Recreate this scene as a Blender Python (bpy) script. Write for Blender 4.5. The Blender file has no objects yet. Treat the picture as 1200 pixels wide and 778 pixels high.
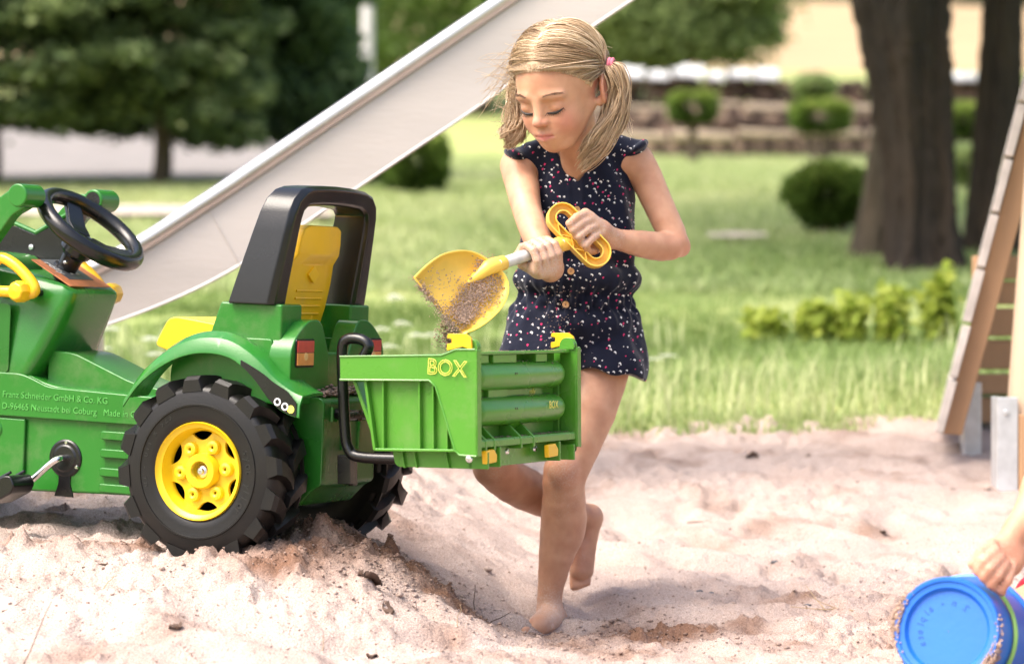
import bpy, bmesh, math, random
import numpy as np
from mathutils import Matrix, Vector

random.seed(7)
RNG = np.random.default_rng(7)
scene = bpy.context.scene
COL = scene.collection
R = math.radians

# ------------------------------------------------------------------ camera
FPX, CX, CY, HZ, CAMZ = 3333.0, 600.0, 389.0, 377.0, 0.424
PITCH = math.atan((CY - HZ) / FPX)
cam_d = bpy.data.cameras.new('camera')
cam = bpy.data.objects.new('camera', cam_d)
COL.objects.link(cam)
cam.location = (0, 0, CAMZ)
cam.rotation_euler = (R(90) - PITCH, 0, 0)
cam_d.sensor_width = 36.0
cam_d.lens = 36.0 * FPX / 1200.0
cam_d.clip_start, cam_d.clip_end = 0.05, 2000
cam_d.dof.use_dof = True
cam_d.dof.focus_distance = 5.12
cam_d.dof.aperture_fstop = 3.3
cam_d.dof.aperture_blades = 0
scene.camera = cam

# ------------------------------------------------------------------ world and sun
SUN_EL, SUN_AZ = R(57), R(-122)          # azimuth measured from +Y (away from the camera), negative = left
world = bpy.data.worlds.new('World')
scene.world = world
world.use_nodes = True
wn = world.node_tree.nodes
wl = world.node_tree.links
bg = wn['Background']
sky = wn.new('ShaderNodeTexSky')
sky.sky_type = 'NISHITA'
sky.sun_disc = False
sky.sun_elevation = SUN_EL
sky.sun_rotation = SUN_AZ
sky.air_density, sky.dust_density, sky.ozone_density = 1.0, 6.0, 1.0
wl.new(sky.outputs[0], bg.inputs[0])
bg.inputs[1].default_value = 0.15
sun_d = bpy.data.lights.new('sun', 'SUN')
sun = bpy.data.objects.new('sun', sun_d)
COL.objects.link(sun)
sun_d.energy = 1.5
sun_d.angle = R(38.0)
sun_d.color = (1.0, 0.95, 0.875)
_sd = Vector((math.sin(SUN_AZ) * math.cos(SUN_EL), math.cos(SUN_AZ) * math.cos(SUN_EL), math.sin(SUN_EL)))
sun.rotation_euler = (-_sd).to_track_quat('-Z', 'Y').to_euler()
sun.location = _sd * 30
vs = scene.view_settings
vs.view_transform = 'Standard'
vs.look = 'None'
vs.exposure = 1.42
vs.gamma = 1.0
scene.cycles.use_denoising = True
scene.cycles.max_bounces = 8
scene.cycles.transparent_max_bounces = 8
scene.cycles.caustics_reflective = False
scene.cycles.caustics_refractive = False
scene.cycles.sample_clamp_indirect = 6.0

# ------------------------------------------------------------------ helpers
_f = np.array([0, math.cos(PITCH), -math.sin(PITCH)])
_r = np.array([1.0, 0, 0])
_u = np.array([0, math.sin(PITCH), math.cos(PITCH)])


def at(x, y, D):
    """point of the place seen at pixel (x, y) of the photograph, D metres ahead"""
    d = _f + _r * (x - CX) / FPX + _u * (CY - y) / FPX
    return np.array([0, 0, CAMZ]) + d * (D / d[1])


class MB:
    """collects faces, builds ONE mesh object"""
    def __init__(s):
        s.v, s.f, s.mi = [], [], []

    def add(s, vs, fs, mi=0):
        o = len(s.v)
        s.v += [tuple(map(float, p)) for p in vs]
        s.f += [tuple(i + o for i in f) for f in fs]
        s.mi += [mi] * len(fs)
        return s

    def box(s, c, d, rot=None, mi=0, taper=1.0):
        h = np.array(d) / 2
        vs = []
        for z in (-1, 1):
            k = taper if z > 0 else 1.0
            for x, y in ((-1, -1), (1, -1), (1, 1), (-1, 1)):
                vs.append(np.array([x * h[0] * k, y * h[1] * k, z * h[2]]))
        if rot is not None:
            vs = [np.array(rot @ Vector(v)) for v in vs]
        vs = [v + np.array(c) for v in vs]
        return s.add(vs, [(0, 3, 2, 1), (4, 5, 6, 7), (0, 1, 5, 4), (1, 2, 6, 5), (2, 3, 7, 6), (3, 0, 4, 7)], mi)

    def bx(s, x0, x1, y0, y1, z0, z1, mi=0):
        return s.box(((x0 + x1) / 2, (y0 + y1) / 2, (z0 + z1) / 2), (abs(x1 - x0), abs(y1 - y0), abs(z1 - z0)), None, mi)

    def prism(s, poly, a, b, axis='Y', mi=0, inset=0.0, inset_c=None):
        """poly of (p, q); axis Y: p=X q=Z ; axis X: p=Y q=Z ; axis Z: p=X q=Y"""
        n = len(poly)
        area = sum(poly[i][0] * poly[(i + 1) % n][1] - poly[(i + 1) % n][0] * poly[i][1] for i in range(n))

        def P3(p, t):
            if axis == 'Y':
                return (p[0], t, p[1])
            if axis == 'X':
                return (t, p[0], p[1])
            return (p[0], p[1], t)
        vs = [P3(p, a) for p in poly] + [P3(p, b) for p in poly]
        fs = [tuple(range(n)), tuple(range(2 * n - 1, n - 1, -1))]
        fs += [(i, i + n, (i + 1) % n + n, (i + 1) % n) for i in range(n)]
        return s.add(vs, fs, mi)

    def tube(s, pts, r, seg=10, mi=0, cap=True, closed=False, flat=None):
        pts = [np.array(p, float) for p in pts]
        n = len(pts)
        rs = [r] * n if np.isscalar(r) else list(r)
        T = []
        for i in range(n):
            if closed:
                t = pts[(i + 1) % n] - pts[i - 1]
            else:
                t = pts[min(i + 1, n - 1)] - pts[max(i - 1, 0)]
            T.append(t / (np.linalg.norm(t) + 1e-12))
        a = np.array([0, 0, 1.0]) if abs(T[0][2]) < .9 else np.array([1.0, 0, 0])
        N = np.cross(T[0], a)
        N /= np.linalg.norm(N)
        vs = []
        for i in range(n):
            N = N - T[i] * (N @ T[i])
            N /= np.linalg.norm(N) + 1e-12
            B = np.cross(T[i], N)
            for k in range(seg):
                q = 2 * math.pi * k / seg
                vs.append(pts[i] + (N * math.cos(q) + B * math.sin(q)) * rs[i])
        fs = []
        m = n if closed else n - 1
        for i in range(m):
            j = (i + 1) % n
            for k in range(seg):
                l = (k + 1) % seg
                fs.append((i * seg + k, i * seg + l, j * seg + l, j * seg + k))
        if cap and not closed:
            fs.append(tuple(range(seg - 1, -1, -1)))
            fs.append(tuple((n - 1) * seg + k for k in range(seg)))
        return s.add(vs, fs, mi)

    def lathe(s, prof, seg=48, axis='Y', mi=0, c=(0, 0, 0), closed=False):
        """prof: list of (r, t) ; t along axis"""
        n = len(prof)
        vs = []
        for r, t in prof:
            for k in range(seg):
                q = 2 * math.pi * k / seg
                x, z = r * math.cos(q), r * math.sin(q)
                p = (x, t, z) if axis == 'Y' else ((x, z, t) if axis == 'Z' else (t, x, z))
                vs.append(np.array(p) + np.array(c))
        fs = []
        for i in range(n if closed else n - 1):
            j = (i + 1) % n
            for k in range(seg):
                l = (k + 1) % seg
                f = (i * seg + k, j * seg + k, j * seg + l, i * seg + l)
                fs.append(f if axis != 'Z' else f[::-1])
        return s.add(vs, fs, mi)

    def loft(s, rings, cap=True, mi=0, closed=True):
        m = len(rings[0])
        vs = [p for r in rings for p in r]
        fs = []
        for i in range(len(rings) - 1):
            for k in range(m if closed else m - 1):
                l = (k + 1) % m
                fs.append((i * m + k, i * m + l, (i + 1) * m + l, (i + 1) * m + k))
        if cap and closed:
            fs.append(tuple(range(m - 1, -1, -1)))
            fs.append(tuple((len(rings) - 1) * m + k for k in range(m)))
        return s.add(vs, fs, mi)

    def build(s, name, mats, parent=None, bevel=0.0, smooth=True, seg=2, recalc=True, angle=0.52):
        me = bpy.data.meshes.new(name)
        me.from_pydata(s.v, [], s.f)
        if not isinstance(mats, (list, tuple)):
            mats = [mats]
        for m in mats:
            me.materials.append(m)
        if len(mats) > 1:
            me.polygons.foreach_set('material_index', s.mi)
        if recalc:
            bm = bmesh.new()
            bm.from_mesh(me)
            bmesh.ops.recalc_face_normals(bm, faces=bm.faces)
            bm.to_mesh(me)
            bm.free()
        o = bpy.data.objects.new(name, me)
        COL.objects.link(o)
        if parent is not None:
            o.parent = parent
        finish(o, bevel, smooth, seg, angle)
        return o


def finish(o, bevel=0.0, smooth=True, seg=2, angle=0.52):
    me = o.data
    if smooth:
        me.polygons.foreach_set('use_smooth', [True] * len(me.polygons))
    if bevel > 0:
        m = o.modifiers.new('bevel', 'BEVEL')
        m.width, m.segments, m.limit_method, m.angle_limit = bevel, seg, 'ANGLE', angle
        m.harden_normals = True
        m.use_clamp_overlap = True
    elif smooth:
        bm = bmesh.new()
        bm.from_mesh(me)
        for e in bm.edges:
            if len(e.link_faces) == 2 and e.calc_face_angle(0) > 0.7:
                e.smooth = False
        bm.to_mesh(me)
        bm.free()


def np_mesh(name, V, Fq, mat, parent=None, attrs=None, smooth=True):
    """fast mesh from numpy verts and (n,3|4) faces, or list of two face arrays"""
    me = bpy.data.meshes.new(name)
    V = np.asarray(V, np.float32)
    fl = Fq if isinstance(Fq, list) else [Fq]
    fl = [np.asarray(f, np.int32) for f in fl if len(f)]
    loops = np.concatenate([f.ravel() for f in fl])
    tot = np.concatenate([np.full(len(f), f.shape[1], np.int32) for f in fl])
    me.vertices.add(len(V))
    me.vertices.foreach_set('co', V.ravel())
    me.loops.add(len(loops))
    me.loops.foreach_set('vertex_index', loops)
    me.polygons.add(len(tot))
    me.polygons.foreach_set('loop_start', np.concatenate([[0], np.cumsum(tot)[:-1]]).astype(np.int32))
    me.polygons.foreach_set('loop_total', tot)
    if smooth:
        me.polygons.foreach_set('use_smooth', np.ones(len(tot), bool))
    for k, a in (attrs or {}).items():
        a = np.asarray(a, np.float32)
        if a.ndim == 1:
            at_ = me.attributes.new(k, 'FLOAT', 'POINT')
            at_.data.foreach_set('value', a)
        else:
            at_ = me.attributes.new(k, 'FLOAT_VECTOR', 'POINT')
            at_.data.foreach_set('vector', a.ravel())
    me.update()
    me.validate()
    for m in (mat if isinstance(mat, (list, tuple)) else [mat]):
        me.materials.append(m)
    o = bpy.data.objects.new(name, me)
    COL.objects.link(o)
    if parent is not None:
        o.parent = parent
    return o


def empty(name, M=None):
    o = bpy.data.objects.new(name, None)
    o.empty_display_size = .1
    COL.objects.link(o)
    if M is not None:
        o.matrix_world = M
    return o


def tag(o, label=None, cat=None, group=None, kind=None):
    if label:
        o['label'] = label
    if cat:
        o['category'] = cat
    if group:
        o['group'] = group
    if kind:
        o['kind'] = kind
    return o


def rpoly(pts, r, n=4):
    """round the corners of a 2D polygon; r scalar or list"""
    out = []
    m = len(pts)
    for i in range(m):
        p0, p1, p2 = np.array(pts[i - 1], float), np.array(pts[i], float), np.array(pts[(i + 1) % m], float)
        rr = r if np.isscalar(r) else r[i]
        a, b = p0 - p1, p2 - p1
        la, lb = np.linalg.norm(a), np.linalg.norm(b)
        k = min(rr, la * .49, lb * .49)
        if k < 1e-5:
            out.append(tuple(p1))
            continue
        A, B = p1 + a / la * k, p1 + b / lb * k
        for j in range(n + 1):
            t = j / n
            out.append(tuple(A * (1 - t) ** 2 + 2 * p1 * t * (1 - t) + B * t * t))
    return out


def smooth_path(pts, n=6):
    """Catmull-Rom through points"""
    P = [np.array(p, float) for p in pts]
    P = [2 * P[0] - P[1]] + P + [2 * P[-1] - P[-2]]
    out = []
    for i in range(1, len(P) - 2):
        for j in range(n):
            t = j / n
            a, b, c, d = P[i - 1], P[i], P[i + 1], P[i + 2]
            out.append(.5 * (2 * b + (c - a) * t + (2 * a - 5 * b + 4 * c - d) * t * t + (3 * b - a - 3 * c + d) * t ** 3))
    out.append(P[-2])
    return out


# value noise on numpy arrays
_tab = np.random.default_rng(3).random(65536).astype(np.float32)


def vnoise(p, seed=0):
    p = np.asarray(p, np.float64)
    i = np.floor(p).astype(np.int64)
    f = p - i
    f = f * f * (3 - 2 * f)
    d = p.shape[-1]
    prm = (73856093, 19349663, 83492791)
    res = 0
    for c in range(2 ** d):
        h = np.full(p.shape[:-1], seed * 7919, np.int64)
        w = 1.0
        for a in range(d):
            b = (c >> a) & 1
            h = h ^ ((i[..., a] + b) * prm[a])
            w = w * (f[..., a] if b else 1 - f[..., a])
        h = (h ^ (h >> 13)) * 1274126177
        res = res + w * _tab[(h >> 5) & 65535]
    return res * 2 - 1


def fbm(p, oct=4, seed=0, gain=.5, lac=2.03):
    a, s, t = 1.0, 0.0, 0.0
    p = np.asarray(p, np.float64)
    for o in range(oct):
        s = s + a * vnoise(p, seed + o * 17)
        t += a
        a *= gain
        p = p * lac + 13.7
    return s / t


def sst(a, b, x):
    t = np.clip((np.asarray(x, float) - a) / (b - a), 0, 1)
    return t * t * (3 - 2 * t)


# ------------------------------------------------------------------ materials
def mat(name, col, rough=.5, metal=0.0, spec=.5, var=0.0, vscale=20.0, bump=0.0, bscale=60.0, col2=None, rvar=0.0,
        sss=0.0, coat=0.0, trans=0.0, detail=4.0, attr=None, attr_col=None, stretch=None):
    m = bpy.data.materials.new(name)
    m.use_nodes = True
    nt = m.node_tree
    N, Lk = nt.nodes, nt.links
    b = N['Principled BSDF']
    b.inputs['Roughness'].default_value = rough
    b.inputs['Metallic'].default_value = metal
    b.inputs['Specular IOR Level'].default_value = spec
    b.inputs['Coat Weight'].default_value = coat
    b.inputs['Coat Roughness'].default_value = .12
    if sss:
        b.inputs['Subsurface Weight'].default_value = sss
        b.inputs['Subsurface Radius'].default_value = (1.0, .35, .2)
        b.inputs['Subsurface Scale'].default_value = .008
    c = (*col, 1) if len(col) == 3 else col
    b.inputs['Base Color'].default_value = c
    tc = N.new('ShaderNodeTexCoord')
    vec = tc.outputs['Object']
    if stretch:
        mp = N.new('ShaderNodeMapping')
        mp.inputs['Scale'].default_value = stretch
        Lk.new(vec, mp.inputs[0])
        vec = mp.outputs[0]
    sock = None
    if var or col2:
        no = N.new('ShaderNodeTexNoise')
        no.inputs['Scale'].default_value = vscale
        no.inputs['Detail'].default_value = detail
        Lk.new(vec, no.inputs['Vector'])
        rp = N.new('ShaderNodeValToRGB')
        rp.color_ramp.elements[0].position, rp.color_ramp.elements[1].position = .3, .7
        if col2:
            rp.color_ramp.elements[0].color = (*col2, 1)
            rp.color_ramp.elements[1].color = c
        else:
            rp.color_ramp.elements[0].color = tuple(x * (1 - var) for x in c[:3]) + (1,)
            rp.color_ramp.elements[1].color = tuple(min(1, x * (1 + var)) for x in c[:3]) + (1,)
        Lk.new(no.outputs[0], rp.inputs[0])
        sock = rp.outputs[0]
        Lk.new(sock, b.inputs['Base Color'])
        if rvar:
            mr = N.new('ShaderNodeMapRange')
            mr.inputs[3].default_value, mr.inputs[4].default_value = rough - rvar, rough + rvar
            Lk.new(no.outputs[0], mr.inputs[0])
            Lk.new(mr.outputs[0], b.inputs['Roughness'])
    if attr:
        an = N.new('ShaderNodeAttribute')
        an.attribute_name = attr
        mx = N.new('ShaderNodeMix')
        mx.data_type = 'RGBA'
        Lk.new(an.outputs['Fac'], mx.inputs['Factor'])
        if sock:
            Lk.new(sock, mx.inputs['A'])
        else:
            mx.inputs['A'].default_value = c
        mx.inputs['B'].default_value = (*attr_col, 1)
        Lk.new(mx.outputs['Result'], b.inputs['Base Color'])
        sock = mx.outputs['Result']
    if bump:
        n2 = N.new('ShaderNodeTexNoise')
        n2.inputs['Scale'].default_value = bscale
        n2.inputs['Detail'].default_value = 5
        Lk.new(vec, n2.inputs['Vector'])
        bp = N.new('ShaderNodeBump')
        bp.inputs['Strength'].default_value = bump
        bp.inputs['Distance'].default_value = .01
        Lk.new(n2.outputs[0], bp.inputs['Height'])
        Lk.new(bp.outputs[0], b.inputs['Normal'])
    if trans:
        tr = N.new('ShaderNodeBsdfTranslucent')
        if sock:
            Lk.new(sock, tr.inputs[0])
        else:
            tr.inputs[0].default_value = c
        ms = N.new('ShaderNodeMixShader')
        ms.inputs[0].default_value = trans
        Lk.new(b.outputs[0], ms.inputs[1])
        Lk.new(tr.outputs[0], ms.inputs[2])
        Lk.new(ms.outputs[0], N['Material Output'].inputs[0])
    return m


def foliage_mat(name, c_dark, c_mid, c_light, trans=.35):
    """leaf colour from the per-leaf attribute 'tone'"""
    m = bpy.data.materials.new(name)
    m.use_nodes = True
    N, Lk = m.node_tree.nodes, m.node_tree.links
    b = N['Principled BSDF']
    b.inputs['Roughness'].default_value = .6
    b.inputs['Specular IOR Level'].default_value = .25
    an = N.new('ShaderNodeAttribute')
    an.attribute_name = 'tone'
    rp = N.new('ShaderNodeValToRGB')
    e = rp.color_ramp.elements
    e[0].color, e[1].color = (*c_dark, 1), (*c_light, 1)
    k = e.new(.5)
    k.color = (*c_mid, 1)
    Lk.new(an.outputs['Fac'], rp.inputs[0])
    Lk.new(rp.outputs[0], b.inputs['Base Color'])
    tr = N.new('ShaderNodeBsdfTranslucent')
    Lk.new(rp.outputs[0], tr.inputs[0])
    ms = N.new('ShaderNodeMixShader')
    ms.inputs[0].default_value = trans
    Lk.new(b.outputs[0], ms.inputs[1])
    Lk.new(tr.outputs[0], ms.inputs[2])
    Lk.new(ms.outputs[0], N['Material Output'].inputs[0])
    return m
# ------------------------------------------------------------------ terrain
_gy = np.array([-60, 3.0, 4.4, 5.3, 5.9, 6.6, 7.6, 10.0, 13.0, 19.0, 27.0, 45.0, 80.0, 140.0, 300.0, 600.])
_gz = np.array([-.14, -.14, -.14, -.15, -.075, .03, .166, .375, .646, 1.33, 1.98, 4.37, 8.4, 15.9, 35.0, 70.])
_gyd = np.arange(-62, 602, .05)
_gzd = np.interp(_gyd, _gy, _gz)
_k = np.ones(13) / 13
_gzd = np.convolve(np.pad(_gzd, 6, 'edge'), _k, 'valid')


def gauss(x, y, cx, cy, sx, sy, a=0.0):
    c, s = math.cos(a), math.sin(a)
    dx, dy = x - cx, y - cy
    u, v = (dx * c + dy * s) / sx, (-dx * s + dy * c) / sy
    return np.exp(-.5 * (u * u + v * v))


HEAP = at(398, 608, 5.14)


def g0(x, y):
    """broad lie of the land"""
    x, y = np.asarray(x, float), np.asarray(y, float)
    z = np.interp(y, _gyd, _gzd)
    m = sst(.14, -.44, x) * sst(4.25, 4.95, y) * sst(7.6, 6.3, y)
    plat = .004 + (y - 5.0) * .105
    z = z + np.maximum(plat - z, 0) * m
    z = z + .010 * gauss(x, y, HEAP[0], HEAP[1] - .04, .075, .10)
    z = z + .034 * gauss(x, y, HEAP[0] + .11, HEAP[1] - .05, .11, .11, -.3)
    z = z + .022 * gauss(x, y, HEAP[0] - .02, HEAP[1] - .22, .14, .10)
    z = z + .010 * gauss(x, y, .16, 5.05, .12, .10) - .010 * gauss(x, y, .02, 5.15, .16, .14)
    z = z - .02 * gauss(x, y, .22, 5.3, .12, .08)
    return z


def wet_and_shade(x, y):
    """moist, freshly dug sand (darker, clumpy), plus painted shade beside the wheel"""
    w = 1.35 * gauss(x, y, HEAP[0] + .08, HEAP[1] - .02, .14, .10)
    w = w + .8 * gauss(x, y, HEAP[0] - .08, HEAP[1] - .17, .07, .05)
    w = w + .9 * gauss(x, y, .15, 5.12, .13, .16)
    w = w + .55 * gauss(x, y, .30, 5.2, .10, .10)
    w = w + .5 * gauss(x, y, -.80, 5.1, .10, .04)  # shadow left of the rear wheel, put into the sand colour
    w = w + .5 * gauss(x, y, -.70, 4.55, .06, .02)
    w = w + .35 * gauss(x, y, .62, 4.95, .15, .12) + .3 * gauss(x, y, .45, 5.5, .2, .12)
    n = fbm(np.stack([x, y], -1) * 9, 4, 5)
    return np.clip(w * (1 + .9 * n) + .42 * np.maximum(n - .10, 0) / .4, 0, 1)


# dents left by feet and hands
_dents = []
_rd = np.random.default_rng(11)
for _ in range(760):
    yy = _rd.uniform(3.6, 7.6)
    xx = _rd.uniform(-1, 1) * (.2 * yy + .35)
    _dents.append((xx, yy, _rd.uniform(.025, .075), _rd.uniform(.018, .045), _rd.uniform(0, 3.14), _rd.uniform(.006, .028)))
_dents.append((.055, 5.36, .075, .075, .2, .026))


def sand_h(x, y):
    z = g0(x, y)
    p = np.stack([x, y], -1)
    wet_shade = wet_and_shade(x, y)
    z = z + .016 * fbm(p * 2.3, 3, 21) + .014 * fbm(p * 7.0, 3, 22)
    for (cx, cy, sx, sy, a, d) in _dents:
        sel = (np.abs(x - cx) < .2) & (np.abs(y - cy) < .2)
        if not sel.any():
            continue
        g = gauss(x[sel], y[sel], cx, cy, sx, sy, a)
        z[sel] += -d * g + d * .5 * gauss(x[sel], y[sel], cx + .5 * sx, cy + 1.2 * sy, sx * .9, sy * .7, a)
    far_ = sst(5.4, 6.2, y)
    z = z + far_ * (.010 * fbm(p * 5.5, 2, 34) + .007 * np.abs(fbm(p * 13, 2, 35)))
    n1 = fbm(p * 26, 3, 23)
    n2 = fbm(p * 70, 3, 24)
    rough = .35 + 1.3 * sst(-.1, .45, fbm(p * 3.1, 3, 33))
    z = z + (.0036 * rough + .005 * wet_shade) * np.abs(n1) * 2 + (.0030 * rough + .004 * wet_shade) * n2
    cl = sst(.10, .42, fbm(p * 24 + .35 * np.stack([n1, n2], -1), 3, 29))
    c2 = sst(.05, .5, fbm(p * 55 + .3 * np.stack([n2, n1], -1), 2, 30))
    z = z + cl * (.0078 * rough + .010 * wet_shade) + c2 * (.0034 * rough + .005 * wet_shade)
    # wheels sit in the sand
    return z, wet_shade


def sand_top(x, y):
    a, _ = sand_h(np.array([float(x)]), np.array([float(y)]))
    return float(a[0])


def sand_material():
    m = bpy.data.materials.new('sand')
    m.use_nodes = True
    N, Lk = m.node_tree.nodes, m.node_tree.links
    b = N['Principled BSDF']
    b.inputs['Roughness'].default_value = .95
    b.inputs['Specular IOR Level'].default_value = .12
    tc = N.new('ShaderNodeTexCoord')
    n1 = N.new('ShaderNodeTexNoise')
    n1.inputs['Scale'].default_value = 420
    n1.inputs['Detail'].default_value = 3
    n2 = N.new('ShaderNodeTexNoise')
    n2.inputs['Scale'].default_value = 6
    n2.inputs['Detail'].default_value = 6
    for n in (n1, n2):
        Lk.new(tc.outputs['Object'], n.inputs['Vector'])
    r1 = N.new('ShaderNodeValToRGB')
    e = r1.color_ramp.elements
    e[0].position, e[1].position = .30, .68
    e[0].color, e[1].color = (.31, .235, .20, 1), (.59, .49, .44, 1)
    Lk.new(n1.outputs[0], r1.inputs[0])
    r2 = N.new('ShaderNodeValToRGB')
    e = r2.color_ramp.elements
    e[0].position, e[1].position = .25, .75
    e[0].color, e[1].color = (.82, .78, .76, 1), (1, 1, 1, 1)
    Lk.new(n2.outputs[0], r2.inputs[0])
    mu = N.new('ShaderNodeMix')
    mu.data_type, mu.blend_type = 'RGBA', 'MULTIPLY'
    mu.inputs['Factor'].default_value = 1
    Lk.new(r1.outputs[0], mu.inputs['A'])
    Lk.new(r2.outputs[0], mu.inputs['B'])
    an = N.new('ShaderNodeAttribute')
    an.attribute_name = 'wet_shade'
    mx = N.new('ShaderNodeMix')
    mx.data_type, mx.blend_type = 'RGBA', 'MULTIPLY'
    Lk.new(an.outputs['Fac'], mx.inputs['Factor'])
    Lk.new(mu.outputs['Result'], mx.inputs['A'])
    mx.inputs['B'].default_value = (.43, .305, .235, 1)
    Lk.new(mx.outputs['Result'], b.inputs['Base Color'])
    bp = N.new('ShaderNodeBump')
    bp.inputs['Strength'].default_value = .8
    bp.inputs['Distance'].default_value = .005
    n3 = N.new('ShaderNodeTexNoise')
    n3.inputs['Scale'].default_value = 190
    n3.inputs['Detail'].default_value = 4
    Lk.new(tc.outputs['Object'], n3.inputs['Vector'])
    Lk.new(n3.outputs[0], bp.inputs['Height'])
    Lk.new(bp.outputs[0], b.inputs['Normal'])
    return m


SAND = sand_material()


def sand_edge(x):
    """y where the sand gives way to grass"""
    x = np.asarray(x, float)
    return 7.62 + .16 * vnoise(np.stack([x * 1.7, x * 0], -1), 3) + .07 * vnoise(np.stack([x * 6, x * 0 + 4], -1), 4)


def grid_faces(nr, nc):
    i = np.arange(nr * nc).reshape(nr, nc)
    return np.stack([i[:-1, :-1], i[:-1, 1:], i[1:, 1:], i[1:, :-1]], -1).reshape(-1, 4)


# sand sheet: fine near the play area, coarse further out
ys = np.concatenate([np.linspace(-4, 3.6, 40), np.arange(3.62, 6.3, .0075), np.arange(6.3, 8.1, .012)])
us = np.linspace(-1, 1, 430)
side = np.sign(us) * (np.abs(us) + 1.1 * np.maximum(np.abs(us) - .82, 0) ** 2 * 30)
X = side[None, :] * (.20 * np.maximum(ys, 3.0) + .22)[:, None]
Y = np.repeat(ys[:, None], len(us), 1)
Z, WET_SHADE = sand_h(X.copy(), Y.copy())
edge = sand_edge(X)
Z = Z - .12 * sst(0, .18, Y - edge)
sand = np_mesh('sand', np.stack([X, Y, Z], -1).reshape(-1, 3), grid_faces(len(ys), len(us)), SAND, attrs={'wet_shade': WET_SHADE.ravel()})
tag(sand, 'pale pinkish playground sand, trodden and clumpy', kind='structure')

# lawn and land beyond
M_LAWN = mat('lawn_soil', (.25, .31, .085), .95, var=.35, vscale=1.2, bump=.5, bscale=30, col2=(.31, .33, .12))
gy_ = np.concatenate([np.linspace(-40, 7, 30), np.arange(7.1, 14, .12), np.arange(14, 46, .4)])
gx_ = np.concatenate([np.linspace(-60, -9, 18), np.arange(-8.6, 8.7, .25), np.linspace(9, 60, 18)])
GX, GY = np.meshgrid(gx_, gy_)
GZ = np.interp(GY, _gyd, _gzd) - .10 * sst(7.80, 7.35, GY) - .12 * sst(7, 3, GY) + .02 * fbm(np.stack([GX, GY], -1) * .7, 3, 40) * sst(7.6, 9, GY)
lawn = np_mesh('lawn', np.stack([GX, GY, GZ], -1).reshape(-1, 3), grid_faces(len(gy_), len(gx_)), M_LAWN)
tag(lawn, 'sunlit mown lawn rising behind the sand', kind='structure')
M_FIELD = mat('ripe_field', (.36, .25, .13), .95, var=.12, vscale=.15, bump=.2, bscale=4)
fy_ = np.concatenate([np.arange(44, 100, 4.), np.linspace(104, 420, 24)])
fx_ = np.linspace(-160, 160, 40)
FX, FY = np.meshgrid(fx_, fy_)
FZ = np.interp(FY, _gyd, _gzd) + .6 * vnoise(np.stack([FX * .02, FY * .02], -1), 9) + .03
fld = np_mesh('field', np.stack([FX, FY, FZ], -1).reshape(-1, 3), grid_faces(len(fy_), len(fx_)), M_FIELD)
tag(fld, 'golden ripe grain field on the far slope', kind='structure')


def gh(x, y):
    return float(np.interp(y, _gyd, _gzd))


def strip(name, poly, mt, dz=.015, sub=14):
    """a path or road laid on the slope: quads between two edge polylines given as (x,y) pairs"""
    L_, R_ = poly
    vs, n = [], sub
    for k in range(n + 1):
        t = k / n
        a = np.array([np.interp(t, np.linspace(0, 1, len(L_)), [p[j] for p in L_]) for j in (0, 1)])
        b = np.array([np.interp(t, np.linspace(0, 1, len(R_)), [p[j] for p in R_]) for j in (0, 1)])
        for q in np.linspace(0, 1, 9):
            p = a * (1 - q) + b * q
            vs.append((p[0], p[1], gh(p[0], p[1]) + dz + .02))
    o = np_mesh(name, np.array(vs), grid_faces(n + 1, 9), mt)
    return o


M_ROAD = mat('grey_gravel', (.21, .19, .175), .95, var=.15, vscale=4, bump=.5, bscale=80)
M_PATH = mat('pale_gravel', (.50, .42, .36), .95, var=.15, vscale=8, bump=.4, bscale=90)
road = strip('gravel_road', ([(-16, 20.2), (-3.0, 19.3), (-1.5, 19.2), (-.4, 19.6)], [(-16, 33), (-5.0, 32.0), (-3, 30.0), (-1.2, 27.)]), M_ROAD)
tag(road, kind='structure')
path = strip('path', ([(-9, 16.0), (-1.9, 15.9), (-1.0, 15.8)], [(-9, 16.9), (-1.9, 16.55), (-1.0, 16.2)]), M_PATH, .03)
tag(path, kind='structure')
path2 = strip('path', ([(1.0, 14.42), (1.15, 14.40), (1.3, 14.45)], [(1.0, 14.60), (1.15, 14.72), (1.3, 14.62)]), M_PATH, .03)
tag(path2, kind='structure')
# ------------------------------------------------------------------ vegetation
def leaf_mesh(name, C, size, mt, parent=None, tone=None, nrm=None, spread=1.0, aspect=.55, seed=0, droop=0.0):
    """one folded diamond leaf (2 tris + fold) at every point of C"""
    g = np.random.default_rng(seed)
    n = len(C)
    d = g.normal(size=(n, 3))
    d[:, 2] = d[:, 2] * .6 - droop
    if nrm is not None:
        d = d * spread + nrm
    d /= np.linalg.norm(d, axis=1)[:, None] + 1e-9
    w = np.cross(d, g.normal(size=(n, 3)))
    w /= np.linalg.norm(w, axis=1)[:, None] + 1e-9
    s = np.asarray(size) * g.uniform(.6, 1.25, n)
    s = s[:, None]
    a = C - d * s * .5
    b = C + d * s * .5
    l = C + w * s * .5 * aspect
    r = C - w * s * .5 * aspect
    V = np.stack([a, l, b, r], 1).reshape(-1, 3)
    i = np.arange(n) * 4
    Fq = np.stack([i, i + 1, i + 2, i + 3], 1)
    t = g.random(n) if tone is None else np.clip(tone + g.normal(0, .13, n), 0, 1)
    return np_mesh(name, V, Fq, mt, parent, {'tone': np.repeat(t, 4)}, smooth=False)


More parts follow.
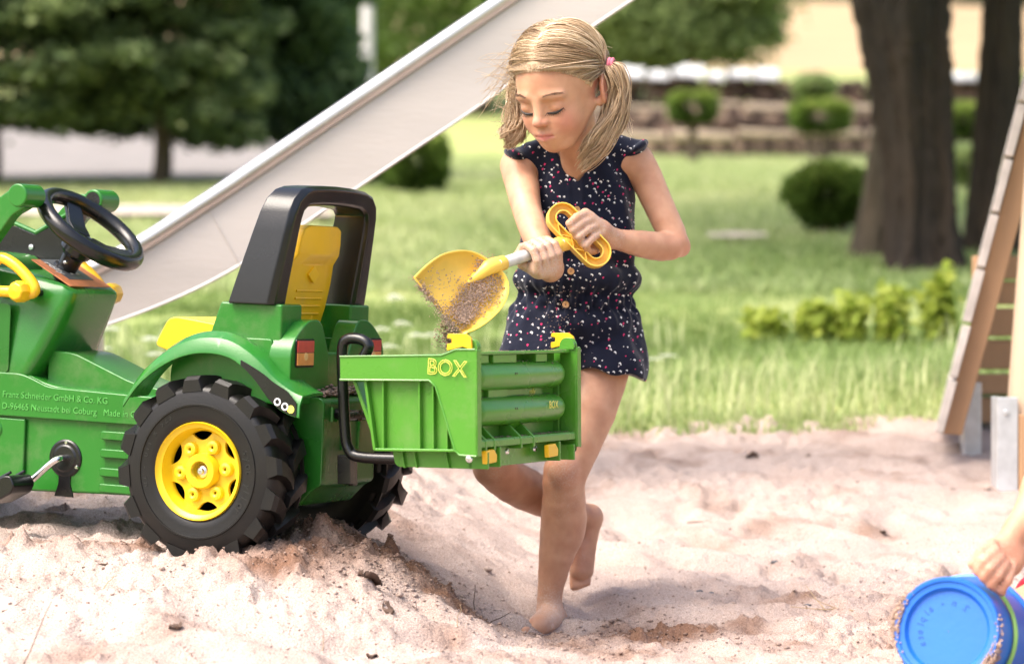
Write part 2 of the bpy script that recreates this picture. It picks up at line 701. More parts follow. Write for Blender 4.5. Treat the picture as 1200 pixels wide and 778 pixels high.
def limb(mb, a, b, r0, r1, bend=.08, n=6, seg=8, seed=0):
    g = np.random.default_rng(seed)
    a, b = np.array(a, float), np.array(b, float)
    L_ = np.linalg.norm(b - a)
    off = g.normal(size=3) * bend * L_
    pts = [a * (1 - t) + b * t + off * math.sin(math.pi * t) + g.normal(size=3) * bend * .15 * L_ * (0 < t < 1) for t in np.linspace(0, 1, n)]
    mb.tube(pts, list(np.linspace(r0, r1, n)), seg)
    return pts


M_BARK = mat('bark', (.055, .038, .025), .95, var=.4, vscale=14, bump=1.0, bscale=26, stretch=(1, 1, .22), col2=(.022, .016, .012))
M_BARK2 = mat('thin_bark', (.10, .075, .055), .9, var=.3, vscale=20, bump=.5)
F_YEW = foliage_mat('yew_needles', (.045, .075, .036), (.14, .20, .085), (.40, .47, .22), .42)
F_THUJA = foliage_mat('thuja_sprays', (.04, .078, .042), (.105, .18, .085), (.28, .38, .19), .42)
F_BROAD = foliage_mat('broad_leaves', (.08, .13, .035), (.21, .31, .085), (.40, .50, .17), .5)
F_PALE = foliage_mat('pale_leaves', (.18, .25, .09), (.37, .46, .19), (.60, .67, .34), .62)
F_BOX = foliage_mat('clipped_leaves', (.06, .105, .02), (.16, .25, .05), (.48, .55, .15), .45)


def yew(px, D, half, z_low, top, seed, mt, label, lean=0.0, cone=False, name='yew_tree'):
    """spreading evergreen of layered flat sprays on a short trunk"""
    g = np.random.default_rng(seed)
    x0 = (px - CX) / FPX * D
    base = gh(x0, D)
    root = empty(name, Matrix.Translation((x0, D, base - .03)))
    mb = MB()
    tr = [(0, 0, 0), (.02, 0, .3), (-.02, .02, .9), (.03, 0, top * .6), (.0, 0, top * .96)]
    mb.tube(smooth_path(tr, 4), list(np.linspace(.075, .02, 17)), 9)
    C, T, Nn = [], [], []
    nb = 150 if not cone else 190
    for k in range(nb):
        h = z_low + (top - z_low) * (k / nb) ** 1.0 + g.normal(0, .04)
        f = (h - z_low) / (top - z_low)
        prof = (math.sin(math.pi * min(1, .28 + f * .62)) if not cone else max(0.0, 1.0 - f) ** .8 * .95 + .12 * math.sin(f * 30))
        Lr = half * max(.15, prof) * g.uniform(.7, 1.1)
        az = k * 2.39996 + g.normal(0, .3)
        dx, dy = math.cos(az), math.sin(az)
        rise = g.uniform(-.08, .16) if not cone else g.uniform(.35, .9)
        tip = np.array([dx * Lr, dy * Lr, max(.35, h + rise * Lr)])
        a = np.array([0, 0, h])
        if k % 3 == 0:
            limb(mb, a, a * .25 + tip * .75, .022 * (1.2 - f), .006, .05, 4, 5, seed * 100 + k)
        m = int(190 + 230 * Lr)
        t = g.uniform(.15, 1.0, m) ** .7
        wdt = .30 * Lr * np.sin(np.pi * np.clip(t, .02, .97)) + .05
        side_ = g.normal(0, .55, m) * wdt
        p = a + (tip - a) * t[:, None] + np.stack([-dy * side_, dx * side_, g.normal(0, .035, m) - .10 * np.abs(side_)], 1)
        C.append(p)
        T.append(.22 + .38 * t + .25 * (g.random() - .5) + g.normal(0, .06, m))
        Nn.append(np.repeat(np.array([[dx, dy, .1 - (.25 if not cone else -.5)]]), m, 0))
    C, T, Nn = np.concatenate(C), np.concatenate(T), np.concatenate(Nn)
    mb.build('trunk', M_BARK2, root)
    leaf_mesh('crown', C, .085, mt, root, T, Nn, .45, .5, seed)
    tag(root, label, 'tree', 'dark evergreens beside the gravel road')
    return root


yew(-12, 19.0, 1.35, .40, 3.2, 1, F_YEW, 'wide dark yew tree at the left edge, above the loader arm')
yew(188, 19.2, .92, .36, 3.2, 2, F_YEW, 'dark yew with its short bare trunk showing over the gravel road')
yew(352, 20.4, .62, .18, 3.6, 3, F_THUJA, 'upright dark thuja behind the slide, right of the two yews', cone=True, name='thuja_tree')


def broad_tree(px, D, crown, h_trunk, n, seed, mt, label, leaf=.11, name='leafy_tree', tr=.16, clumps=60, group=None):
    """crown: list of ellipsoids (dx, dy, z, rx, ry, rz) above the tree's foot"""
    g = np.random.default_rng(seed)
    x0 = (px - CX) / FPX * D
    base = gh(x0, D)
    root = empty(name, Matrix.Translation((x0, D, base - .05)))
    mb = MB()
    pts = limb(mb, (0, 0, 0), (0, 0, h_trunk), tr, tr * .6, .03, 7, 10, seed)
    C, T = [], []
    for q, (dx, dy, z, rx, ry, rz) in enumerate(crown):
        limb(mb, pts[-2], (dx, dy, z), tr * .5, .03, .08, 5, 7, seed * 31 + q)
        for k in range(clumps):
            v = g.normal(size=3)
            v /= np.linalg.norm(v)
            rr = g.uniform(.45, 1.0) ** .5
            c = np.array([dx + v[0] * rx * rr, dy + v[1] * ry * rr, z + v[2] * rz * rr])
            m = n // (len(crown) * clumps)
            s = g.uniform(.14, .34) * (rx + rz) / 2
            p = c + g.normal(size=(m, 3)) * np.array([s, s, s * .55])
            C.append(p)
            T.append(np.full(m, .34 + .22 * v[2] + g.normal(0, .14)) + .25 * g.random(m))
    mb.build('trunk', M_BARK2, root)
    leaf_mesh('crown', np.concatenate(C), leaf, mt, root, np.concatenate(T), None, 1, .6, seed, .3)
    tag(root, label, 'tree', group)
    return root


GT = 'leafy trees behind the lawn'
broad_tree(560, 34, [(-.8, 0, 1.6, 1.1, 1.0, 1.2), (.3, .2, 2.6, 1.3, 1.1, 1.3), (.9, -.3, 1.4, .9, .8, .9)], 2.4, 16000, 21, F_BROAD,
           'green leafy tree behind the slide, left of the girl', .13, group=GT)
broad_tree(455, 36, [(-.3, 0, 2.0, 1.3, 1.0, 1.7), (.6, .2, 3.4, 1.3, 1.1, 1.3)], 2.4, 12000, 22, F_PALE,
           'pale green leafy tree right behind the upright thuja', .13, group=GT)
broad_tree(790, 31, [(-.75, 0, 1.35, .75, .8, .7), (-.1, -.1, 1.5, .8, .8, .75), (.55, -.1, 1.45, .6, .7, .65), (0, 0, 2.3, 1.4, 1.0, .9), (.9, .1, 2.3, .6, .7, .7)], 2.0, 30000, 23, F_PALE,
           'green tree hanging low above the white-topped woodpile', .12, group=GT)
broad_tree(690, 38, [(-.3, 0, 1.7, 1.1, .9, 1.0), (.4, 0, 3.0, 1.4, 1.1, 1.2)], 2.0, 12000, 24, F_PALE,
           'pale green tree directly behind the girl\'s head', .13, group=GT)
broad_tree(1062, 25, [(-1.5, 0, 3.15, .75, .5, .5), (-.75, .3, 3.5, .7, .5, .4)], 3.0, 5000, 25, F_PALE,
           'yellowish green branches hanging in at the top beside the field', .09, group=GT, tr=.05)

# post behind the slide
pb = MB()
pb.tube([(0, 0, 0), (0, 0, 3.4)], [.055, .05], 12)
pb.box((0, 0, 3.45), (.16, .16, .06))
_x = (431 - CX) / FPX * 24
po = pb.build('lamp_post', mat('white_paint', (.62, .6, .58), .5, var=.1), None)
po.location = (_x, 24, gh(_x, 24) - .02)
tag(po, 'slim white post behind the slide, beside the thuja', 'post')


def clipped(px, py_top, py_bot, px_half, D, seed, label, n=5000, flat=False, stem=True, mt=None, name='topiary_bush', group='clipped bushes on the lawn'):
    g = np.random.default_rng(seed)
    k = D / FPX
    x0 = (px - CX) * k
    zt, zb = at(px, py_top, D)[2], at(px, py_bot, D)[2]
    base = gh(x0, D)
    root = empty(name, Matrix.Translation((x0, D, base - .02)))
    rx, rz = px_half * k, (zt - zb) / 2
    cz = (zt + zb) / 2 - base
    v = g.normal(size=(n, 3))
    v /= np.linalg.norm(v, axis=1)[:, None]
    if flat:
        v = np.sign(v) * np.abs(v) ** .6
    rr = (1 - .35 * g.random(n) ** 2 + .14 * (g.random(n) < .12) * g.random(n)) * (1 + .13 * vnoise(v * 2.6 + seed, seed) + .09 * vnoise(v * 6.0 + seed, seed + 1))
    C = v * rr[:, None] * np.array([rx, rx * .85, rz]) + np.array([0, 0, cz])
    mb = MB()
    for q in range(4):
        limb(mb, (.02 * q - .03, 0, 0), (g.normal(0, rx * .4), g.normal(0, rx * .4), cz), .022, .01, .06, 5, 6, seed * 7 + q)
    mb.build('stem', M_BARK2, root)
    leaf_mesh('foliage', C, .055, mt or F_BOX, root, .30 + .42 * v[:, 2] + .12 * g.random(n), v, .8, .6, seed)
    tag(root, label, 'bush', group)
    return root


clipped(972, 188, 258, 52, 15.0, 31, 'large rounded clipped bush just left of the double tree trunk', 9000)
clipped(812, 106, 140, 28, 24.5, 32, 'flat-topped clipped bush on a stem in front of the woodpile, near the girl', 4000, True)
clipped(962, 116, 152, 34, 24.0, 33, 'flat-topped clipped bush in front of the woodpile, near the tree trunk', 4500, True)
clipped(1128, 118, 160, 22, 23.5, 34, 'small clipped bush seen in the gap between the two trees', 3000)
clipped(1134, 168, 215, 22, 18.5, 35, 'bright bush low in the gap between the two trees', 3000, mt=F_PALE)
clipped(955, 84, 116, 26, 25.6, 36, 'loose pale green shrub in front of the dark log ends', 2500, mt=F_PALE, name='pale_shrub')
clipped(488, 145, 226, 38, 18.2, 37, 'round olive green bush on the lawn beneath the slide', 8000)
clipped(432, 150, 222, 26, 18.8, 38, 'dark round bush tucked behind the slide, left of the olive bush', 5000, mt=F_YEW)


M_BARKA = mat('dark_bark', (.032, .019, .011), .95, var=.4, vscale=10, bump=1.0, bscale=22, stretch=(1, 1, .2), col2=(.014, .010, .008))
M_BARKB = mat('grey_bark', (.100, .072, .048), .95, var=.4, vscale=10, bump=1.0, bscale=22, stretch=(1, 1, .2), col2=(.045, .036, .024))
# big trunks at the right
def big_trunk(name, px_pts, D, seed, label, bark=None):
    """px_pts: list of (x_left, x_right, y)"""
    g = np.random.default_rng(seed)
    k = D / FPX
    rings = []
    seg = 72
    x_b = ((px_pts[0][0] + px_pts[0][1]) / 2 - CX) * k
    z_b = at(600, px_pts[0][2], D)[2]
    ysv = np.array([p[2] for p in px_pts], float)
    zs = np.linspace(ysv[0], ysv[-1], 90)
    for yv in zs:
        xl = np.interp(-yv, -ysv, [p[0] for p in px_pts])
        xr = np.interp(-yv, -ysv, [p[1] for p in px_pts])
        c = at((xl + xr) / 2, yv, D)
        r = (xr - xl) / 2 * k
        ring = []
        for q in range(seg):
            a = 2 * math.pi * q / seg
            rr = r * (1 + .09 * math.sin(a * 5 + yv * .01 + seed) + .05 * math.sin(a * 11 + yv * .02) + .035 * math.sin(a * 19 + 1.5 * math.sin(yv * .05)) + .028 * g.normal())
            flare = max(0, (yv - 250) / 80) ** 2
            rr *= 1 + .22 * flare * max(0, math.sin(a * 3 + seed)) ** 2
            ring.append((c[0] - x_b + rr * math.cos(a), rr * math.sin(a), c[2] - z_b))
        rings.append(ring)
    root = empty(name, Matrix.Translation((x_b, D, z_b)))
    mb = MB().loft(rings)
    mb.build('trunk', bark or M_BARK, root)
    top = np.array(rings[-1]).mean(0)
    lb = MB()
    C, T = [], []
    for q in range(7):
        az = q * 2.4 + seed
        tip = top + np.array([math.cos(az) * 2.3, math.sin(az) * 2.3, 1.6 + g.uniform(0, 1.6)])
        limb(lb, top - np.array([0, 0, .1]), tip, .10, .03, .08, 6, 7, seed * 9 + q)
        for c_ in range(26):
            cc = tip + g.normal(size=3) * np.array([.9, .9, .6])
            cc[2] = max(cc[2], top[2] + .7)
            m = 60
            C.append(cc + g.normal(size=(m, 3)) * .22)
            T.append(np.full(m, .45 + g.normal(0, .15)))
    lb.build('limb', M_BARK, root)
    leaf_mesh('crown', np.concatenate(C), .13, F_BROAD, root, np.concatenate(T), None, 1, .6, seed, .3)
    tag(root, label, 'tree', 'old trees at the edge of the lawn')
    return root


big_trunk('old_tree', [(1036, 1140, 330), (1040, 1128, 300), (1042, 1122, 250), (1036, 1118, 180), (1018, 1112, 90), (998, 1108, 0), (975, 1108, -110), (960, 1100, -260)], 13.0, 3,
          'thick dark tree trunk leaning left, front stem of the pair', M_BARKA)
big_trunk('old_tree', [(976, 1090, 325), (996, 1080, 295), (1010, 1076, 240), (1022, 1074, 170), (1034, 1084, 90), (1050, 1100, 0), (1064, 1110, -110), (1072, 1116, -260)], 13.75, 5,
          'tree trunk with spreading root flare, just behind the thick dark trunk', M_BARKB)
big_trunk('old_tree', [(1128, 1215, 318), (1134, 1205, 270), (1140, 1200, 200), (1146, 1196, 100), (1152, 1196, 0), (1156, 1196, -110), (1160, 1196, -260)], 13.9, 8,
          'grey-brown tree trunk at the right edge behind the wooden climbing frame')

# woodpile
M_LOG = mat('log_bark', (.07, .045, .035), .95, var=.4, vscale=9, bump=.6, bscale=40)
M_LOGEND = mat('log_end', (.21, .14, .105), .9, var=.35, vscale=7)
M_TIMBER = mat('bleached_timber', (.33, .26, .19), .9, var=.25, vscale=3, bump=.3, stretch=(.15, 1, 1))
M_TARP = mat('white_sheeting', (.62, .62, .62), .5, var=.06, vscale=3, bump=.3, bscale=5)


def woodpile(px0, px1, rows_y, D, seed, label):
    g = np.random.default_rng(seed)
    k = D / FPX
    xa, xb = (px0 - CX) * k, (px1 - CX) * k
    zt, zb = at(600, rows_y[0], D)[2], at(600, rows_y[1], D)[2]
    root = empty('woodpile', Matrix.Translation(((xa + xb) / 2, D, zb)))
    mb = MB()
    z = .05
    r0 = .055
    row = 0
    while z < zt - zb - .03:
        x = -(xb - xa) / 2 + (r0 if row % 2 else 0)
        while x < (xb - xa) / 2:
            r = g.uniform(.035, .065)
            dy = g.normal(0, .05)
            n = 7
            a0 = g.random() * 6
            ring = lambda y_, s_: [(x + r * s_ * math.cos(a0 + 6.283 * q / n), y_, z + r * s_ * math.sin(a0 + 6.283 * q / n)) for q in range(n)]
            o = len(mb.v)
            mb.v += ring(dy, 1) + ring(dy + .5, 1)
            mb.f += [tuple(o + q for q in range(n))] + [(o + q, o + n + q, o + n + (q + 1) % n, o + (q + 1) % n) for q in range(n)]
            mb.mi += [1 if g.random() < .55 else 0] + [0] * n
            x += r * 2.05
        z += .095
        row += 1
    lg = mb.build('log', [M_LOG, M_LOGEND], root, recalc=False, smooth=False)
    lg['kind'] = 'stuff'
    tag(root, label, 'woodpile', 'stacked firewood along the lawn')
    return root, (xb - xa), zt - zb


def beam_px(p0, p1, y, D, r, seed):
    k = D / FPX
    a, b = at(p0, y, D), at(p1, y + 2, D)
    mb = MB()
    o = empty('bleached_log', Matrix.Translation(a))
    pts = limb(mb, (0, 0, 0), b - a, r, r * .8, .004, 12, 10, seed)
    mb.build('timber', M_TIMBER, o)
    for q in range(3):
        t = pts[2 + q * 4]
        MB().box((t[0], t[1] + .12, t[2] - .12), (.12, .3, .2), None).build('chock', M_LOG, o, .01)
    return o


wp, w_w, w_h = woodpile(700, 1180, (93, 128), 28.0, 51, 'upper stack of dark firewood logs under white sheeting')
woodpile(700, 1180, (129, 160), 26.9, 52, 'lower stack of dark logs in front, between two bleached logs')
_ord = ['first', 'second', 'third', 'fourth', 'fifth', 'sixth']
g_ = np.random.default_rng(15)
for row, (yb, D_, r_) in enumerate(((124, 27.2, .045), (158, 26.5, .06))):
    px_ = 690
    for q in range(6):
        ln = g_.uniform(70, 105)
        o = beam_px(px_, px_ + ln - 6, yb + g_.uniform(-3, 3), D_ + g_.uniform(-.1, .1), r_ * g_.uniform(.7, 1.2), 3 + q + row * 9)
        tag(o, _ord[q] + ' bleached log from the left in the ' + ('upper' if row == 0 else 'lower') + ' row across the woodpile', 'log', 'bleached logs on the woodpile')
        px_ += ln
# earth bank that carries the piles
eb = MB()
_a, _b = at(640, 168, 26.6), at(1230, 168, 26.6)
_zz = at(600, 128, 28)[2]
eb.prism(rpoly([(26.2, _a[2] - .45), (26.7, _a[2] + .02), (27.3, _a[2] + .06), (27.6, _zz + .0), (30, _zz + .05), (31, _zz - .9)], .1), _a[0], _b[0], 'X')
ebo = eb.build('earth_bank', mat('dry_earth', (.17, .12, .08), .95, var=.3, vscale=5, bump=.5), None)
tag(ebo, kind='structure')
# white sheeting in lumps over the upper stack
g_ = np.random.default_rng(5)
for q, (p0, p1) in enumerate([(716, 752), (758, 782), (786, 822), (828, 846), (852, 878), (882, 908), (1098, 1128), (1130, 1160)]):
    k = 28.0 / FPX
    a = at((p0 + p1) / 2, 93, 28.2)
    nx, ny = 26, 10
    xs = np.linspace(-(p1 - p0) / 2 * k, (p1 - p0) / 2 * k, nx)
    yy = np.linspace(-.42, .42, ny)
    XX, YY = np.meshgrid(xs, yy)
    hh = (16, 11, 18, 9, 15, 12, 7, 8)[q] * k * (1 - .5 * (YY / .42) ** 2)
    ZZ = hh * (.55 + .45 * np.abs(vnoise(np.stack([XX * 5 + q * 9, YY * 4], -1), 6))) - .05 * (np.abs(YY) > .4)
    top = np.stack([XX, YY, ZZ], -1).reshape(-1, 3)
    bot = top.copy()
    bot[:, 2] -= .02
    Fq = grid_faces(ny, nx)
    nn = nx * ny
    idx = np.arange(nn).reshape(ny, nx)
    ring = np.concatenate([idx[0, :], idx[1:, -1], idx[-1, -2::-1], idx[-2:0:-1, 0]])
    skirt = np.stack([ring, np.roll(ring, -1), np.roll(ring, -1) + nn, ring + nn], 1)
    t_ = np_mesh('white_sheeting', np.concatenate([top, bot]), np.concatenate([Fq, Fq[:, ::-1] + nn, skirt]), M_TARP)
    t_.location = a
    tag(t_, ['white sheeting lump on the woodpile right beside the girl\'s pigtail', 'low white sheeting lump, second along the woodpile from the girl', 'largest white sheeting lump, third along the woodpile from the girl', 'smallest white sheeting lump, fourth along the woodpile',
             'white sheeting lump, fifth along the woodpile from the girl', 'white sheeting lump on the woodpile nearest the golden field', 'strip of white sheeting seen between the trunks, left part', 'strip of white sheeting seen between the trunks, right part'][q], 'sheeting', 'white sheeting on the woodpile')

# far wood on the crest of the field
fw_n = 26000
fg = np.random.default_rng(9)
ct = np.stack([fg.uniform(-60, 60, 240), fg.uniform(150, 175, 240)], 1)
CC = []
for (cx_, cy_) in ct:
    rr = fg.uniform(1.6, 3.2)
    v = fg.normal(size=(fw_n // 240, 3))
    v /= np.linalg.norm(v, axis=1)[:, None]
    CC.append(v * rr * np.array([1, 1, 1.3]) * fg.uniform(.7, 1, (len(v), 1)) + np.array([cx_, cy_, gh(cx_, cy_) + rr * .9]))
fwd = leaf_mesh('far_wood', np.concatenate(CC), .9, foliage_mat('far_leaves', (.05, .08, .05), (.10, .15, .09), (.18, .24, .14), .3), None, None, None, 1, .7, 4)
tag(fwd, 'line of distant trees on the crest beyond the field', 'wood', kind='stuff')

# ------------------------------------------------------------------ grass
F_GRASS = foliage_mat('grass_blades', (.12, .185, .045), (.30, .40, .14), (.57, .60, .33), .45)


def blades(name, X_, Y_, Zb, h, w, tone, seed):
    g = np.random.default_rng(seed)
    n = len(X_)
    az = g.uniform(0, 6.283, n)
    ln = g.uniform(.15, .75, n) * h
    dx, dy = np.cos(az), np.sin(az)
    px_, py_ = -dy, dx
    w = w * g.uniform(.6, 1.3, n)
    P0 = np.stack([X_, Y_, Zb], 1)
    mid = P0 + np.stack([dx * ln * .35, dy * ln * .35, h * .6], 1)
    tip = P0 + np.stack([dx * ln, dy * ln, h], 1)
    s = np.stack([px_ * w / 2, py_ * w / 2, 0 * w], 1)
    V = np.stack([P0 - s, P0 + s, mid - s * .8, mid + s * .8, tip], 1).reshape(-1, 3)
    i = np.arange(n) * 5
    Q = np.stack([i, i + 1, i + 3, i + 2], 1)
    Tt = np.stack([i + 2, i + 3, i + 4], 1)
    return np_mesh(name, V, [Q, Tt], F_GRASS, None, {'tone': np.repeat(np.clip(tone, 0, 1), 5)}, smooth=False)


gg = np.random.default_rng(77)
n = 95000
yy = 7.35 + (gg.random(n) ** 1.15) * 5.2
xx = gg.uniform(-1, 1, n) * (.215 * yy + .25)
pn = np.stack([xx, yy], -1)
ok = (yy > sand_edge(xx) - .03 + .25 * gg.random(n) ** 3 - .12) & (fbm(pn * 1.6, 3, 60) > -.55 + .35 * gg.random(n))
xx, yy, pn = xx[ok], yy[ok], pn[ok]
tall = sst(10.6, 8.6, yy) * sst(7.5, 8.0, yy)
h = (.026 + .044 * tall * np.clip(.35 + 1.1 * fbm(pn * 1.7, 3, 61), .05, 1.2)) * gg.uniform(.5, 1.5, len(xx))
dry = fbm(pn * np.array([1.0, 1.4]), 3, 62)
shade_green = .26 * sst(8.6, 9.8, yy) * sst(12.8, 11.0, yy)  # darker band in the blade colour, painted for the trees' shade
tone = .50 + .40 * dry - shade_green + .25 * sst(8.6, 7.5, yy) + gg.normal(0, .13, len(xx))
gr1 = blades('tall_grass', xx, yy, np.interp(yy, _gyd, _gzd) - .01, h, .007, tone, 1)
tag(gr1, 'uncut grass and weeds along the edge of the sand', 'grass', kind='stuff')
ns_ = 2600
ysk = 7.5 + gg.random(ns_) ** 1.4 * 2.2
xsk = gg.uniform(-1, 1, ns_) * (.215 * ysk + .2)
oks = (ysk > sand_edge(xsk)) & (fbm(np.stack([xsk, ysk], -1) * 1.9, 2, 67) > .0)
xsk, ysk = xsk[oks], ysk[oks]
gr3 = blades('dry_stalks', xsk, ysk, np.interp(ysk, _gyd, _gzd) - .01, gg.uniform(.07, .17, len(xsk)), .005, np.full(len(xsk), .97), 3)
tag(gr3, 'dry beige seed stalks scattered through the edge grass', 'grass', kind='stuff')
n = 120000
yy = 11.8 + (gg.random(n) ** 1.0) * 15.5
xx = gg.uniform(-1, 1, n) * (.21 * yy + .3)
onroad = (xx < -.1) & (yy > 19.3) & (xx < -1.6 + .0 * yy)
pc = np.interp(xx, [-9, -1.9, .2, 1.0, 3.0], [16.45, 16.25, 15.25, 14.57, 14.35])
ok = ~onroad & ((np.abs(yy - pc) > .33 * np.interp(xx, [-2, 1, 3], [1.1, .7, .4])) | (xx > -.9) & ((xx < 1.0) | (gg.random(n) < .35))) & (yy < 26.4)
xx, yy = xx[ok], yy[ok]
pn = np.stack([xx, yy], -1)
tone = .80 + .28 * fbm(pn * .8, 3, 63) + gg.normal(0, .12, len(xx)) - .3 * gauss(xx, yy, 2.1, 12.9, 1.0, 1.0)  # last term darkens blades round the tree feet, shade put into the colour
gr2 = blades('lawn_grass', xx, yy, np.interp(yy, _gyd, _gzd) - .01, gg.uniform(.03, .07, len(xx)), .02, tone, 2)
tag(gr2, 'short sunlit lawn grass behind the playground', 'grass', kind='stuff')

# white flowers in the tall grass
M_STEM = mat('flower_stem', (.16, .24, .06), .7)
M_PETAL = mat('white_petals', (.82, .82, .78), .6, var=.08, vscale=60)


def flower_mesh():
    st = MB()
    st.tube(smooth_path([(0, 0, 0), (.01, 0, .5), (0, .01, 1)], 3), .02, 5)
    hd = MB()
    g = np.random.default_rng(4)
    for q in range(16):
        a, r = q * 2.4, .045 * math.sqrt(q) / 4 * 4
        x, y = r * math.cos(a), r * math.sin(a)
        z = 1 - r * r * 2
        for e in range(5):
            b = e * 1.2566
            hd.add([(x, y, z), (x + .05 * math.cos(b - .4), y + .05 * math.sin(b - .4), z + .02), (x + .06 * math.cos(b), y + .06 * math.sin(b), z + .03), (x + .05 * math.cos(b + .4), y + .05 * math.sin(b + .4), z + .02)], [(0, 1, 2, 3)])
    return st, hd


_st, _hd = flower_mesh()
f0 = empty('white_flower')
fs_ = _st.build('stem', M_STEM, f0)
fh_ = _hd.build('flower_head', M_PETAL, f0, smooth=False)
GF = 'white flowers in the tall grass'
spots = [(462, 347, 8.6, 'white flower right of the roll bar, highest of its cluster'), (470, 378, 8.4, 'white flower left of the shovel blade'), (447, 385, 8.5, 'white flower beside the far rear light'), (488, 392, 8.2, 'white flower just above the transport box, below the blade'),
         (505, 392, 8.3, 'white flower touching the blade\'s lower tip'), (455, 405, 8.1, 'low white flower behind the front of the box'), (128, 384, 8.6, 'white flower beside the dashboard column'), (176, 396, 8.3, 'white flower left of the yellow seat front'), (182, 414, 8.2, 'low white flower between dashboard and fender, right'),
         (118, 407, 8.3, 'low white flower at the foot of the dashboard'), (766, 448, 8.2, 'white flower just right of the shorts hem'), (782, 452, 8.3, 'small white flower in the grass right of the girl\'s thigh')]
for q, (fx, fy, D, lab) in enumerate(spots):
    top = at(fx, fy, D)
    b = gh(top[0], D)
    e_ = f0 if q == 0 else empty('white_flower')
    e_.location = (top[0], D, b)
    hh = max(.1, top[2] - b)
    e_.scale = (.16, .16, hh)
    if q:
        for c_ in (fs_, fh_):
            d_ = c_.copy()
            COL.objects.link(d_)
            d_.parent = e_
    tag(e_, lab, 'flower', GF)

# young yellow-green plants before the trees
F_YOUNG = foliage_mat('young_leaves', (.13, .19, .03), (.30, .38, .06), (.52, .55, .11), .5)
for q, (px, y0, y1, wd, lab) in enumerate([(1098, 420, 326, 26, 'tallest young yellow-green plant, close to the wooden beam'), (1048, 412, 345, 24, 'young yellow-green plant, second from the wooden beam'),
                                           (992, 410, 352, 26, 'bushy young yellow-green plant in front of the root flare'), (952, 395, 362, 14, 'small young yellow-green plant, farthest from the beam'), (896, 395, 372, 24, 'low yellow-green weed in the grass, nearest the girl')]):
    D = 9.6
    k = D / FPX
    b, t = at(px, y0, D), at(px, y1, D)
    b[2] = min(b[2], gh(b[0], D))
    g = np.random.default_rng(80 + q)
    o = empty('young_plant', Matrix.Translation(b))
    H_ = t[2] - b[2]
    mb = MB()
    C, T = [], []
    for s in range(6):
        tip = np.array([g.normal(0, wd * k * .36), g.normal(0, wd * k * .4), H_ * g.uniform(.7, 1.1)])
        pts = limb(mb, (0, 0, 0), tip, .005, .002, .08, 6, 5, q * 9 + s)
        for t_ in np.linspace(.25, 1, 9):
            p = tip * t_
            m = 9
            C.append(p + g.normal(size=(m, 3)) * np.array([.022, .022, .016]))
            T.append(np.full(m, .5 + .25 * t_ * g.random()))
    mb.build('stem', M_STEM, o)
    leaf_mesh('leaf', np.concatenate(C), .048, F_YOUNG, o, np.concatenate(T), None, 1, .65, q + 5, .1)['kind'] = 'stuff'
    tag(o, lab, 'plant', 'young plants before the trees')
# ------------------------------------------------------------------ slide
M_STEEL = mat('brushed_steel', (.56, .50, .455), .45, .35, var=.10, vscale=5, bump=.06, bscale=120, rvar=.08, stretch=(.25, 1, 1))
M_RAIL = mat('steel_rail', (.52, .50, .48), .32, .8, var=.08, vscale=9, rvar=.06)
SL_D, SL_W = 6.35, .38
# near side: (top x, top y, bottom x, bottom y) in photograph pixels, carried on up to the tower outside the picture
SLP = [(60, 338, 50, 398), (110, 316, 100, 388), (165, 288, 175, 362), (215, 256, 246, 330), (270, 220, 316, 289), (340, 172.5, 386, 242), (425, 115, 472, 184), (510, 57.5, 557, 127), (595, 0, 643, 66),
       (760, -112, 808, -45), (950, -240, 998, -172), (1180, -395, 1228, -328)]
sl = empty('slide', Matrix.Translation((at(600, 340, SL_D)[0], SL_D, gh(0, SL_D))))
_o = np.array(sl.location)
tops, bots = [], []
for i, (a, b, c, d) in enumerate(SLP):
    Dd = SL_D + .012 * i
    tops.append(at(a, b, Dd) - _o)
    bots.append(at(c, d, Dd) - _o)
tops, bots = smooth_path(tops, 4), smooth_path(bots, 4)


def panel(dy, th, name):
    mb = MB()
    rings = []
    for t, b in zip(tops, bots):
        b = np.array(b) + (np.array(t) - np.array(b)) * (.38 if dy else 0)
        rings.append([(t[0], t[1] + dy, t[2]), (b[0], b[1] + dy, b[2]), (b[0], b[1] + dy + th, b[2]), (t[0], t[1] + dy + th, t[2])])
    mb.loft(rings)
    return mb.build(name, M_STEEL, sl, .002)


panel(0, .004, 'side_panel')
panel(SL_W, .004, 'side_panel')
mb = MB()
rings = []
for t, b in zip(tops, bots):
    u = np.array(t) - np.array(b)
    u = u / np.linalg.norm(u)
    p, q = np.array(b) + u * .062, np.array(b) + u * .057
    rings.append([(p[0], p[1] + .006, p[2]), (q[0], q[1] + .006, q[2]), (q[0], q[1] + SL_W - .002, q[2]), (p[0], p[1] + SL_W - .002, p[2])])
mb.loft(rings)
mb.build('slide_bed', M_STEEL, sl)
for dy in (.002, SL_W + .002):
    MB().tube([(t[0], t[1] + dy, t[2] + .004) for t in tops], .021, 14).build('rail', M_RAIL, sl)
    if dy < .1:
        MB().tube([(b[0], b[1] + dy, b[2]) for b in bots], .004, 8).build('edge_bead', M_RAIL, sl)
# weld seams on the near panel
for i in (14,):
    t, b = np.array(tops[i]), np.array(bots[i])
    mb = MB()
    mb.tube([t * .96 + b * .04 + (0, -.001, 0), b + (0, -.001, 0)], .0016, 6)
    mb.build('weld_seam', M_STEEL, sl)
for dx_, zz in ((.0, .0),):
    for dy in (.03, SL_W - .03):
        c = np.array(bots[3])
        mb = MB()
        mb.tube([(c[0], c[1] + dy, c[2] + .02), (c[0], c[1] + dy, -.12)], .02, 10)
        mb.build('leg', M_RAIL, sl)
tag(sl, 'steel playground slide with round top rail sloping down behind the tractor', 'slide')

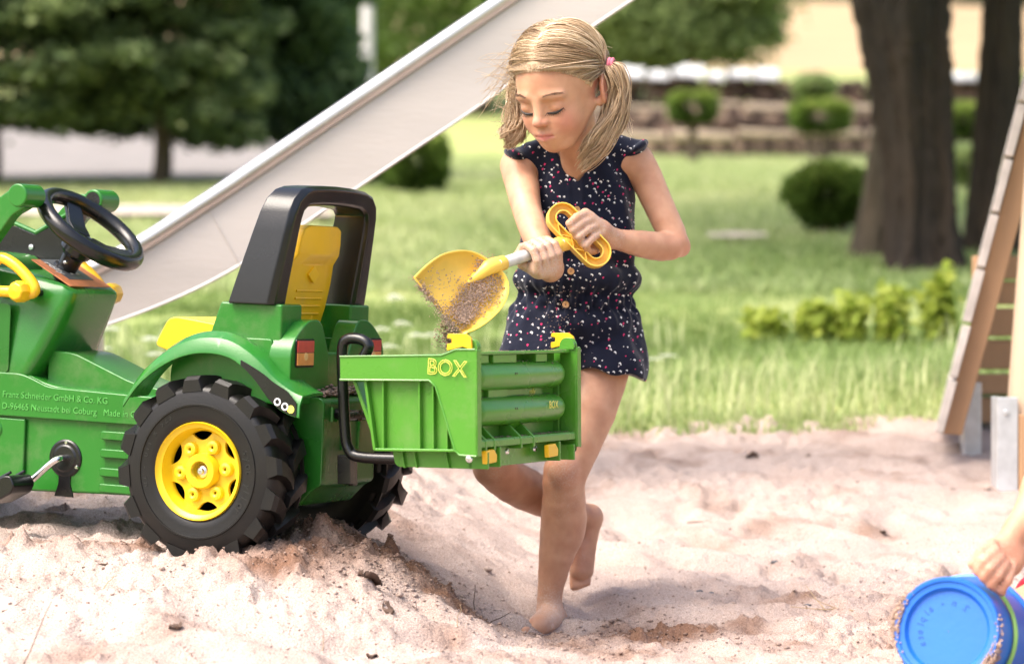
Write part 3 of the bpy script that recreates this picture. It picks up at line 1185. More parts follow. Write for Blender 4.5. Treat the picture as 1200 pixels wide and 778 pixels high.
# ------------------------------------------------------------------ wooden climbing frame (right edge)
M_WOOD = mat('larch_wood', (.42, .245, .13), .7, var=.18, vscale=9, bump=.12, bscale=30, stretch=(1, 1, .12))
M_WOOD2 = mat('pale_post_wood', (.62, .45, .31), .65, var=.14, vscale=9, bump=.1, bscale=30, stretch=(1, 1, .1))
M_GREYWOOD = mat('sunlit_weathered_boards', (.60, .54, .49), .85, var=.22, vscale=12, bump=.2, bscale=40)  # weathered wood, paled further for the sun painted on the wall's edge
M_GALV = mat('galvanised_steel', (.60, .61, .62), .45, .6, var=.12, vscale=30, rvar=.1)
CF = empty('climbing_frame', Matrix.Translation((1.25, 7.0, gh(1.25, 7.0))))
_o = np.array(CF.location)


def slant(pxs, D0, D1, name, mt, bev=.004):
    """pxs: quad outline in photo pixels on the near plane D0, given real depth to D1"""
    mb = MB()
    a = [at(x, y, D0) - _o for x, y in pxs]
    b = [p + np.array([.158 * (D1 - D0), D1 - D0, 0]) for p in a]
    n = len(a)
    mb.add(a + b, [tuple(range(n)), tuple(range(2 * n - 1, n - 1, -1))] + [(i, i + n, (i + 1) % n + n, (i + 1) % n) for i in range(n)])
    return mb.build(name, mt, CF, bev)


slant([(1104, 508), (1127, 510), (1176, 330), (1236, 108), (1290, -92), (1262, -92), (1150, 330)], 6.9, 7.0, 'side_beam', M_WOOD)
# boards of the climbing wall, seen along their edge
edge0, edge1 = np.array([1098., 508.]), np.array([1245., -75.])
for k in range(9):
    t0, t1 = k / 9 + .004, (k + 1) / 9 - .004
    a, b = edge0 + (edge1 - edge0) * t0, edge0 + (edge1 - edge0) * t1
    j = .8 * math.sin(k * 2.1)
    slant([(a[0] - 3 + j, a[1]), (a[0] + 7, a[1] + 2), (b[0] + 8, b[1] + 2), (b[0] - 3 + j, b[1])], 6.86, 8.1, 'wall_board', M_GREYWOOD, .003)
# planks of the tower wall behind
for k, (ya, yb) in enumerate([(300, 327), (330, 357), (361, 394), (398, 433), (438, 462), (466, 496)]):
    mb = MB()
    a, b = at(1142, ya, 7.45) - _o, at(1142, yb, 7.45) - _o
    mb.bx(a[0], a[0] + 1.2, a[1] + (.012 if k % 2 else 0), a[1] + .05, b[2], a[2])
    mb.build('plank', M_WOOD, CF, .004)
# posts with metal shoes
c = at(1140, 528, 7.1) - _o
mb = MB()
mb.bx(c[0] - .022, c[0] + .022, c[1], c[1] + .012, c[2] - .2, c[2] + .17)
mb.bx(c[0] - .022, c[0] - .012, c[1] + .012, c[1] + .07, c[2] - .2, c[2] + .17)
mb.build('metal_shoe', M_GALV, CF, .002)
c = at(1182, 566, 6.62) - _o
mb = MB()
mb.bx(c[0] - .026, c[0] + .022, c[1], c[1] + .008, c[2] - .14, c[2] + .20)
mb.bx(c[0] - .026, c[0] - .018, c[1] + .008, c[1] + .09, c[2] - .14, c[2] + .20)
mb.tube([c + (-.006, -.006, .165), c + (-.006, .003, .165)], .007, 8)
mb.build('metal_shoe', M_GALV, CF, .002)
mb = MB()
top = at(1212, -40, 6.62) - _o
mb.loft([[(c[0] - .006 + dx + z * .075, c[1] + .012 + e, c[2] - .02 + z) for (dx, e) in rpoly([(0, 0), (.10, 0), (.10, .09), (0, .09)], .03)] for z in (0, 1.25)])
mb.build('post', M_WOOD2, CF)
mb = MB()
mb.bx(c[0] + .024, c[0] + .12, c[1] - .004, c[1] + .08, c[2] - .03, c[2] + .16)
mb.build('base_block', M_WOOD, CF, .004)
tag(CF, 'wooden climbing frame with slanted beam and metal shoes at the right edge', 'climbing frame')
# ------------------------------------------------------------------ pedal tractor
S = .865
TA, TP = R(25), R(-2.6)
_TR = Matrix.Rotation(math.pi - TA, 4, 'Z') @ Matrix.Rotation(TP, 4, 'Y')
_hub = Vector((0, .235, .186)) * S
TRM = Matrix.Translation(Vector(at(235, 552, 5.8 * S)) - _TR.to_3x3() @ _hub) @ _TR @ Matrix.Scale(S, 4)
TRI = TRM.inverted()
tractor = empty('pedal_tractor', TRM)


def plastic(name, col, rough=.3, var=.06, dust=.20):
    m = mat(name, col, rough, 0, .5, var=var, vscale=5, rvar=.06, bump=.03, bscale=220)
    N, Lk = m.node_tree.nodes, m.node_tree.links
    b = N['Principled BSDF']
    src = b.inputs['Base Color'].links[0].from_socket
    tc = N.new('ShaderNodeTexCoord')
    n = N.new('ShaderNodeTexNoise')
    n.inputs['Scale'].default_value, n.inputs['Detail'].default_value, n.inputs['Roughness'].default_value = 9, 9, .72
    Lk.new(tc.outputs['Object'], n.inputs['Vector'])
    r = N.new('ShaderNodeMapRange')
    r.inputs[1].default_value, r.inputs[2].default_value, r.inputs[4].default_value = .52, .78, dust
    Lk.new(n.outputs[0], r.inputs[0])
    mx = N.new('ShaderNodeMix')
    mx.data_type = 'RGBA'
    mx.inputs['B'].default_value = (.34, .27, .21, 1)
    Lk.new(r.outputs[0], mx.inputs['Factor'])
    Lk.new(src, mx.inputs['A'])
    Lk.new(mx.outputs['Result'], b.inputs['Base Color'])
    return m


M_GREEN = plastic('green_plastic', (.019, .155, .016), .25)
M_GREEND = plastic('green_plastic_dark', (.014, .115, .012), .28)
M_GREENL = plastic('green_box_plastic', (.068, .245, .020), .28)
M_YELLOW = plastic('yellow_plastic', (.80, .47, .012), .3)
M_SEAT = plastic('seat_yellow', (.88, .50, .01), .32)
M_RIM = plastic('rim_yellow', (.72, .50, .012), .32)
M_BLACK = plastic('black_plastic', (.004, .004, .0045), .26, .2, .012)
M_TYRE = mat('tyre_plastic', (.005, .005, .0055), .38, 0, .35, vscale=16, rvar=.08, bump=.05, bscale=200, col2=(.011, .0095, .0085))
M_CHROME = mat('zinc_steel', (.7, .7, .7), .22, 1.0)
M_RED = mat('red_reflector', (.60, .06, .05), .3, var=.1, vscale=60)
M_ORANGE = mat('orange_reflector', (.80, .30, .08), .3, var=.1, vscale=60)
M_WHITE = mat('white_print', (.8, .8, .78), .4)
M_STICK_O = mat('orange_sticker', (.62, .22, .09), .45, var=.15, vscale=40)
M_STICK_G = mat('grey_sticker', (.10, .11, .12), .35)
M_TEXT_Y = mat('yellow_print', (.80, .75, .12), .4)
M_EMBOSS = plastic('green_emboss', (.085, .34, .07), .25)
M_EMBOSS_K = plastic('black_emboss', (.016, .016, .017), .3, .06, .04)


def text_mesh(txt, size, ext=.0008, outline=None):
    cu = bpy.data.curves.new('txt', 'FONT')
    cu.body = txt
    cu.size = size
    cu.extrude = ext
    cu.resolution_u = 3
    cu.offset = 0
    if outline:
        cu.fill_mode = 'NONE'
        cu.bevel_depth = outline
        cu.extrude = 0
        cu.bevel_resolution = 0
    ob = bpy.data.objects.new('txt', cu)
    COL.objects.link(ob)
    dg = bpy.context.evaluated_depsgraph_get()
    me = bpy.data.meshes.new_from_object(ob.evaluated_get(dg))
    bpy.data.objects.remove(ob)
    bpy.data.curves.remove(cu)
    return me


def put_text(name, txt, size, M, mt, parent, ext=.0008, outline=None):
    me = text_mesh(txt, size, ext, outline)
    me.materials.clear()
    me.materials.append(mt)
    o = bpy.data.objects.new(name, me)
    COL.objects.link(o)
    o.parent = parent
    o.matrix_local = M
    return o


def arc_text(name, txt, rad, a0, size, M, mt, parent, step, ext=.001):
    """letters round a circle in the XZ plane facing +Y"""
    vs, fs = [], []
    for i, ch in enumerate(txt):
        if ch == ' ':
            continue
        me = text_mesh(ch, size, ext)
        a = a0 - i * step
        mm = Matrix.Translation((math.cos(a) * rad, 0, math.sin(a) * rad)) @ Matrix.Rotation(-(a - math.pi / 2), 4, 'Y')
        # text lies in XY facing +Z -> stand it up, read from +Y side
        st = Matrix(((-1, 0, 0, 0), (0, 0, 1, 0), (0, 1, 0, 0), (0, 0, 0, 1)))
        o = len(vs)
        vs += [tuple(mm @ st @ v.co) for v in me.vertices]
        fs += [tuple(k + o for k in p.vertices) for p in me.polygons]
        bpy.data.meshes.remove(me)
    mb = MB()
    mb.add(vs, fs)
    o = mb.build(name, mt, parent, smooth=False)
    o.matrix_local = M
    return o


SIDE_TXT = Matrix(((-1, 0, 0, 0), (0, 0, 1, 0), (0, 1, 0, 0), (0, 0, 0, 1)))   # text read from +Y


# ---- wheels
def boolean_cut(o, cutter):
    m = o.modifiers.new('cut', 'BOOLEAN')
    m.operation, m.solver, m.object = 'DIFFERENCE', 'EXACT', cutter
    dg = bpy.context.evaluated_depsgraph_get()
    me = bpy.data.meshes.new_from_object(o.evaluated_get(dg))
    o.modifiers.clear()
    o.data = me
    bpy.data.objects.remove(cutter)


def make_wheel(R_, W_, rim_r, nl):
    """axis Y, outer face at +Y, returns Empty with tyre, rim, ..."""
    w = empty('wheel')
    w.parent = tractor
    h = W_ / 2
    Rb = R_ * .915
    ty = MB()
    prof = [(rim_r * .96, h - .028), (rim_r * .99, h - .006), (rim_r * 1.05, h - .002), (rim_r * 1.16, h - .001), (rim_r * 1.32, h + .001), (rim_r * 1.33, h + .0035), (rim_r * 1.36, h + .0035), (rim_r * 1.37, h + .001),
            (Rb * .90, h - .002), (Rb * .94, h - .004), (Rb * .975, h - .012), (Rb * .995, h - .026), (Rb, h * .25), (Rb, -h * .25), (Rb * .995, -h + .026), (Rb * .975, -h + .012), (Rb * .94, -h + .004), (Rb * .90, -h + .002), (rim_r * 1.05, -h), (rim_r * .9, -h + .01), (rim_r * .9, -h + .06)]
    ty.lathe(prof, 72, 'Y')
    # lugs: slanted bars from each shoulder to just past the middle
    for k in range(nl):
        for sd in (1, -1):
            a0 = 2 * math.pi * (k + (0 if sd > 0 else .5)) / nl
            sec = []
            for j, (t, da, rr, ww, lo) in enumerate([(0.99, 0, R_ * .955, .115, Rb * .915), (.86, .015, R_ * .995, .105, Rb * .97), (.62, .04, R_, .095, Rb * .985), (.3, .10, R_, .085, Rb * .985), (-.02, .19, R_ * .985, .07, Rb * .985)]):
                y = sd * h * t
                ac = a0 + da * 1.1
                q = ww * (20 / nl)
                pts = []
                for (aa, r_) in ((-q, lo), (-q * .62, rr), (q * .62, rr), (q, lo)):
                    A = ac + aa
                    pts.append((math.cos(A) * r_, y, math.sin(A) * r_))
                sec.append(pts)
            ty.loft(sec)
    # moulding seam round the middle of the inner shoulder
    ty.lathe([(Rb * .99, -h * .80), (Rb * 1.035, -h * .82), (Rb * 1.035, -h * .90), (Rb * .985, -h * .92)], 72, 'Y')
    t = ty.build('tyre', M_TYRE, w, 0.0)
    # rim
    rm = MB()
    d0 = h - .028
    rm.lathe([(rim_r * .30, d0 + .012), (rim_r * .34, d0 + .006), (rim_r * .36, d0 - .002), (rim_r * .78, d0 - .004), (rim_r * .84, d0 + .004), (rim_r * .88, d0 + .02), (rim_r * .955, h - .004), (rim_r * .985, h + .001), (rim_r * 1.0, h - .003), (rim_r * 1.0, h - .02), (rim_r * .98, d0 - .012), (rim_r * .34, d0 - .012), (rim_r * .30, d0 - .008)], 72, 'Y', closed=True)
    ro = rm.build('rim', M_RIM, w)
    cu = MB()
    for k in range(6):
        a = R(90 + 60 * k)
        c = Vector((math.cos(a), 0, math.sin(a))) * rim_r * .70
        tn = Vector((-math.sin(a), 0, math.cos(a)))
        rd = Vector((math.cos(a), 0, math.sin(a)))
        poly = []
        for q in range(13):
            u = -1 + q / 6
            poly.append(c + tn * u * rim_r * .24 + rd * (rim_r * .115 - rim_r * .05 * u * u))
        for q in range(11, 0, -1):
            u = -1 + q / 6
            poly.append(c + tn * u * rim_r * .24 + rd * (rim_r * -.075 + rim_r * .14 * u * u))
        n = len(poly)
        cu.add([p + Vector((0, d0 - .03, 0)) for p in poly] + [p + Vector((0, d0 + .03, 0)) for p in poly],
               [tuple(range(n)), tuple(range(2 * n - 1, n - 1, -1))] + [(i, (i + 1) % n, (i + 1) % n + n, i + n) for i in range(n)])
    co = cu.build('cut', M_BLACK, w, smooth=False)
    boolean_cut(ro, co)
    finish(ro, 0, True)
    # backing disc of the tyre hub (dark, seen through the openings)
    MB().lathe([(.001, d0 - .045), (rim_r * .93, d0 - .045)], 40, 'Y').build('hub_back', M_BLACK, w)
    hb = MB()
    hb.lathe([(rim_r * .19, d0 - .005), (rim_r * .19, d0 + .016), (rim_r * .21, d0 + .019), (rim_r * .33, d0 + .019), (rim_r * .36, d0 + .014), (rim_r * .37, d0 - .004)], 40, 'Y')
    hb.lathe([(.001, d0 + .003), (rim_r * .2, d0 + .003)], 30, 'Y')
    hb.build('hub', M_RIM, w)
    for k in range(6):
        a = R(0 + 60 * k)
        b_ = MB()
        cc = (math.cos(a) * rim_r * .53, 0, math.sin(a) * rim_r * .53)
        b_.lathe([(.003, d0 + .001), (.0035, d0 + .007), (.008, d0 + .009), (.0135, d0 + .007), (.0155, d0 - .003)], 18, 'Y', 0, cc)
        b_.build('bolt_boss', M_RIM, w)
    MB().lathe([(.001, d0 + .016), (.006, d0 + .0155), (.007, d0 + .011), (.012, d0 + .009), (.0155, d0 + .004), (.016, d0 + .0)], 24, 'Y').build('axle_cap', M_CHROME, w)
    arc_text('tyre_lettering', 'rolly toys', rim_r * 1.14, R(222), R_ * .115, Matrix.Translation((0, h - .0005, 0)), M_EMBOSS_K, w, R(6.6))
    arc_text('tyre_lettering', '325 x 110 - 20', rim_r * 1.2, R(62), R_ * .09, Matrix.Translation((0, h - .0005, 0)), M_EMBOSS_K, w, R(5.6))
    return w


def copy_children(src, dst):
    for c in src.children:
        d = c.copy()
        COL.objects.link(d)
        d.parent = dst
        d.matrix_local = c.matrix_local.copy()


whl = make_wheel(.196, .122, .101, 16)
whl.matrix_local = Matrix.Translation((0, .188, .186)) @ Matrix.Rotation(R(7), 4, 'Y')
w2 = empty('wheel')
w2.parent = tractor
copy_children(whl, w2)
w2.matrix_local = Matrix.Translation((0, -.285, .186)) @ Matrix.Rotation(math.pi, 4, 'Z') @ Matrix.Rotation(R(-21), 4, 'Y')
for sy in (1, -1):
    w3 = empty('wheel')
    w3.parent = tractor
    copy_children(whl, w3)
    w3.matrix_local = Matrix.Translation((.93, sy * .185, .14)) @ Matrix.Rotation(0 if sy > 0 else math.pi, 4, 'Z') @ Matrix.Scale(.72, 4)
MB().tube([(0, -.29, .186), (0, .2, .186)], .012, 10).build('axle', M_CHROME, tractor)

# ---- chassis and dashboard
T_ = tractor
ch = MB()
ch.prism(rpoly([(-.10, .13), (.24, .112), (.62, .100), (.80, .105), (.80, .36), (.53, .36), (.455, .333), (.20, .325), (-.10, .34)], [.01, .01, .01, .02, .02, .03, .04, .02, .01]), -.112, .112, 'Y')
ch.build('chassis', M_GREEN, T_, .006)
sk = MB()          # upper skirt carrying the lettering, proud of the chassis side
for sy in (1, -1):
    sk.prism(rpoly([(.16, .262), (.80, .262), (.80, .356), (.525, .356), (.49, .345), (.455, .331), (.16, .323)], [.004, .01, .01, .02, .02, .02, .004]), sy * .1125, sy * .124, 'Y')
sk.build('side_skirt', M_GREEN, T_, .004, seg=3)
lw = MB()          # thick front panel left of the crank
for sy in (1, -1):
    lw.prism(rpoly([(.512, .114), (.80, .108), (.80, .258), (.512, .258)], [.012, .01, .004, .004]), sy * .1125, sy * .121, 'Y')
lw.build('side_panel', M_GREEN, T_, .006, seg=3)
for sy in (1, -1):
    for z in (.236, .198, .158, .124):
        MB().prism(rpoly([(.20, z - .0095), (.318, z - .0095), (.318, z + .0095), (.20, z + .0095)], .006), sy * .1125, sy * .123, 'Y').build('vent_slat', M_GREEN, T_, .003)
    MB().prism([(.2, .112), (.31, .112), (.31, .258), (.2, .258)], sy * .1121, sy * .1135, 'Y').build('vent_recess', M_GREEND, T_)
MB().lathe([(.001, .1245), (.018, .1245), (.021, .121), (.021, .11)], 28, 'Y', 0, (.59, 0, .232)).build('round_boss', M_GREEN, T_, .002)
# dashboard column: loft of horizontal sections that lean and widen
secs = []
for (z, xr, xf, hw, bev) in [(.335, .515, .80, .118, .03), (.37, .497, .80, .117, .03), (.41, .472, .80, .112, .035), (.46, .447, .80, .105, .035), (.50, .430, .80, .100, .03), (.527, .421, .80, .098, .026)]:
    secs.append([(x, y, z) for (x, y) in rpoly([(xr, -hw), (xf, -hw), (xf, hw), (xr, hw)], [bev, .005, .005, bev])])
base = secs[-1]
topr = [(x, y * .97, .532 + (x - .421) * .52 if x < .56 else .604) for (x, y, z) in base]
topr2 = [(x * 1.0 + (.008 if x < .5 else 0), y * .9, .540 + (x - .421) * .52 if x < .56 else .612) for (x, y, z) in base]
dc = MB()
dc.loft(secs + [topr, topr2])
dc.build('dashboard_column', M_GREEN, T_)
MB().prism(rpoly([(.560, .355), (.80, .355), (.80, .505), (.560, .505)], .012), .1185, .121, 'Y').build('hood_grille', M_GREEND, T_, .002)
hd = MB()
hd.prism(rpoly([(.62, .36), (1.16, .34), (1.18, .50), (1.12, .575), (.80, .62), (.62, .61)], .04), -.1, .1, 'Y')
hd.build('hood', M_GREEN, T_, .02, seg=3)
ca = MB()
ca.prism(rpoly([(.80, .10), (1.10, .12), (1.14, .34), (.80, .36)], .03), -.085, .085, 'Y')
ca.build('front_axle_block', M_GREEND, T_, .01)
# stickers on the sloping dashboard
sl_ang = math.atan(.52)


def dash_plate(u0, u1, y0, y1, lift, name, mt, par=None):
    """u along the slope from the rear edge"""
    mb = MB()
    f = lambda u, y, e: (.436 + u * math.cos(sl_ang) - e * math.sin(sl_ang), y, .5465 + u * math.sin(sl_ang) + e * math.cos(sl_ang))
    mb.add([f(u0, y0, lift), f(u1, y0, lift), f(u1, y1, lift), f(u0, y1, lift), f(u0, y0, lift - .002), f(u1, y0, lift - .002), f(u1, y1, lift - .002), f(u0, y1, lift - .002)],
           [(0, 1, 2, 3), (0, 4, 5, 1), (1, 5, 6, 2), (2, 6, 7, 3), (3, 7, 4, 0)])
    return mb.build(name, mt, par or T_, smooth=False)


dash_plate(.002, .118, -.078, .078, .0012, 'dashboard_sticker', M_STICK_O)
dash_plate(.030, .118, -.048, .046, .0020, 'gauge_panel', M_STICK_G)
_dm = lambda u, y: Matrix.Translation((.436 + u * math.cos(sl_ang) - .003 * math.sin(sl_ang), y, .5465 + u * math.sin(sl_ang) + .003 * math.cos(sl_ang))) @ Matrix(((0, math.cos(sl_ang), -math.sin(sl_ang), 0), (-1, 0, 0, 0), (0, math.sin(sl_ang), math.cos(sl_ang), 0), (0, 0, 0, 1)))
put_text('sticker_print', 'rolly', .030, _dm(.104, .052) @ Matrix.Rotation(-math.pi / 2, 4, 'Z'), M_WHITE, T_, .0003)
put_text('sticker_print', 'R  N', .016, _dm(.05, .012), M_WHITE, T_, .0003)
put_text('sticker_print', '12', .016, _dm(.072, -.020), M_WHITE, T_, .0003)
# tunnel behind the dashboard
tn = MB()
tn.prism(rpoly([(.20, .30), (.20, .338), (.27, .347), (.425, .405), (.49, .408), (.49, .30)], [.004, .01, .03, .02, .01, .004]), -.075, .075, 'Y')
tn.build('tunnel', M_GREEN, T_, .012, seg=3)
# lettering
put_text('side_lettering', 'Franz Schneider GmbH & Co. KG', .0195, Matrix.Translation((.570, .1242, .303)) @ SIDE_TXT, M_EMBOSS, T_, .0012)
put_text('side_lettering', 'D-96465 Neustadt bei Coburg   Made in Germany', .0195, Matrix.Translation((.570, .1242, .278)) @ SIDE_TXT, M_EMBOSS, T_, .0012)

# crank and pedals
for sy in (1, -1):
    cb = MB()
    cb.lathe([(.001, .119), (.026, .119), (.030, .1165), (.037, .1165), (.041, .114), (.041, .11)], 36, 'Y', 0, (.410, 0, .180))
    cb.prism([(.386, .098), (.434, .098), (.425, .125), (.425, .15), (.395, .15), (.395, .125)], .111, .1155, 'Y')
    o = cb.build('crank_bearing', M_BLACK, T_, .001)
    o.scale.y = sy
    for (bx_, bz_) in ((.407, .214), (.447, .168), (.379, .163)):
        MB().lathe([(.001, .1185), (.003, .1185), (.0045, .1165), (.0045, .112)], 12, 'Y', 0, (bx_, 0, bz_)).build('bolt', M_CHROME, o)
    cr = MB()
    k = 1 if sy > 0 else -1
    cx, cz = .410, .180
    ex, ez = (.470, .128) if sy > 0 else (.350, .232)
    cr.tube(smooth_path([(cx, sy * .112, cz), (cx, sy * .136, cz), (cx + (ex - cx) * .22, sy * .148, cz + (ez - cz) * .2), (ex, sy * .158, ez), (ex, sy * .21, ez - .002)], 5), .0075, 10)
    cr.build('crank', M_CHROME, T_)
    pd = MB()
    pp = rpoly([(-.045, -.012), (-.03, -.024), (.03, -.024), (.045, -.012), (.045, .010), (.03, .018), (-.03, .018), (-.045, .010)], .006)
    rot = R(-28)
    pp = [(ex + .02 + a * math.cos(rot) - b * math.sin(rot), ez - .012 + a * math.sin(rot) + b * math.cos(rot)) for a, b in pp]
    pd.prism(pp, sy * .172, sy * .250, 'Y')
    po = pd.build('pedal', M_BLACK, T_, .004)
    for yy_ in (.185, .235):
        rb = MB()
        rb.tube([(ex + .02 + a * math.cos(rot) - b * math.sin(rot), sy * yy_, ez - .012 + a * math.sin(rot) + b * math.cos(rot)) for a, b in ((-.04, .02), (.04, .02))], .0035, 6)
        rb.build('pedal_rib', M_BLACK, po)

# steering
st_c = Vector((.443, 0, .672))
nrm = Vector((-.60, 0, .80)).normalized()
q_ = nrm.to_track_quat('Z', 'X').to_matrix().to_4x4()
sw = MB()
Rm, rs = .117, .0165
tor = []
for i in range(56):
    a = 2 * math.pi * i / 56
    tor.append((Rm * math.cos(a), Rm * math.sin(a), 0))
sw.tube(tor, rs, 14, closed=True)
swo = sw.build('steering_wheel', M_BLACK, T_)
swo.matrix_local = Matrix.Translation(st_c) @ q_ @ Matrix.Diagonal((1, 1, 1.12, 1))
hubb = MB()
hubb.lathe([(.001, -.018), (.022, -.02), (.034, -.028), (.036, -.055), (.02, -.07), (.001, -.07)], 24, 'Z')
hubb.build('steering_hub', M_BLACK, swo)
for k in range(3):
    a = R(95 + 120 * k)
    sp = MB()
    d, t = Vector((math.cos(a), math.sin(a), 0)), Vector((-math.sin(a), math.cos(a), 0))
    r_ = []
    for (rr, z, w) in ((.015, -.026, .024), (.05, -.024, .024), (.085, -.012, .022), (.118, -.002, .022)):
        c = d * rr + Vector((0, 0, z))
        r_.append([c + t * w + Vector((0, 0, .007)), c - t * w + Vector((0, 0, .007)), c - t * w * .9 - Vector((0, 0, .007)), c + t * w * .9 - Vector((0, 0, .007))])
    sp.loft(r_)
    sp.build('spoke', M_BLACK, swo, .004)
stc = MB()
stc.tube([(.515, 0, .56), tuple(st_c - nrm * .055)], [.020, .026], 16)
stc.tube([(.513, 0, .572), (.505, 0, .592)], [.030, .024], 16)
sto = stc.build('steering_column', M_BLACK, T_)
for (x, y, z) in ((.488, .026, .598), (.476, .028, .63)):
    MB().lathe([(.001, y + .004), (.004, y + .003), (.005, y - .01)], 10, 'Y', 0, (x, 0, z)).build('bolt', M_CHROME, sto)

# yellow levers each side of the dashboard
for sy in (1, -1):
    lv = MB()
    y0 = sy * .118
    out = [(.60, .52), (.615, .575), (.598, .612), (.56, .604), (.505, .566), (.482, .545), (.483, .524), (.505, .516), (.545, .52)]
    inn = [(.592, .545), (.595, .575), (.583, .592), (.56, .583), (.525, .556), (.520, .541), (.545, .535)]
    lv.tube([(x, y0 + sy * .012, z) for x, z in smooth_path([(x, z) for x, z in [(.605, .53), (.607, .575), (.585, .602), (.545, .588), (.505, .556), (.493, .535), (.515, .527), (.555, .53), (.605, .53)]], 4)[:-1]], .0125, 10, closed=True)
    o = lv.build('lever_loop', M_YELLOW, T_)
    kn = MB()
    kn.lathe([(.001, .032), (.018, .030), (.024, .020), (.024, -.006), (.018, -.014), (.001, -.014)], 8, 'Y', 0, (0, 0, 0))
    ko = kn.build('lever_knob', M_YELLOW, o, .003)
    ko.location = (.520 if sy > 0 else .477, y0 + sy * .018, .532)
    ko.scale.y = sy
    MB().tube([(.50, sy * .09, .53), (.50, y0 + sy * .01, .53)], .008, 8).build('pivot', M_BLACK, o)

# front loader arms
for sy in (1, -1):
    ar = MB()
    y0, y1 = sy * .118, sy * .150
    poly = rpoly([(.505, .715), (.545, .755), (.60, .72), (.70, .60), (.80, .44), (.98, .36), (.98, .30), (.78, .36), (.66, .545), (.60, .625), (.545, .695)], .012)
    ar.prism(poly, y0, y1, 'Y')
    o = ar.build('loader_arm', M_GREEN, T_, .006)
    MB().tube([(.512, sy * .108, .737), (.512, sy * .182, .737)], .025, 22).build('arm_pivot', M_GREEN, o, .004)
    if sy < 0:
        br = MB()
        br.prism(rpoly([(.515, .738), (.540, .715), (.655, .655), (.715, .675), (.78, .64), (.78, .588), (.60, .588), (.575, .600)], .008), -.100, -.1175, 'Y')
        bo = br.build('loader_bracket', M_BLACK, T_, .003)
        MB().tube([(.512, -.1075, .737), (.512, -.1072, .737)], .019, 20).build('pivot_bore', M_BLACK, bo)
        gt = MB()
        gt.tube([(.54, -.103, .722), (.655, -.103, .661), (.715, -.103, .681), (.78, -.103, .646)], .006, 8)
        gt.build('bracket_edge', M_GREEN, bo)
        MB().lathe([(.001, .0), (.006, -.001), (.007, -.006)], 12, 'Y', 0, (.664, -.096, .628)).build('bolt', M_CHROME, bo)
    else:
        pass

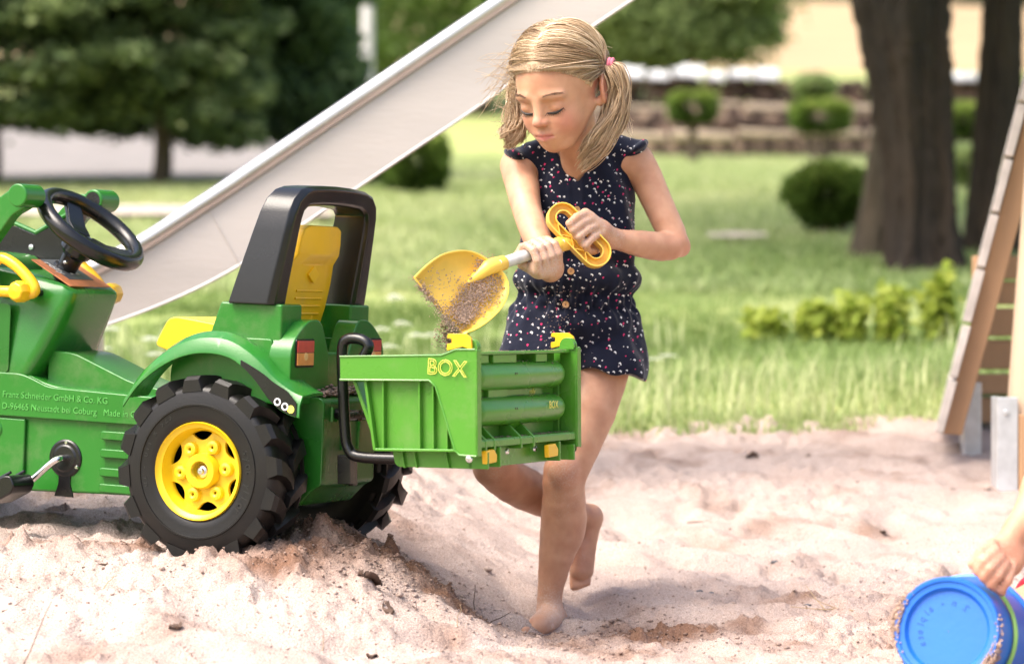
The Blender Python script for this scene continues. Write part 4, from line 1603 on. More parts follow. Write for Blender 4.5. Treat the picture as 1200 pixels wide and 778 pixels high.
# ---- rear body
for sy in (1, -1):
    # fender block with step
    fb = MB()
    fb.prism(rpoly([(.105, .33), (.105, .405), (.07, .448), (.035, .462), (-.135, .462), (-.135, .33)], [.004, .03, .03, .02, .01, .004]), sy * .10, sy * .197, 'Y')
    fb.build('fender_block', M_GREEN, T_, .007, seg=3)
    rb = MB()
    rb.prism([(.022, .455), (-.005, .533), (-.150, .533), (-.150, .455)], sy * .105, sy * .190, 'Y')
    rb.build('roll_bar_base', M_GREEN, T_, .005)
    # light housing (rear)
    lh = MB()
    pol = [(.203, .33), (.203, .44), (.185, .468), (.150, .492), (.125, .503), (.088, .503), (.072, .49), (.040, .425), (.040, .33)]
    lh.prism([(sy * a, b) for a, b in rpoly(pol, [.004, .02, .02, .02, .012, .012, .012, .012, .004])], -.130, -.182, 'X')
    lho = lh.build('light_housing', M_GREEN, T_, .006, seg=3)
    li = MB()
    li.prism([(sy * a, b) for a, b in rpoly([(.186, .406), (.186, .464), (.110, .464), (.110, .406)], .006)], -.1815, -.1845, 'X')
    lio = li.build('rear_light', M_BLACK, lho, .001)
    MB().bx(-.184, -.1865, sy * .114, sy * .182, .4365, .460).build('red_lens', M_RED, lio, .001)
    MB().bx(-.184, -.1865, sy * .114, sy * .182, .410, .4355).build('orange_lens', M_ORANGE, lio, .001)
    MB().lathe([(.001, -.1872), (.008, -.187), (.0085, -.1855)], 16, 'X', 0, (0, sy * .148, .428)).build('lens_boss', mat('amber_boss', (.85, .50, .20), .3) if sy > 0 else bpy.data.materials['amber_boss'], lio)
    # fender: swept band over the wheel
    path = smooth_path([(.185, .322), (.150, .368), (.100, .408), (.045, .434), (-.010, .443), (-.065, .436), (-.120, .408), (-.165, .372), (-.205, .352), (-.232, .346)], 4)
    rings = []
    for i, (x, z) in enumerate(path):
        t = i / (len(path) - 1)
        dz = .012 + .018 * math.sin(math.pi * min(1, t * 1.02))
        lip = .016 + .022 * sst(.55, .85, t)
        yi = .150
        tp = 1 - .55 * sst(.8, 1.0, t)
        rings.append([(x, sy * yi, z + dz * .9), (x, sy * (yi + .055 * tp + .01), z + dz), (x, sy * (.236), z + dz * .55), (x, sy * .2475, z - lip * .35), (x, sy * .2485, z - lip), (x, sy * .244, z - lip),
                      (x, sy * .2425, z - lip * .4), (x, sy * .230, z + dz * .2), (x, sy * yi, z + dz * .45)])
    fd = MB()
    fd.loft(rings)
    fdo = fd.build('fender', M_GREEN, T_, .0015)
    # dark sticker with three ring lamps on the fender's rear lip
    stq = MB()
    seg_ = [r for r in rings[-15:-1]]
    n = len(seg_)
    vs = []
    for i_, r in enumerate(seg_):
        pinch = min(1.0, (i_ + .3) / 5, (n - i_ - .3) / 4)
        a_, b_ = Vector(r[3]), Vector(r[4])
        up_ = a_ + (a_ - b_) * .9 * pinch
        vs += [tuple(Vector((up_.x, sy * (.2492 - .012 * pinch * 0), up_.z))), (b_.x, sy * .2495, b_.z + .002)]
    stq.add(vs, [(2 * i, 2 * i + 1, 2 * i + 3, 2 * i + 2) for i in range(n - 1)])
    so = stq.build('lamp_sticker', M_BLACK, fdo, smooth=False)
    sm = so.modifiers.new('th', 'SOLIDIFY')
    sm.thickness = .0016
    sm.offset = 0
    for k_, mt_ in ((7.6, M_WHITE), (9.4, M_WHITE), (11.1, M_TEXT_Y)):
        j = int(k_)
        f = k_ - j
        a_ = Vector(seg_[j][3]) * (1 - f) + Vector(seg_[j + 1][3]) * f
        b_ = Vector(seg_[j][4]) * (1 - f) + Vector(seg_[j + 1][4]) * f
        c = a_ * .55 + b_ * .45
        ri = MB()
        ri.lathe([(.0046, .2496), (.005, .2512), (.0078, .2512), (.0082, .2496)], 22, 'Y', 0, (c.x, 0, c.z))
        if mt_ is M_TEXT_Y:
            ri.lathe([(.0005, .2509), (.005, .2509)], 20, 'Y', 0, (c.x, 0, c.z))
        ro_ = ri.build('ring_lamp', mt_, so)
        ro_.scale.y = sy
# middle of the body under the seat
md = MB()
md.prism(rpoly([(.16, .30), (.16, .385), (.10, .41), (-.13, .41), (-.13, .30)], .01), -.105, .105, 'Y')
md.build('seat_deck', M_GREEND, T_, .004)
rw = MB()
rw.bx(-.140, -.172, -.075, .075, .345, .437)
rw.build('rear_wall', M_GREEN, T_, .008)
# rear lower housing
lo = MB()
lo.prism(rpoly([(-.06, .15), (-.06, .345), (-.205, .345), (-.215, .335), (-.215, .165), (-.195, .155), (-.16, .118), (-.08, .118)], .008), -.115, .115, 'Y')
lo.build('rear_housing', M_GREEND, T_, .008, seg=3)
lb_ = MB()
lb_.prism([(-.10, .138), (-.10, .30), (-.06, .36), (.06, .36), (.06, .138)], -.132, .132, 'Y')
lb_.build('axle_housing', M_GREEN, T_, .01)
# hook-shaped relief on the housing's rear face
for sy in (1, -1):
    hk = MB()
    hk.tube(smooth_path([(-.2155, sy * .082, .325), (-.2155, sy * .082, .295)], 2), .004, 6)
    hk.tube(smooth_path([(-.2155, sy * .066, .296), (-.2155, sy * .055, .303), (-.2155, sy * .040, .296), (-.2155, sy * .036, .28), (-.2155, sy * .036, .235)], 4), .004, 6)
    hk.build('hook_relief', M_GREEN, T_)
# roll bar
def rb_x(z):
    t = (z - .53) / .245
    return -.030 - .070 * t, -.135 - .040 * t


rb = MB()
pth = [(.205, .530), (.201, .58), (.195, .63), (.189, .68), (.183, .72), (.172, .748), (.148, .768), (.12, .775), (.06, .779), (0, .780)]
pth = pth + [(-a, b) for a, b in pth[-2::-1]]
inn = [(.143, .530), (.143, .58), (.142, .63), (.141, .68), (.139, .705), (.134, .722), (.120, .732), (.10, .735), (.05, .738), (0, .739)]
inn = inn + [(-a, b) for a, b in inn[-2::-1]]
rings = []
for (y, z), (yi, zi) in zip(pth, inn):
    f0_, r0_ = rb_x(z)
    f1_, r1_ = rb_x(zi)
    ring2 = [(f0_ + .010, y, z), (f0_ + .002, y * .99, z), (r0_, y, z), (r0_ - .004, y * .97, z * .995), (r1_ - .004, yi * 1.03, zi), (r1_, yi, zi), (f1_, yi, zi)]
    rings.append([(f0_, y, z), (r0_ + .012, y, z), (r0_, y + (yi - y) * .18, z + (zi - z) * .2), (r1_, yi + (y - yi) * .15, zi + (z - zi) * .15), (r1_ + .008, yi, zi), (f1_, yi, zi)])
rb.loft(rings)
rbo = rb.build('roll_bar', M_BLACK, T_, .004)
# seat
sb = MB()
prof = [(.415, .035), (.44, .050), (.48, .078), (.53, .092), (.575, .096), (.615, .094), (.636, .088), (.66, .086), (.688, .078), (.697, .058)]
rings = []
for i, (z, hw) in enumerate(prof):
    xb = -.070 - (z - .43) * .16 - (.008 if z > .625 else 0)
    th = .030 + (.012 if z > .625 else 0)
    ring = [(xb - (th * .5) * (1 - .25 * (y / hw) ** 2) * 1.0, y) for y in np.linspace(-hw, hw, 9)] + [(xb + th * .5 + .018 * (abs(y) / hw) ** 2, y) for y in np.linspace(hw, -hw, 9)]
    rings.append([(x, y, z) for x, y in ring])
sb.loft(rings)
sbo = sb.build('backrest', M_SEAT, T_, .004)
for k in range(4):
    z = .560 - k * .016
    MB().tube([(-.1115 + (.6 - z) * .16, y, z) for y in np.linspace(-.055, .055, 6)], .0028, 6).build('backrest_rib', M_SEAT, sbo)
MB().prism(rpoly([(0, .576), (.024, .594), (0, .612), (-.024, .594)], .004), -.110, -.1165, 'X').build('backrest_emblem', M_SEAT, sbo, .001)
dp = MB()
dp.tube([(-.094, y, z) for y, z in smooth_path([(.045, .525), (.03, .538), (-.02, .540), (-.035, .53), (-.030, .50), (-.02, .47)], 4)], .004, 8)
dp.build('backrest_relief', M_SEAT, sbo)
sp = MB()
sp.prism(rpoly([(.215, .432), (.205, .452), (.185, .488), (.165, .495), (-.05, .470), (-.06, .43), (.17, .418)], [.012, .01, .015, .015, .01, .01, .015]), -.085, .085, 'Y')
sp.build('seat_pan', M_SEAT, T_, .012, seg=3)
# sand caught on the housing ledge
tag(tractor, 'green ride-on pedal tractor with yellow rims, seat and black roll bar on the sand', 'toy tractor')
# ------------------------------------------------------------------ rear transport box
BXM = TRM @ Matrix.Translation((-.321, 0, .4375)) @ Matrix.Rotation(.052, 4, 'Y')
tbox = empty('transport_box', BXM)
B_ = tbox
for sy in (1, -1):
    y0, y1 = sy * .241, sy * .252
    mb = MB()
    mb.prism(rpoly([(0, 0), (0, -.048), (-.200, -.049), (-.213, -.060), (-.254, -.186), (-.264, -.194), (-.302, -.196), (-.298, .013), (-.258, .013), (-.225, .002)], [.004, .003, .01, .01, .012, .008, .003, .003, .01, .02]), y0, y1, 'Y')
    o = mb.build('side_band', M_GREENL, B_, .0025)
    # raised rim along the band's edge
    rm = MB()
    rm.tube([(x, sy * .2525, z) for x, z in [(0, -.047), (-.198, -.048), (-.212, -.060), (-.253, -.184), (-.263, -.193), (-.300, -.195)]], .0022, 6)
    rm.tube([(x, sy * .2525, z) for x, z in [(0, -.001), (-.225, .001), (-.257, .012), (-.298, .012)]], .0018, 6)
    rm.build('band_rim', M_GREENL, o)
    # turned-in rear flange of the side
    mb = MB()
    mb.bx(-.302, -.296, sy * .232, sy * .252, -.196, .012)
    mb.prism([(-.298, .010), (-.262, .010), (-.262, -.195), (-.300, -.195)], sy * .231, sy * .236, 'Y')
    mb.build('rear_flange', M_GREENL, B_, .002)
    mb = MB()
    mb.prism(rpoly([(-.050, -.03), (-.052, -.03), (-.072, -.178), (-.08, -.188), (-.262, -.188), (-.262, -.03)], [.0, 0, .01, .01, 0, 0]), sy * .222, sy * .234, 'Y')
    mb.build('side_panel', M_GREENL, B_, .002)
    for x in (-.092, -.172, -.202, -.232):
        zt = -.046
        mb = MB()
        mb.bx(x - .002, x + .002, sy * .233, sy * .246, -.187, zt)
        mb.build('side_rib', M_GREENL, B_, .001)
    mb = MB()
    mb.bx(-.072, -.262, sy * .222, sy * .247, -.188, -.182)
    mb.build('side_ledge', M_GREENL, B_, .002)
    mb = MB()
    mb.prism(rpoly([(-.056, -.047), (-.050, -.047), (-.070, -.186), (-.076, -.186)], .002), sy * .233, sy * .247, 'Y')
    mb.build('front_rib', M_GREENL, B_, .001)
    # lower tray skirt
    mb = MB()
    mb.prism(rpoly([(-.095, -.189), (-.100, -.214), (-.108, -.220), (-.305, -.222), (-.305, -.189)], [0, .006, .006, .002, 0]), sy * .205, sy * .212, 'Y')
    mb.build('tray_skirt', M_GREENL, B_, .002)
    for x in (-.118, -.145, -.215):
        MB().prism([(x, -.189), (x - .003, -.189), (x - .009, -.221), (x - .006, -.221)], sy * .211, sy * .220, 'Y').build('skirt_rib', M_GREENL, B_)
    # yellow hook on top of the rear post
    hk = MB()
    hk.prism(rpoly([(-.236, .010), (-.236, .024), (-.246, .024), (-.246, .034), (-.236, .034), (-.238, .043), (-.276, .043), (-.288, .034), (-.290, .010), (-.27, .018)], .003), sy * .243, sy * .2505, 'Y')
    hk.build('yellow_hook', M_YELLOW, B_, .002)
    gl = MB()
    for yy_ in (.238, .228):
        gl.prism([(-.296, .008)] + [(-.281 + .017 * math.cos(a), .016 + .017 * math.sin(a)) for a in np.linspace(math.pi, 0, 12)] + [(-.262, .008)], sy * (yy_ - .003), sy * (yy_ + .0035), 'Y')
    gl.build('hook_lug', M_GREENL, B_, .001)
    MB().lathe([(.001, .2555), (.006, .2545), (.008, .2515)], 14, 'Y', 0, (-.283, 0, -.200)).build('screw', M_CHROME, B_).scale.y = sy
# floor, front and rear walls
mb = MB()
mb.bx(-.06, -.262, -.222, .222, -.188, -.178)
mb.build('box_floor', M_GREENL, B_)
mb = MB()
mb.bx(-.012, -.024, -.24, .24, -.05, .0)
mb.prism([(-.012, -.05), (-.022, -.05), (-.075, -.185), (-.065, -.185)], -.224, .224, 'Y')
mb.build('front_wall', M_GREENL, B_, .003)
mb = MB()
mb.bx(-.242, -.250, -.231, .231, -.178, .004)
mb.build('tailgate', M_GREENL, B_, .002)
MB().bx(-.250, -.286, -.231, .231, .001, .007).build('top_ledge', M_GREENL, B_, .002)
for (y0, y1) in ((.150, .215), (.02, .13), (-.13, -.075)):
    MB().bx(-.248, -.279, y0, y1, -.016, .0012).build('ledge_block', M_GREENL, B_, .002)
for zc in (-.042, -.112):
    cy = MB()
    yy_ = [-.214, -.2125, -.206, -.195, -.18]
    rr_ = [.004, .015, .023, .0275, .029]
    prof = [(r_, y_) for r_, y_ in zip(rr_, yy_)] + [(.029, .19)] + [(r_, -y_) for r_, y_ in zip(rr_[::-1][1:], yy_[::-1][1:])]
    cy.lathe(prof, 30, 'Y', 0, (-.262, 0, zc))
    co = cy.build('roller_cylinder', M_GREENL, B_)
    for y_ in (.052, .044):
        MB().tube([(-.262 - .0286, y_, zc + .004), (-.262 - .0292, y_, zc + .004)], .0022, 8).build('vent_hole', M_BLACK, co)
mb = MB()
mb.bx(-.249, -.258, -.15, .22, -.088, -.066)
mb.bx(-.257, -.268, .04, .13, -.090, -.062)
mb.build('middle_plate', M_GREENL, B_, .002)
mb = MB()
mb.bx(-.250, -.296, -.231, .231, -.172, -.164)
mb.bx(-.290, -.298, -.231, .231, -.180, -.166)
mb.build('bottom_ledge', M_GREENL, B_, .002)
for yc in (.205, .165, .04, -.02):
    MB().prism(rpoly([(-.25, -.141), (-.272, -.141), (-.299, -.166), (-.299, -.188), (-.25, -.188)], .003), yc - .004, yc + .004, 'Y').build('ledge_bracket', M_GREENL, B_, .001)
for yc in (.19, .012):
    MB().prism([(-.25, -.139), (-.27, -.139), (-.25, -.162)], yc - .03, yc + .03, 'Y').build('bracket_web', M_GREENL, B_)
mb = MB()
mb.bx(-.262, -.272, -.15, .212, -.222, -.181)
mb.bx(-.262, -.30, .138, .146, -.221, -.181)
mb.bx(-.262, -.30, -.142, -.150, -.221, -.181)
mb.build('tray_wall', M_GREENL, B_, .002)
for yc in (.205, .055, -.08):
    MB().lathe([(.001, -.2762), (.005, -.2755), (.007, -.271)], 12, 'X', 0, (0, yc, -.194)).build('screw', M_CHROME, B_)
for yc in (.19, -.105):
    MB().prism(rpoly([(yc + .024, -.212), (yc + .027, -.186), (yc - .010, -.184), (yc - .024, -.196), (yc - .022, -.210)], .003), -.293, -.304, 'X').build('yellow_clip', M_YELLOW, B_, .002)
put_text('box_print', 'BOX', .043, Matrix.Translation((-.192, .2524, -.0350)) @ SIDE_TXT @ Matrix(((1, .14, 0, 0), (0, 1, 0, 0), (0, 0, 1, 0), (0, 0, 0, 1))), M_TEXT_Y, B_, 0, .0008)
REAR_TXT = Matrix(((0, 0, -1, 0), (-1, 0, 0, 0), (0, 1, 0, 0), (0, 0, 0, 1)))
put_text('cylinder_print', 'BOX', .022, Matrix.Translation((-.2915, -.110, -.112)) @ REAR_TXT, M_TEXT_Y, B_, .0002)
put_text('plate_print', 'rolly', .016, Matrix.Translation((-.2585, -.085, -.082)) @ REAR_TXT, M_TEXT_Y, B_, .0002)
# black tube frame that hangs the box on the tractor
for sy in (1, -1):
    fr = MB()
    pts = [(-.30, .43), (-.312, .455), (-.295, .468), (-.265, .468), (-.252, .45), (-.256, .38), (-.266, .28), (-.275, .245), (-.30, .230), (-.40, .232)]
    y_ = sy * .115
    if sy < 0:
        pts = pts[5:]
    pp = smooth_path([TRI.to_3x3() @ Vector((0, 0, 0)) + Vector((x, y_, z)) for x, z in pts], 5)
    loc = BXM.inverted() @ TRM
    fr.tube([loc @ Vector(p) for p in pp], .0115, 12)
    fr.build('hitch_tube', M_BLACK, B_)
loc = BXM.inverted() @ TRM
fr = MB()
fr.tube([loc @ Vector((-.262, .115, .31)), loc @ Vector((-.262, -.115, .31))], .010, 10)
fr.tube([loc @ Vector((-.21, .06, .31)), loc @ Vector((-.27, .06, .31))], .012, 10)
fr.build('hitch_bar', M_BLACK, B_)
fr = MB()
fr.box(loc @ Vector((-.255, .085, .20)), (.03, .02, .06))
fr.box(loc @ Vector((-.255, .055, .20)), (.012, .02, .07))
fr.build('hitch_catch', M_BLACK, B_, .002)
tag(tbox, 'light green tilting transport box with yellow hooks, hung behind the tractor', 'transport box')
# ------------------------------------------------------------------ signed-distance modelling for bodies and cloth
class Cone:
    """capsule whose radius runs from ra to rb"""
    def __init__(s, a, b, ra, rb, k=.01, sub=False):
        s.a, s.b, s.ra, s.rb, s.k, s.sub = np.array(a, float), np.array(b, float), ra, rb, k, sub
        s.c = (s.a + s.b) / 2
        s.rad = np.linalg.norm(s.b - s.a) / 2 + max(ra, rb)

    def d(s, p):
        ba = s.b - s.a
        pa = p - s.a
        t = np.clip(pa @ ba / (ba @ ba + 1e-12), 0, 1)
        q = pa - t[:, None] * ba
        return np.sqrt((q * q).sum(1)) - (s.ra + (s.rb - s.ra) * t)


class Ell:
    def __init__(s, c, r, k=.01, rot=None, sub=False):
        s.c, s.r, s.k, s.sub = np.array(c, float), np.array(r, float), k, sub
        s.rot = np.eye(3) if rot is None else np.array(rot, float)
        s.rad = max(s.r)

    def d(s, p):
        q = (p - s.c) @ s.rot
        k0 = np.sqrt(((q / s.r) ** 2).sum(1))
        k1 = np.sqrt(((q / (s.r * s.r)) ** 2).sum(1))
        return k0 * (k0 - 1) / (k1 + 1e-9)


class Fn:
    """any function with a bounding sphere"""
    def __init__(s, f, c, rad, k=.005, sub=False):
        s.f, s.c, s.rad, s.k, s.sub = f, np.array(c, float), rad, k, sub

    def d(s, p):
        return s.f(p)


def smin(a, b, k):
    h = np.maximum(k - np.abs(a - b), 0) / k
    return np.minimum(a, b) - h * h * k * .25


def sdf_eval(prims, p):
    d = np.full(len(p), 1.0)
    for q in prims:
        if q.sub:
            d = -smin(-d, q.d(p), max(q.k, 1e-4))
        else:
            d = smin(d, q.d(p), max(q.k, 1e-4))
    return d


def sdf_mesh(prims, h, post=None, pad=.02):
    """surface nets over the blocks near the surface"""
    lo = np.min([q.c - q.rad for q in prims if not q.sub], 0) - pad
    hi = np.max([q.c + q.rad for q in prims if not q.sub], 0) + pad
    B = 12
    nb = np.ceil((hi - lo) / (h * B)).astype(int)
    n = nb * B + 1
    vals = np.ones(n, np.float32)
    ax = np.arange(B + 1) * h
    loc = np.stack(np.meshgrid(ax, ax, ax, indexing='ij'), -1).reshape(-1, 3)
    rb = B * h * .5 * 1.733
    PC, PR, PK = np.array([q.c for q in prims]), np.array([q.rad for q in prims]), np.array([q.k for q in prims])
    PS_ = np.array([q.sub for q in prims])
    bi = np.argwhere(np.ones(nb, bool))
    cen_ = lo + (bi + .5) * B * h
    for (bx, by, bz), c in zip(bi, cen_):
        e = np.linalg.norm(PC - c, axis=1) - PR
        near = e < rb + .014 + PK
        if not (near & ~PS_).any():
            continue
        sub_ = [prims[i].near(c, rb) for i in np.nonzero(near)[0]]
        sub_ = [q for q in sub_ if q is not None]
        if not sub_:
            continue
        dc = sdf_eval(sub_, c[None])
        if post:
            dc = post(c[None], dc)
        sl_ = (slice(bx * B, bx * B + B + 1), slice(by * B, by * B + B + 1), slice(bz * B, bz * B + B + 1))
        if dc[0] > rb * 1.3 + .006:
            continue
        if dc[0] < -rb * 1.3 - .006:
            vals[sl_] = -1
            continue
        p = loc + (c - B * h / 2)
        d = sdf_eval(sub_, p)
        if post:
            d = post(p, d)
        vals[sl_] = d.reshape(B + 1, B + 1, B + 1)
    ins = vals < 0
    cnt = np.zeros(n - 1, np.int8)
    for dx in (0, 1):
        for dy in (0, 1):
            for dz in (0, 1):
                cnt += ins[dx:n[0] - 1 + dx, dy:n[1] - 1 + dy, dz:n[2] - 1 + dz]
    act = (cnt > 0) & (cnt < 8)
    ci = np.argwhere(act)
    vid = np.full(n - 1, -1, np.int32)
    vid[act] = np.arange(len(ci))
    corners = np.array([[x, y, z] for x in (0, 1) for y in (0, 1) for z in (0, 1)])
    cv = np.stack([vals[ci[:, 0] + c[0], ci[:, 1] + c[1], ci[:, 2] + c[2]] for c in corners], 1)
    S_, W_ = np.zeros((len(ci), 3)), np.zeros(len(ci))
    for i in range(8):
        for j in range(i + 1, 8):
            if abs(corners[i] - corners[j]).sum() != 1:
                continue
            a, b = cv[:, i], cv[:, j]
            x = (a < 0) != (b < 0)
            t = np.where(x, a / np.where(x, a - b, 1), 0)
            pt = corners[i] + t[:, None] * (corners[j] - corners[i])
            S_ += np.where(x[:, None], pt, 0)
            W_ += x
    V = lo + (ci + S_ / W_[:, None]) * h
    Q = []
    for axis in range(3):
        u, v = [(1, 2), (2, 0), (0, 1)][axis]
        s0 = [slice(None)] * 3
        s1 = [slice(None)] * 3
        s0[axis], s1[axis] = slice(0, -1), slice(1, None)
        A, Bv = ins[tuple(s0)], ins[tuple(s1)]
        e = np.argwhere(A != Bv)
        ok = (e[:, u] > 0) & (e[:, v] > 0) & (e[:, u] < n[u] - 1) & (e[:, v] < n[v] - 1)
        e = e[ok]
        f = A[e[:, 0], e[:, 1], e[:, 2]]
        du, dv = np.zeros(3, int), np.zeros(3, int)
        du[u], dv[v] = 1, 1
        g = lambda w: vid[w[:, 0], w[:, 1], w[:, 2]]
        q = np.stack([g(e - du - dv), g(e - dv), g(e), g(e - du)], 1)
        q[~f] = q[~f][:, ::-1]
        Q.append(q)
    Q = np.concatenate(Q)
    Q = Q[(Q >= 0).all(1)]
    return V, Q


def relax(V, Q, it=2, lam=.5, mask=None):
    for _ in range(it):
        S_ = np.zeros_like(V)
        W_ = np.zeros(len(V))
        for i in range(4):
            a, b = Q[:, i], Q[:, (i + 1) % 4]
            np.add.at(S_, a, V[b])
            np.add.at(W_, a, 1)
            np.add.at(S_, b, V[a])
            np.add.at(W_, b, 1)
        M_ = S_ / np.maximum(W_, 1)[:, None]
        l = lam if mask is None else lam * mask[:, None]
        V = V + (M_ - V) * l
    return V


def _self(s, c, rb):
    return s


for _c in (Cone, Ell, Fn):
    _c.near = _self


class Chain:
    """limb of cones joined without swelling at the joints"""
    def __init__(s, segs, k):
        s.segs, s.k, s.sub = segs, k, False
        P_ = np.array([q for e in segs for q in (e.a, e.b)])
        s.c = (P_.min(0) + P_.max(0)) / 2
        s.sc, s.sr = np.array([e.c for e in segs]), np.array([e.rad for e in segs])
        s.rad = max(np.linalg.norm(q - s.c) for q in P_) + max(max(e.ra, e.rb) for e in segs)

    def near(s, c, rb):
        m = np.linalg.norm(s.sc - c, axis=1) - s.sr < rb + .014 + s.k
        if not m.any():
            return None
        n = object.__new__(Chain)
        n.segs, n.k, n.sub = [e for e, f in zip(s.segs, m) if f], s.k, False
        return n

    def d(s, p):
        d = s.segs[0].d(p)
        for e in s.segs[1:]:
            d = smin(d, e.d(p), .0015)
        return d


def chain(pts, k=.012):
    """pts: (px, py, D, r) -> smooth tapered limb"""
    C_ = smooth_path([np.append(at(a, b, c), r) for a, b, c, r in pts], 2) if len(pts) > 2 else [np.append(at(a, b, c), r) for a, b, c, r in pts]
    return [Chain([Cone(C_[i][:3], C_[i + 1][:3], C_[i][3], C_[i + 1][3], k) for i in range(len(C_) - 1)], k)]


def strands(name, paths, r0, r1, mt, parent, tone, belly=True):
    """paths (n,k,3) -> three-sided tapered hair strands in one mesh"""
    P_ = np.asarray(paths, float)
    n, k, _ = P_.shape
    T = np.gradient(P_, axis=1)
    T /= np.linalg.norm(T, axis=2)[..., None] + 1e-9
    ref = np.array([.31, .87, .38])
    A = np.cross(T, ref)
    A /= np.linalg.norm(A, axis=2)[..., None] + 1e-9
    Bn = np.cross(T, A)
    t = np.linspace(0, 1, k)
    r = np.asarray(r0)[:, None] * (1 - t) + np.asarray(r1)[:, None] * t if np.ndim(r0) else (r0 * (1 - t) + r1 * t)[None].repeat(n, 0)
    V = []
    for q in range(3):
        a = 2.0944 * q
        V.append(P_ + (A * math.cos(a) + Bn * math.sin(a)) * r[..., None])
    V = np.stack(V, 2).reshape(-1, 3)
    base = (np.arange(n)[:, None] * k + np.arange(k - 1)[None]) * 3
    F_ = []
    for q in range(3):
        q2 = (q + 1) % 3
        F_.append(np.stack([base + q, base + q2, base + 3 + q2, base + 3 + q], -1).reshape(-1, 4))
    return np_mesh(name, V, np.concatenate(F_), mt, parent, {'tone': np.repeat(tone, k * 3)})
# ------------------------------------------------------------------ girl
def skin_material():
    m = bpy.data.materials.new('skin')
    m.use_nodes = True
    N, Lk = m.node_tree.nodes, m.node_tree.links
    b = N['Principled BSDF']
    b.inputs['Roughness'].default_value = .48
    b.inputs['Specular IOR Level'].default_value = .4
    b.inputs['Subsurface Weight'].default_value = .22
    b.inputs['Subsurface Radius'].default_value = (1.0, .38, .22)
    b.inputs['Subsurface Scale'].default_value = .006
    tc = N.new('ShaderNodeTexCoord')

    def noise(sc, det=3):
        n = N.new('ShaderNodeTexNoise')
        n.inputs['Scale'].default_value = sc
        n.inputs['Detail'].default_value = det
        Lk.new(tc.outputs['Object'], n.inputs['Vector'])
        return n

    def mix(a, fac, bcol, fac_mul=None):
        mx = N.new('ShaderNodeMix')
        mx.data_type = 'RGBA'
        Lk.new(a, mx.inputs['A'])
        Lk.new(fac, mx.inputs['Factor'])
        mx.inputs['B'].default_value = (*bcol, 1)
        return mx.outputs['Result']
    n1 = noise(26)
    rp = N.new('ShaderNodeValToRGB')
    e = rp.color_ramp.elements
    e[0].position, e[1].position = .3, .7
    e[0].color, e[1].color = (.465, .23, .138, 1), (.59, .33, .207, 1)
    Lk.new(n1.outputs[0], rp.inputs[0])
    col = rp.outputs[0]
    for nm, c in (('blush', (.58, .235, .165)), ('lip', (.50, .17, .14))):
        an = N.new('ShaderNodeAttribute')
        an.attribute_name = nm
        col = mix(col, an.outputs['Fac'], c)
    an = N.new('ShaderNodeAttribute')
    an.attribute_name = 'sandy'
    n2 = noise(330, 4)
    ma = N.new('ShaderNodeMath')
    ma.operation = 'ADD'
    Lk.new(n2.outputs[0], ma.inputs[0])
    Lk.new(an.outputs['Fac'], ma.inputs[1])
    mr = N.new('ShaderNodeMapRange')
    mr.inputs[1].default_value, mr.inputs[2].default_value = .80, 1.30
    Lk.new(ma.outputs[0], mr.inputs[0])
    col = mix(col, mr.outputs[0], (.58, .43, .345))
    Lk.new(col, b.inputs['Base Color'])
    bp = N.new('ShaderNodeBump')
    bp.inputs['Strength'].default_value = .12
    bp.inputs['Distance'].default_value = .002
    Lk.new(noise(320).outputs[0], bp.inputs['Height'])
    Lk.new(bp.outputs[0], b.inputs['Normal'])
    return m


M_SKIN = skin_material()
HC = at(655, 91, 5.32)
HPSI, HTH, HS = R(33), R(25), 1.05
hf = np.array([-math.sin(HPSI) * math.cos(HTH), -math.cos(HPSI) * math.cos(HTH), -math.sin(HTH)])
hl = np.array([math.cos(HPSI), -math.sin(HPSI), 0])
hu = np.cross(hf, hl)
HM = np.stack([hf, hl, hu], 1)          # columns: forward, left, up


def hd(f, l, u):
    return HC + HM @ (np.array([f, l, u]) * HS)


def hloc(p):
    return (p - HC) @ HM / HS


def hE(c, r, k=.01, rot=None, sub=False):
    return Ell(hd(*c), np.array(r) * HS, k, HM if rot is None else HM @ rot, sub)


def hC(a, b, ra, rb, k=.008, sub=False):
    return Cone(hd(*a), hd(*b), ra * HS, rb * HS, k, sub)


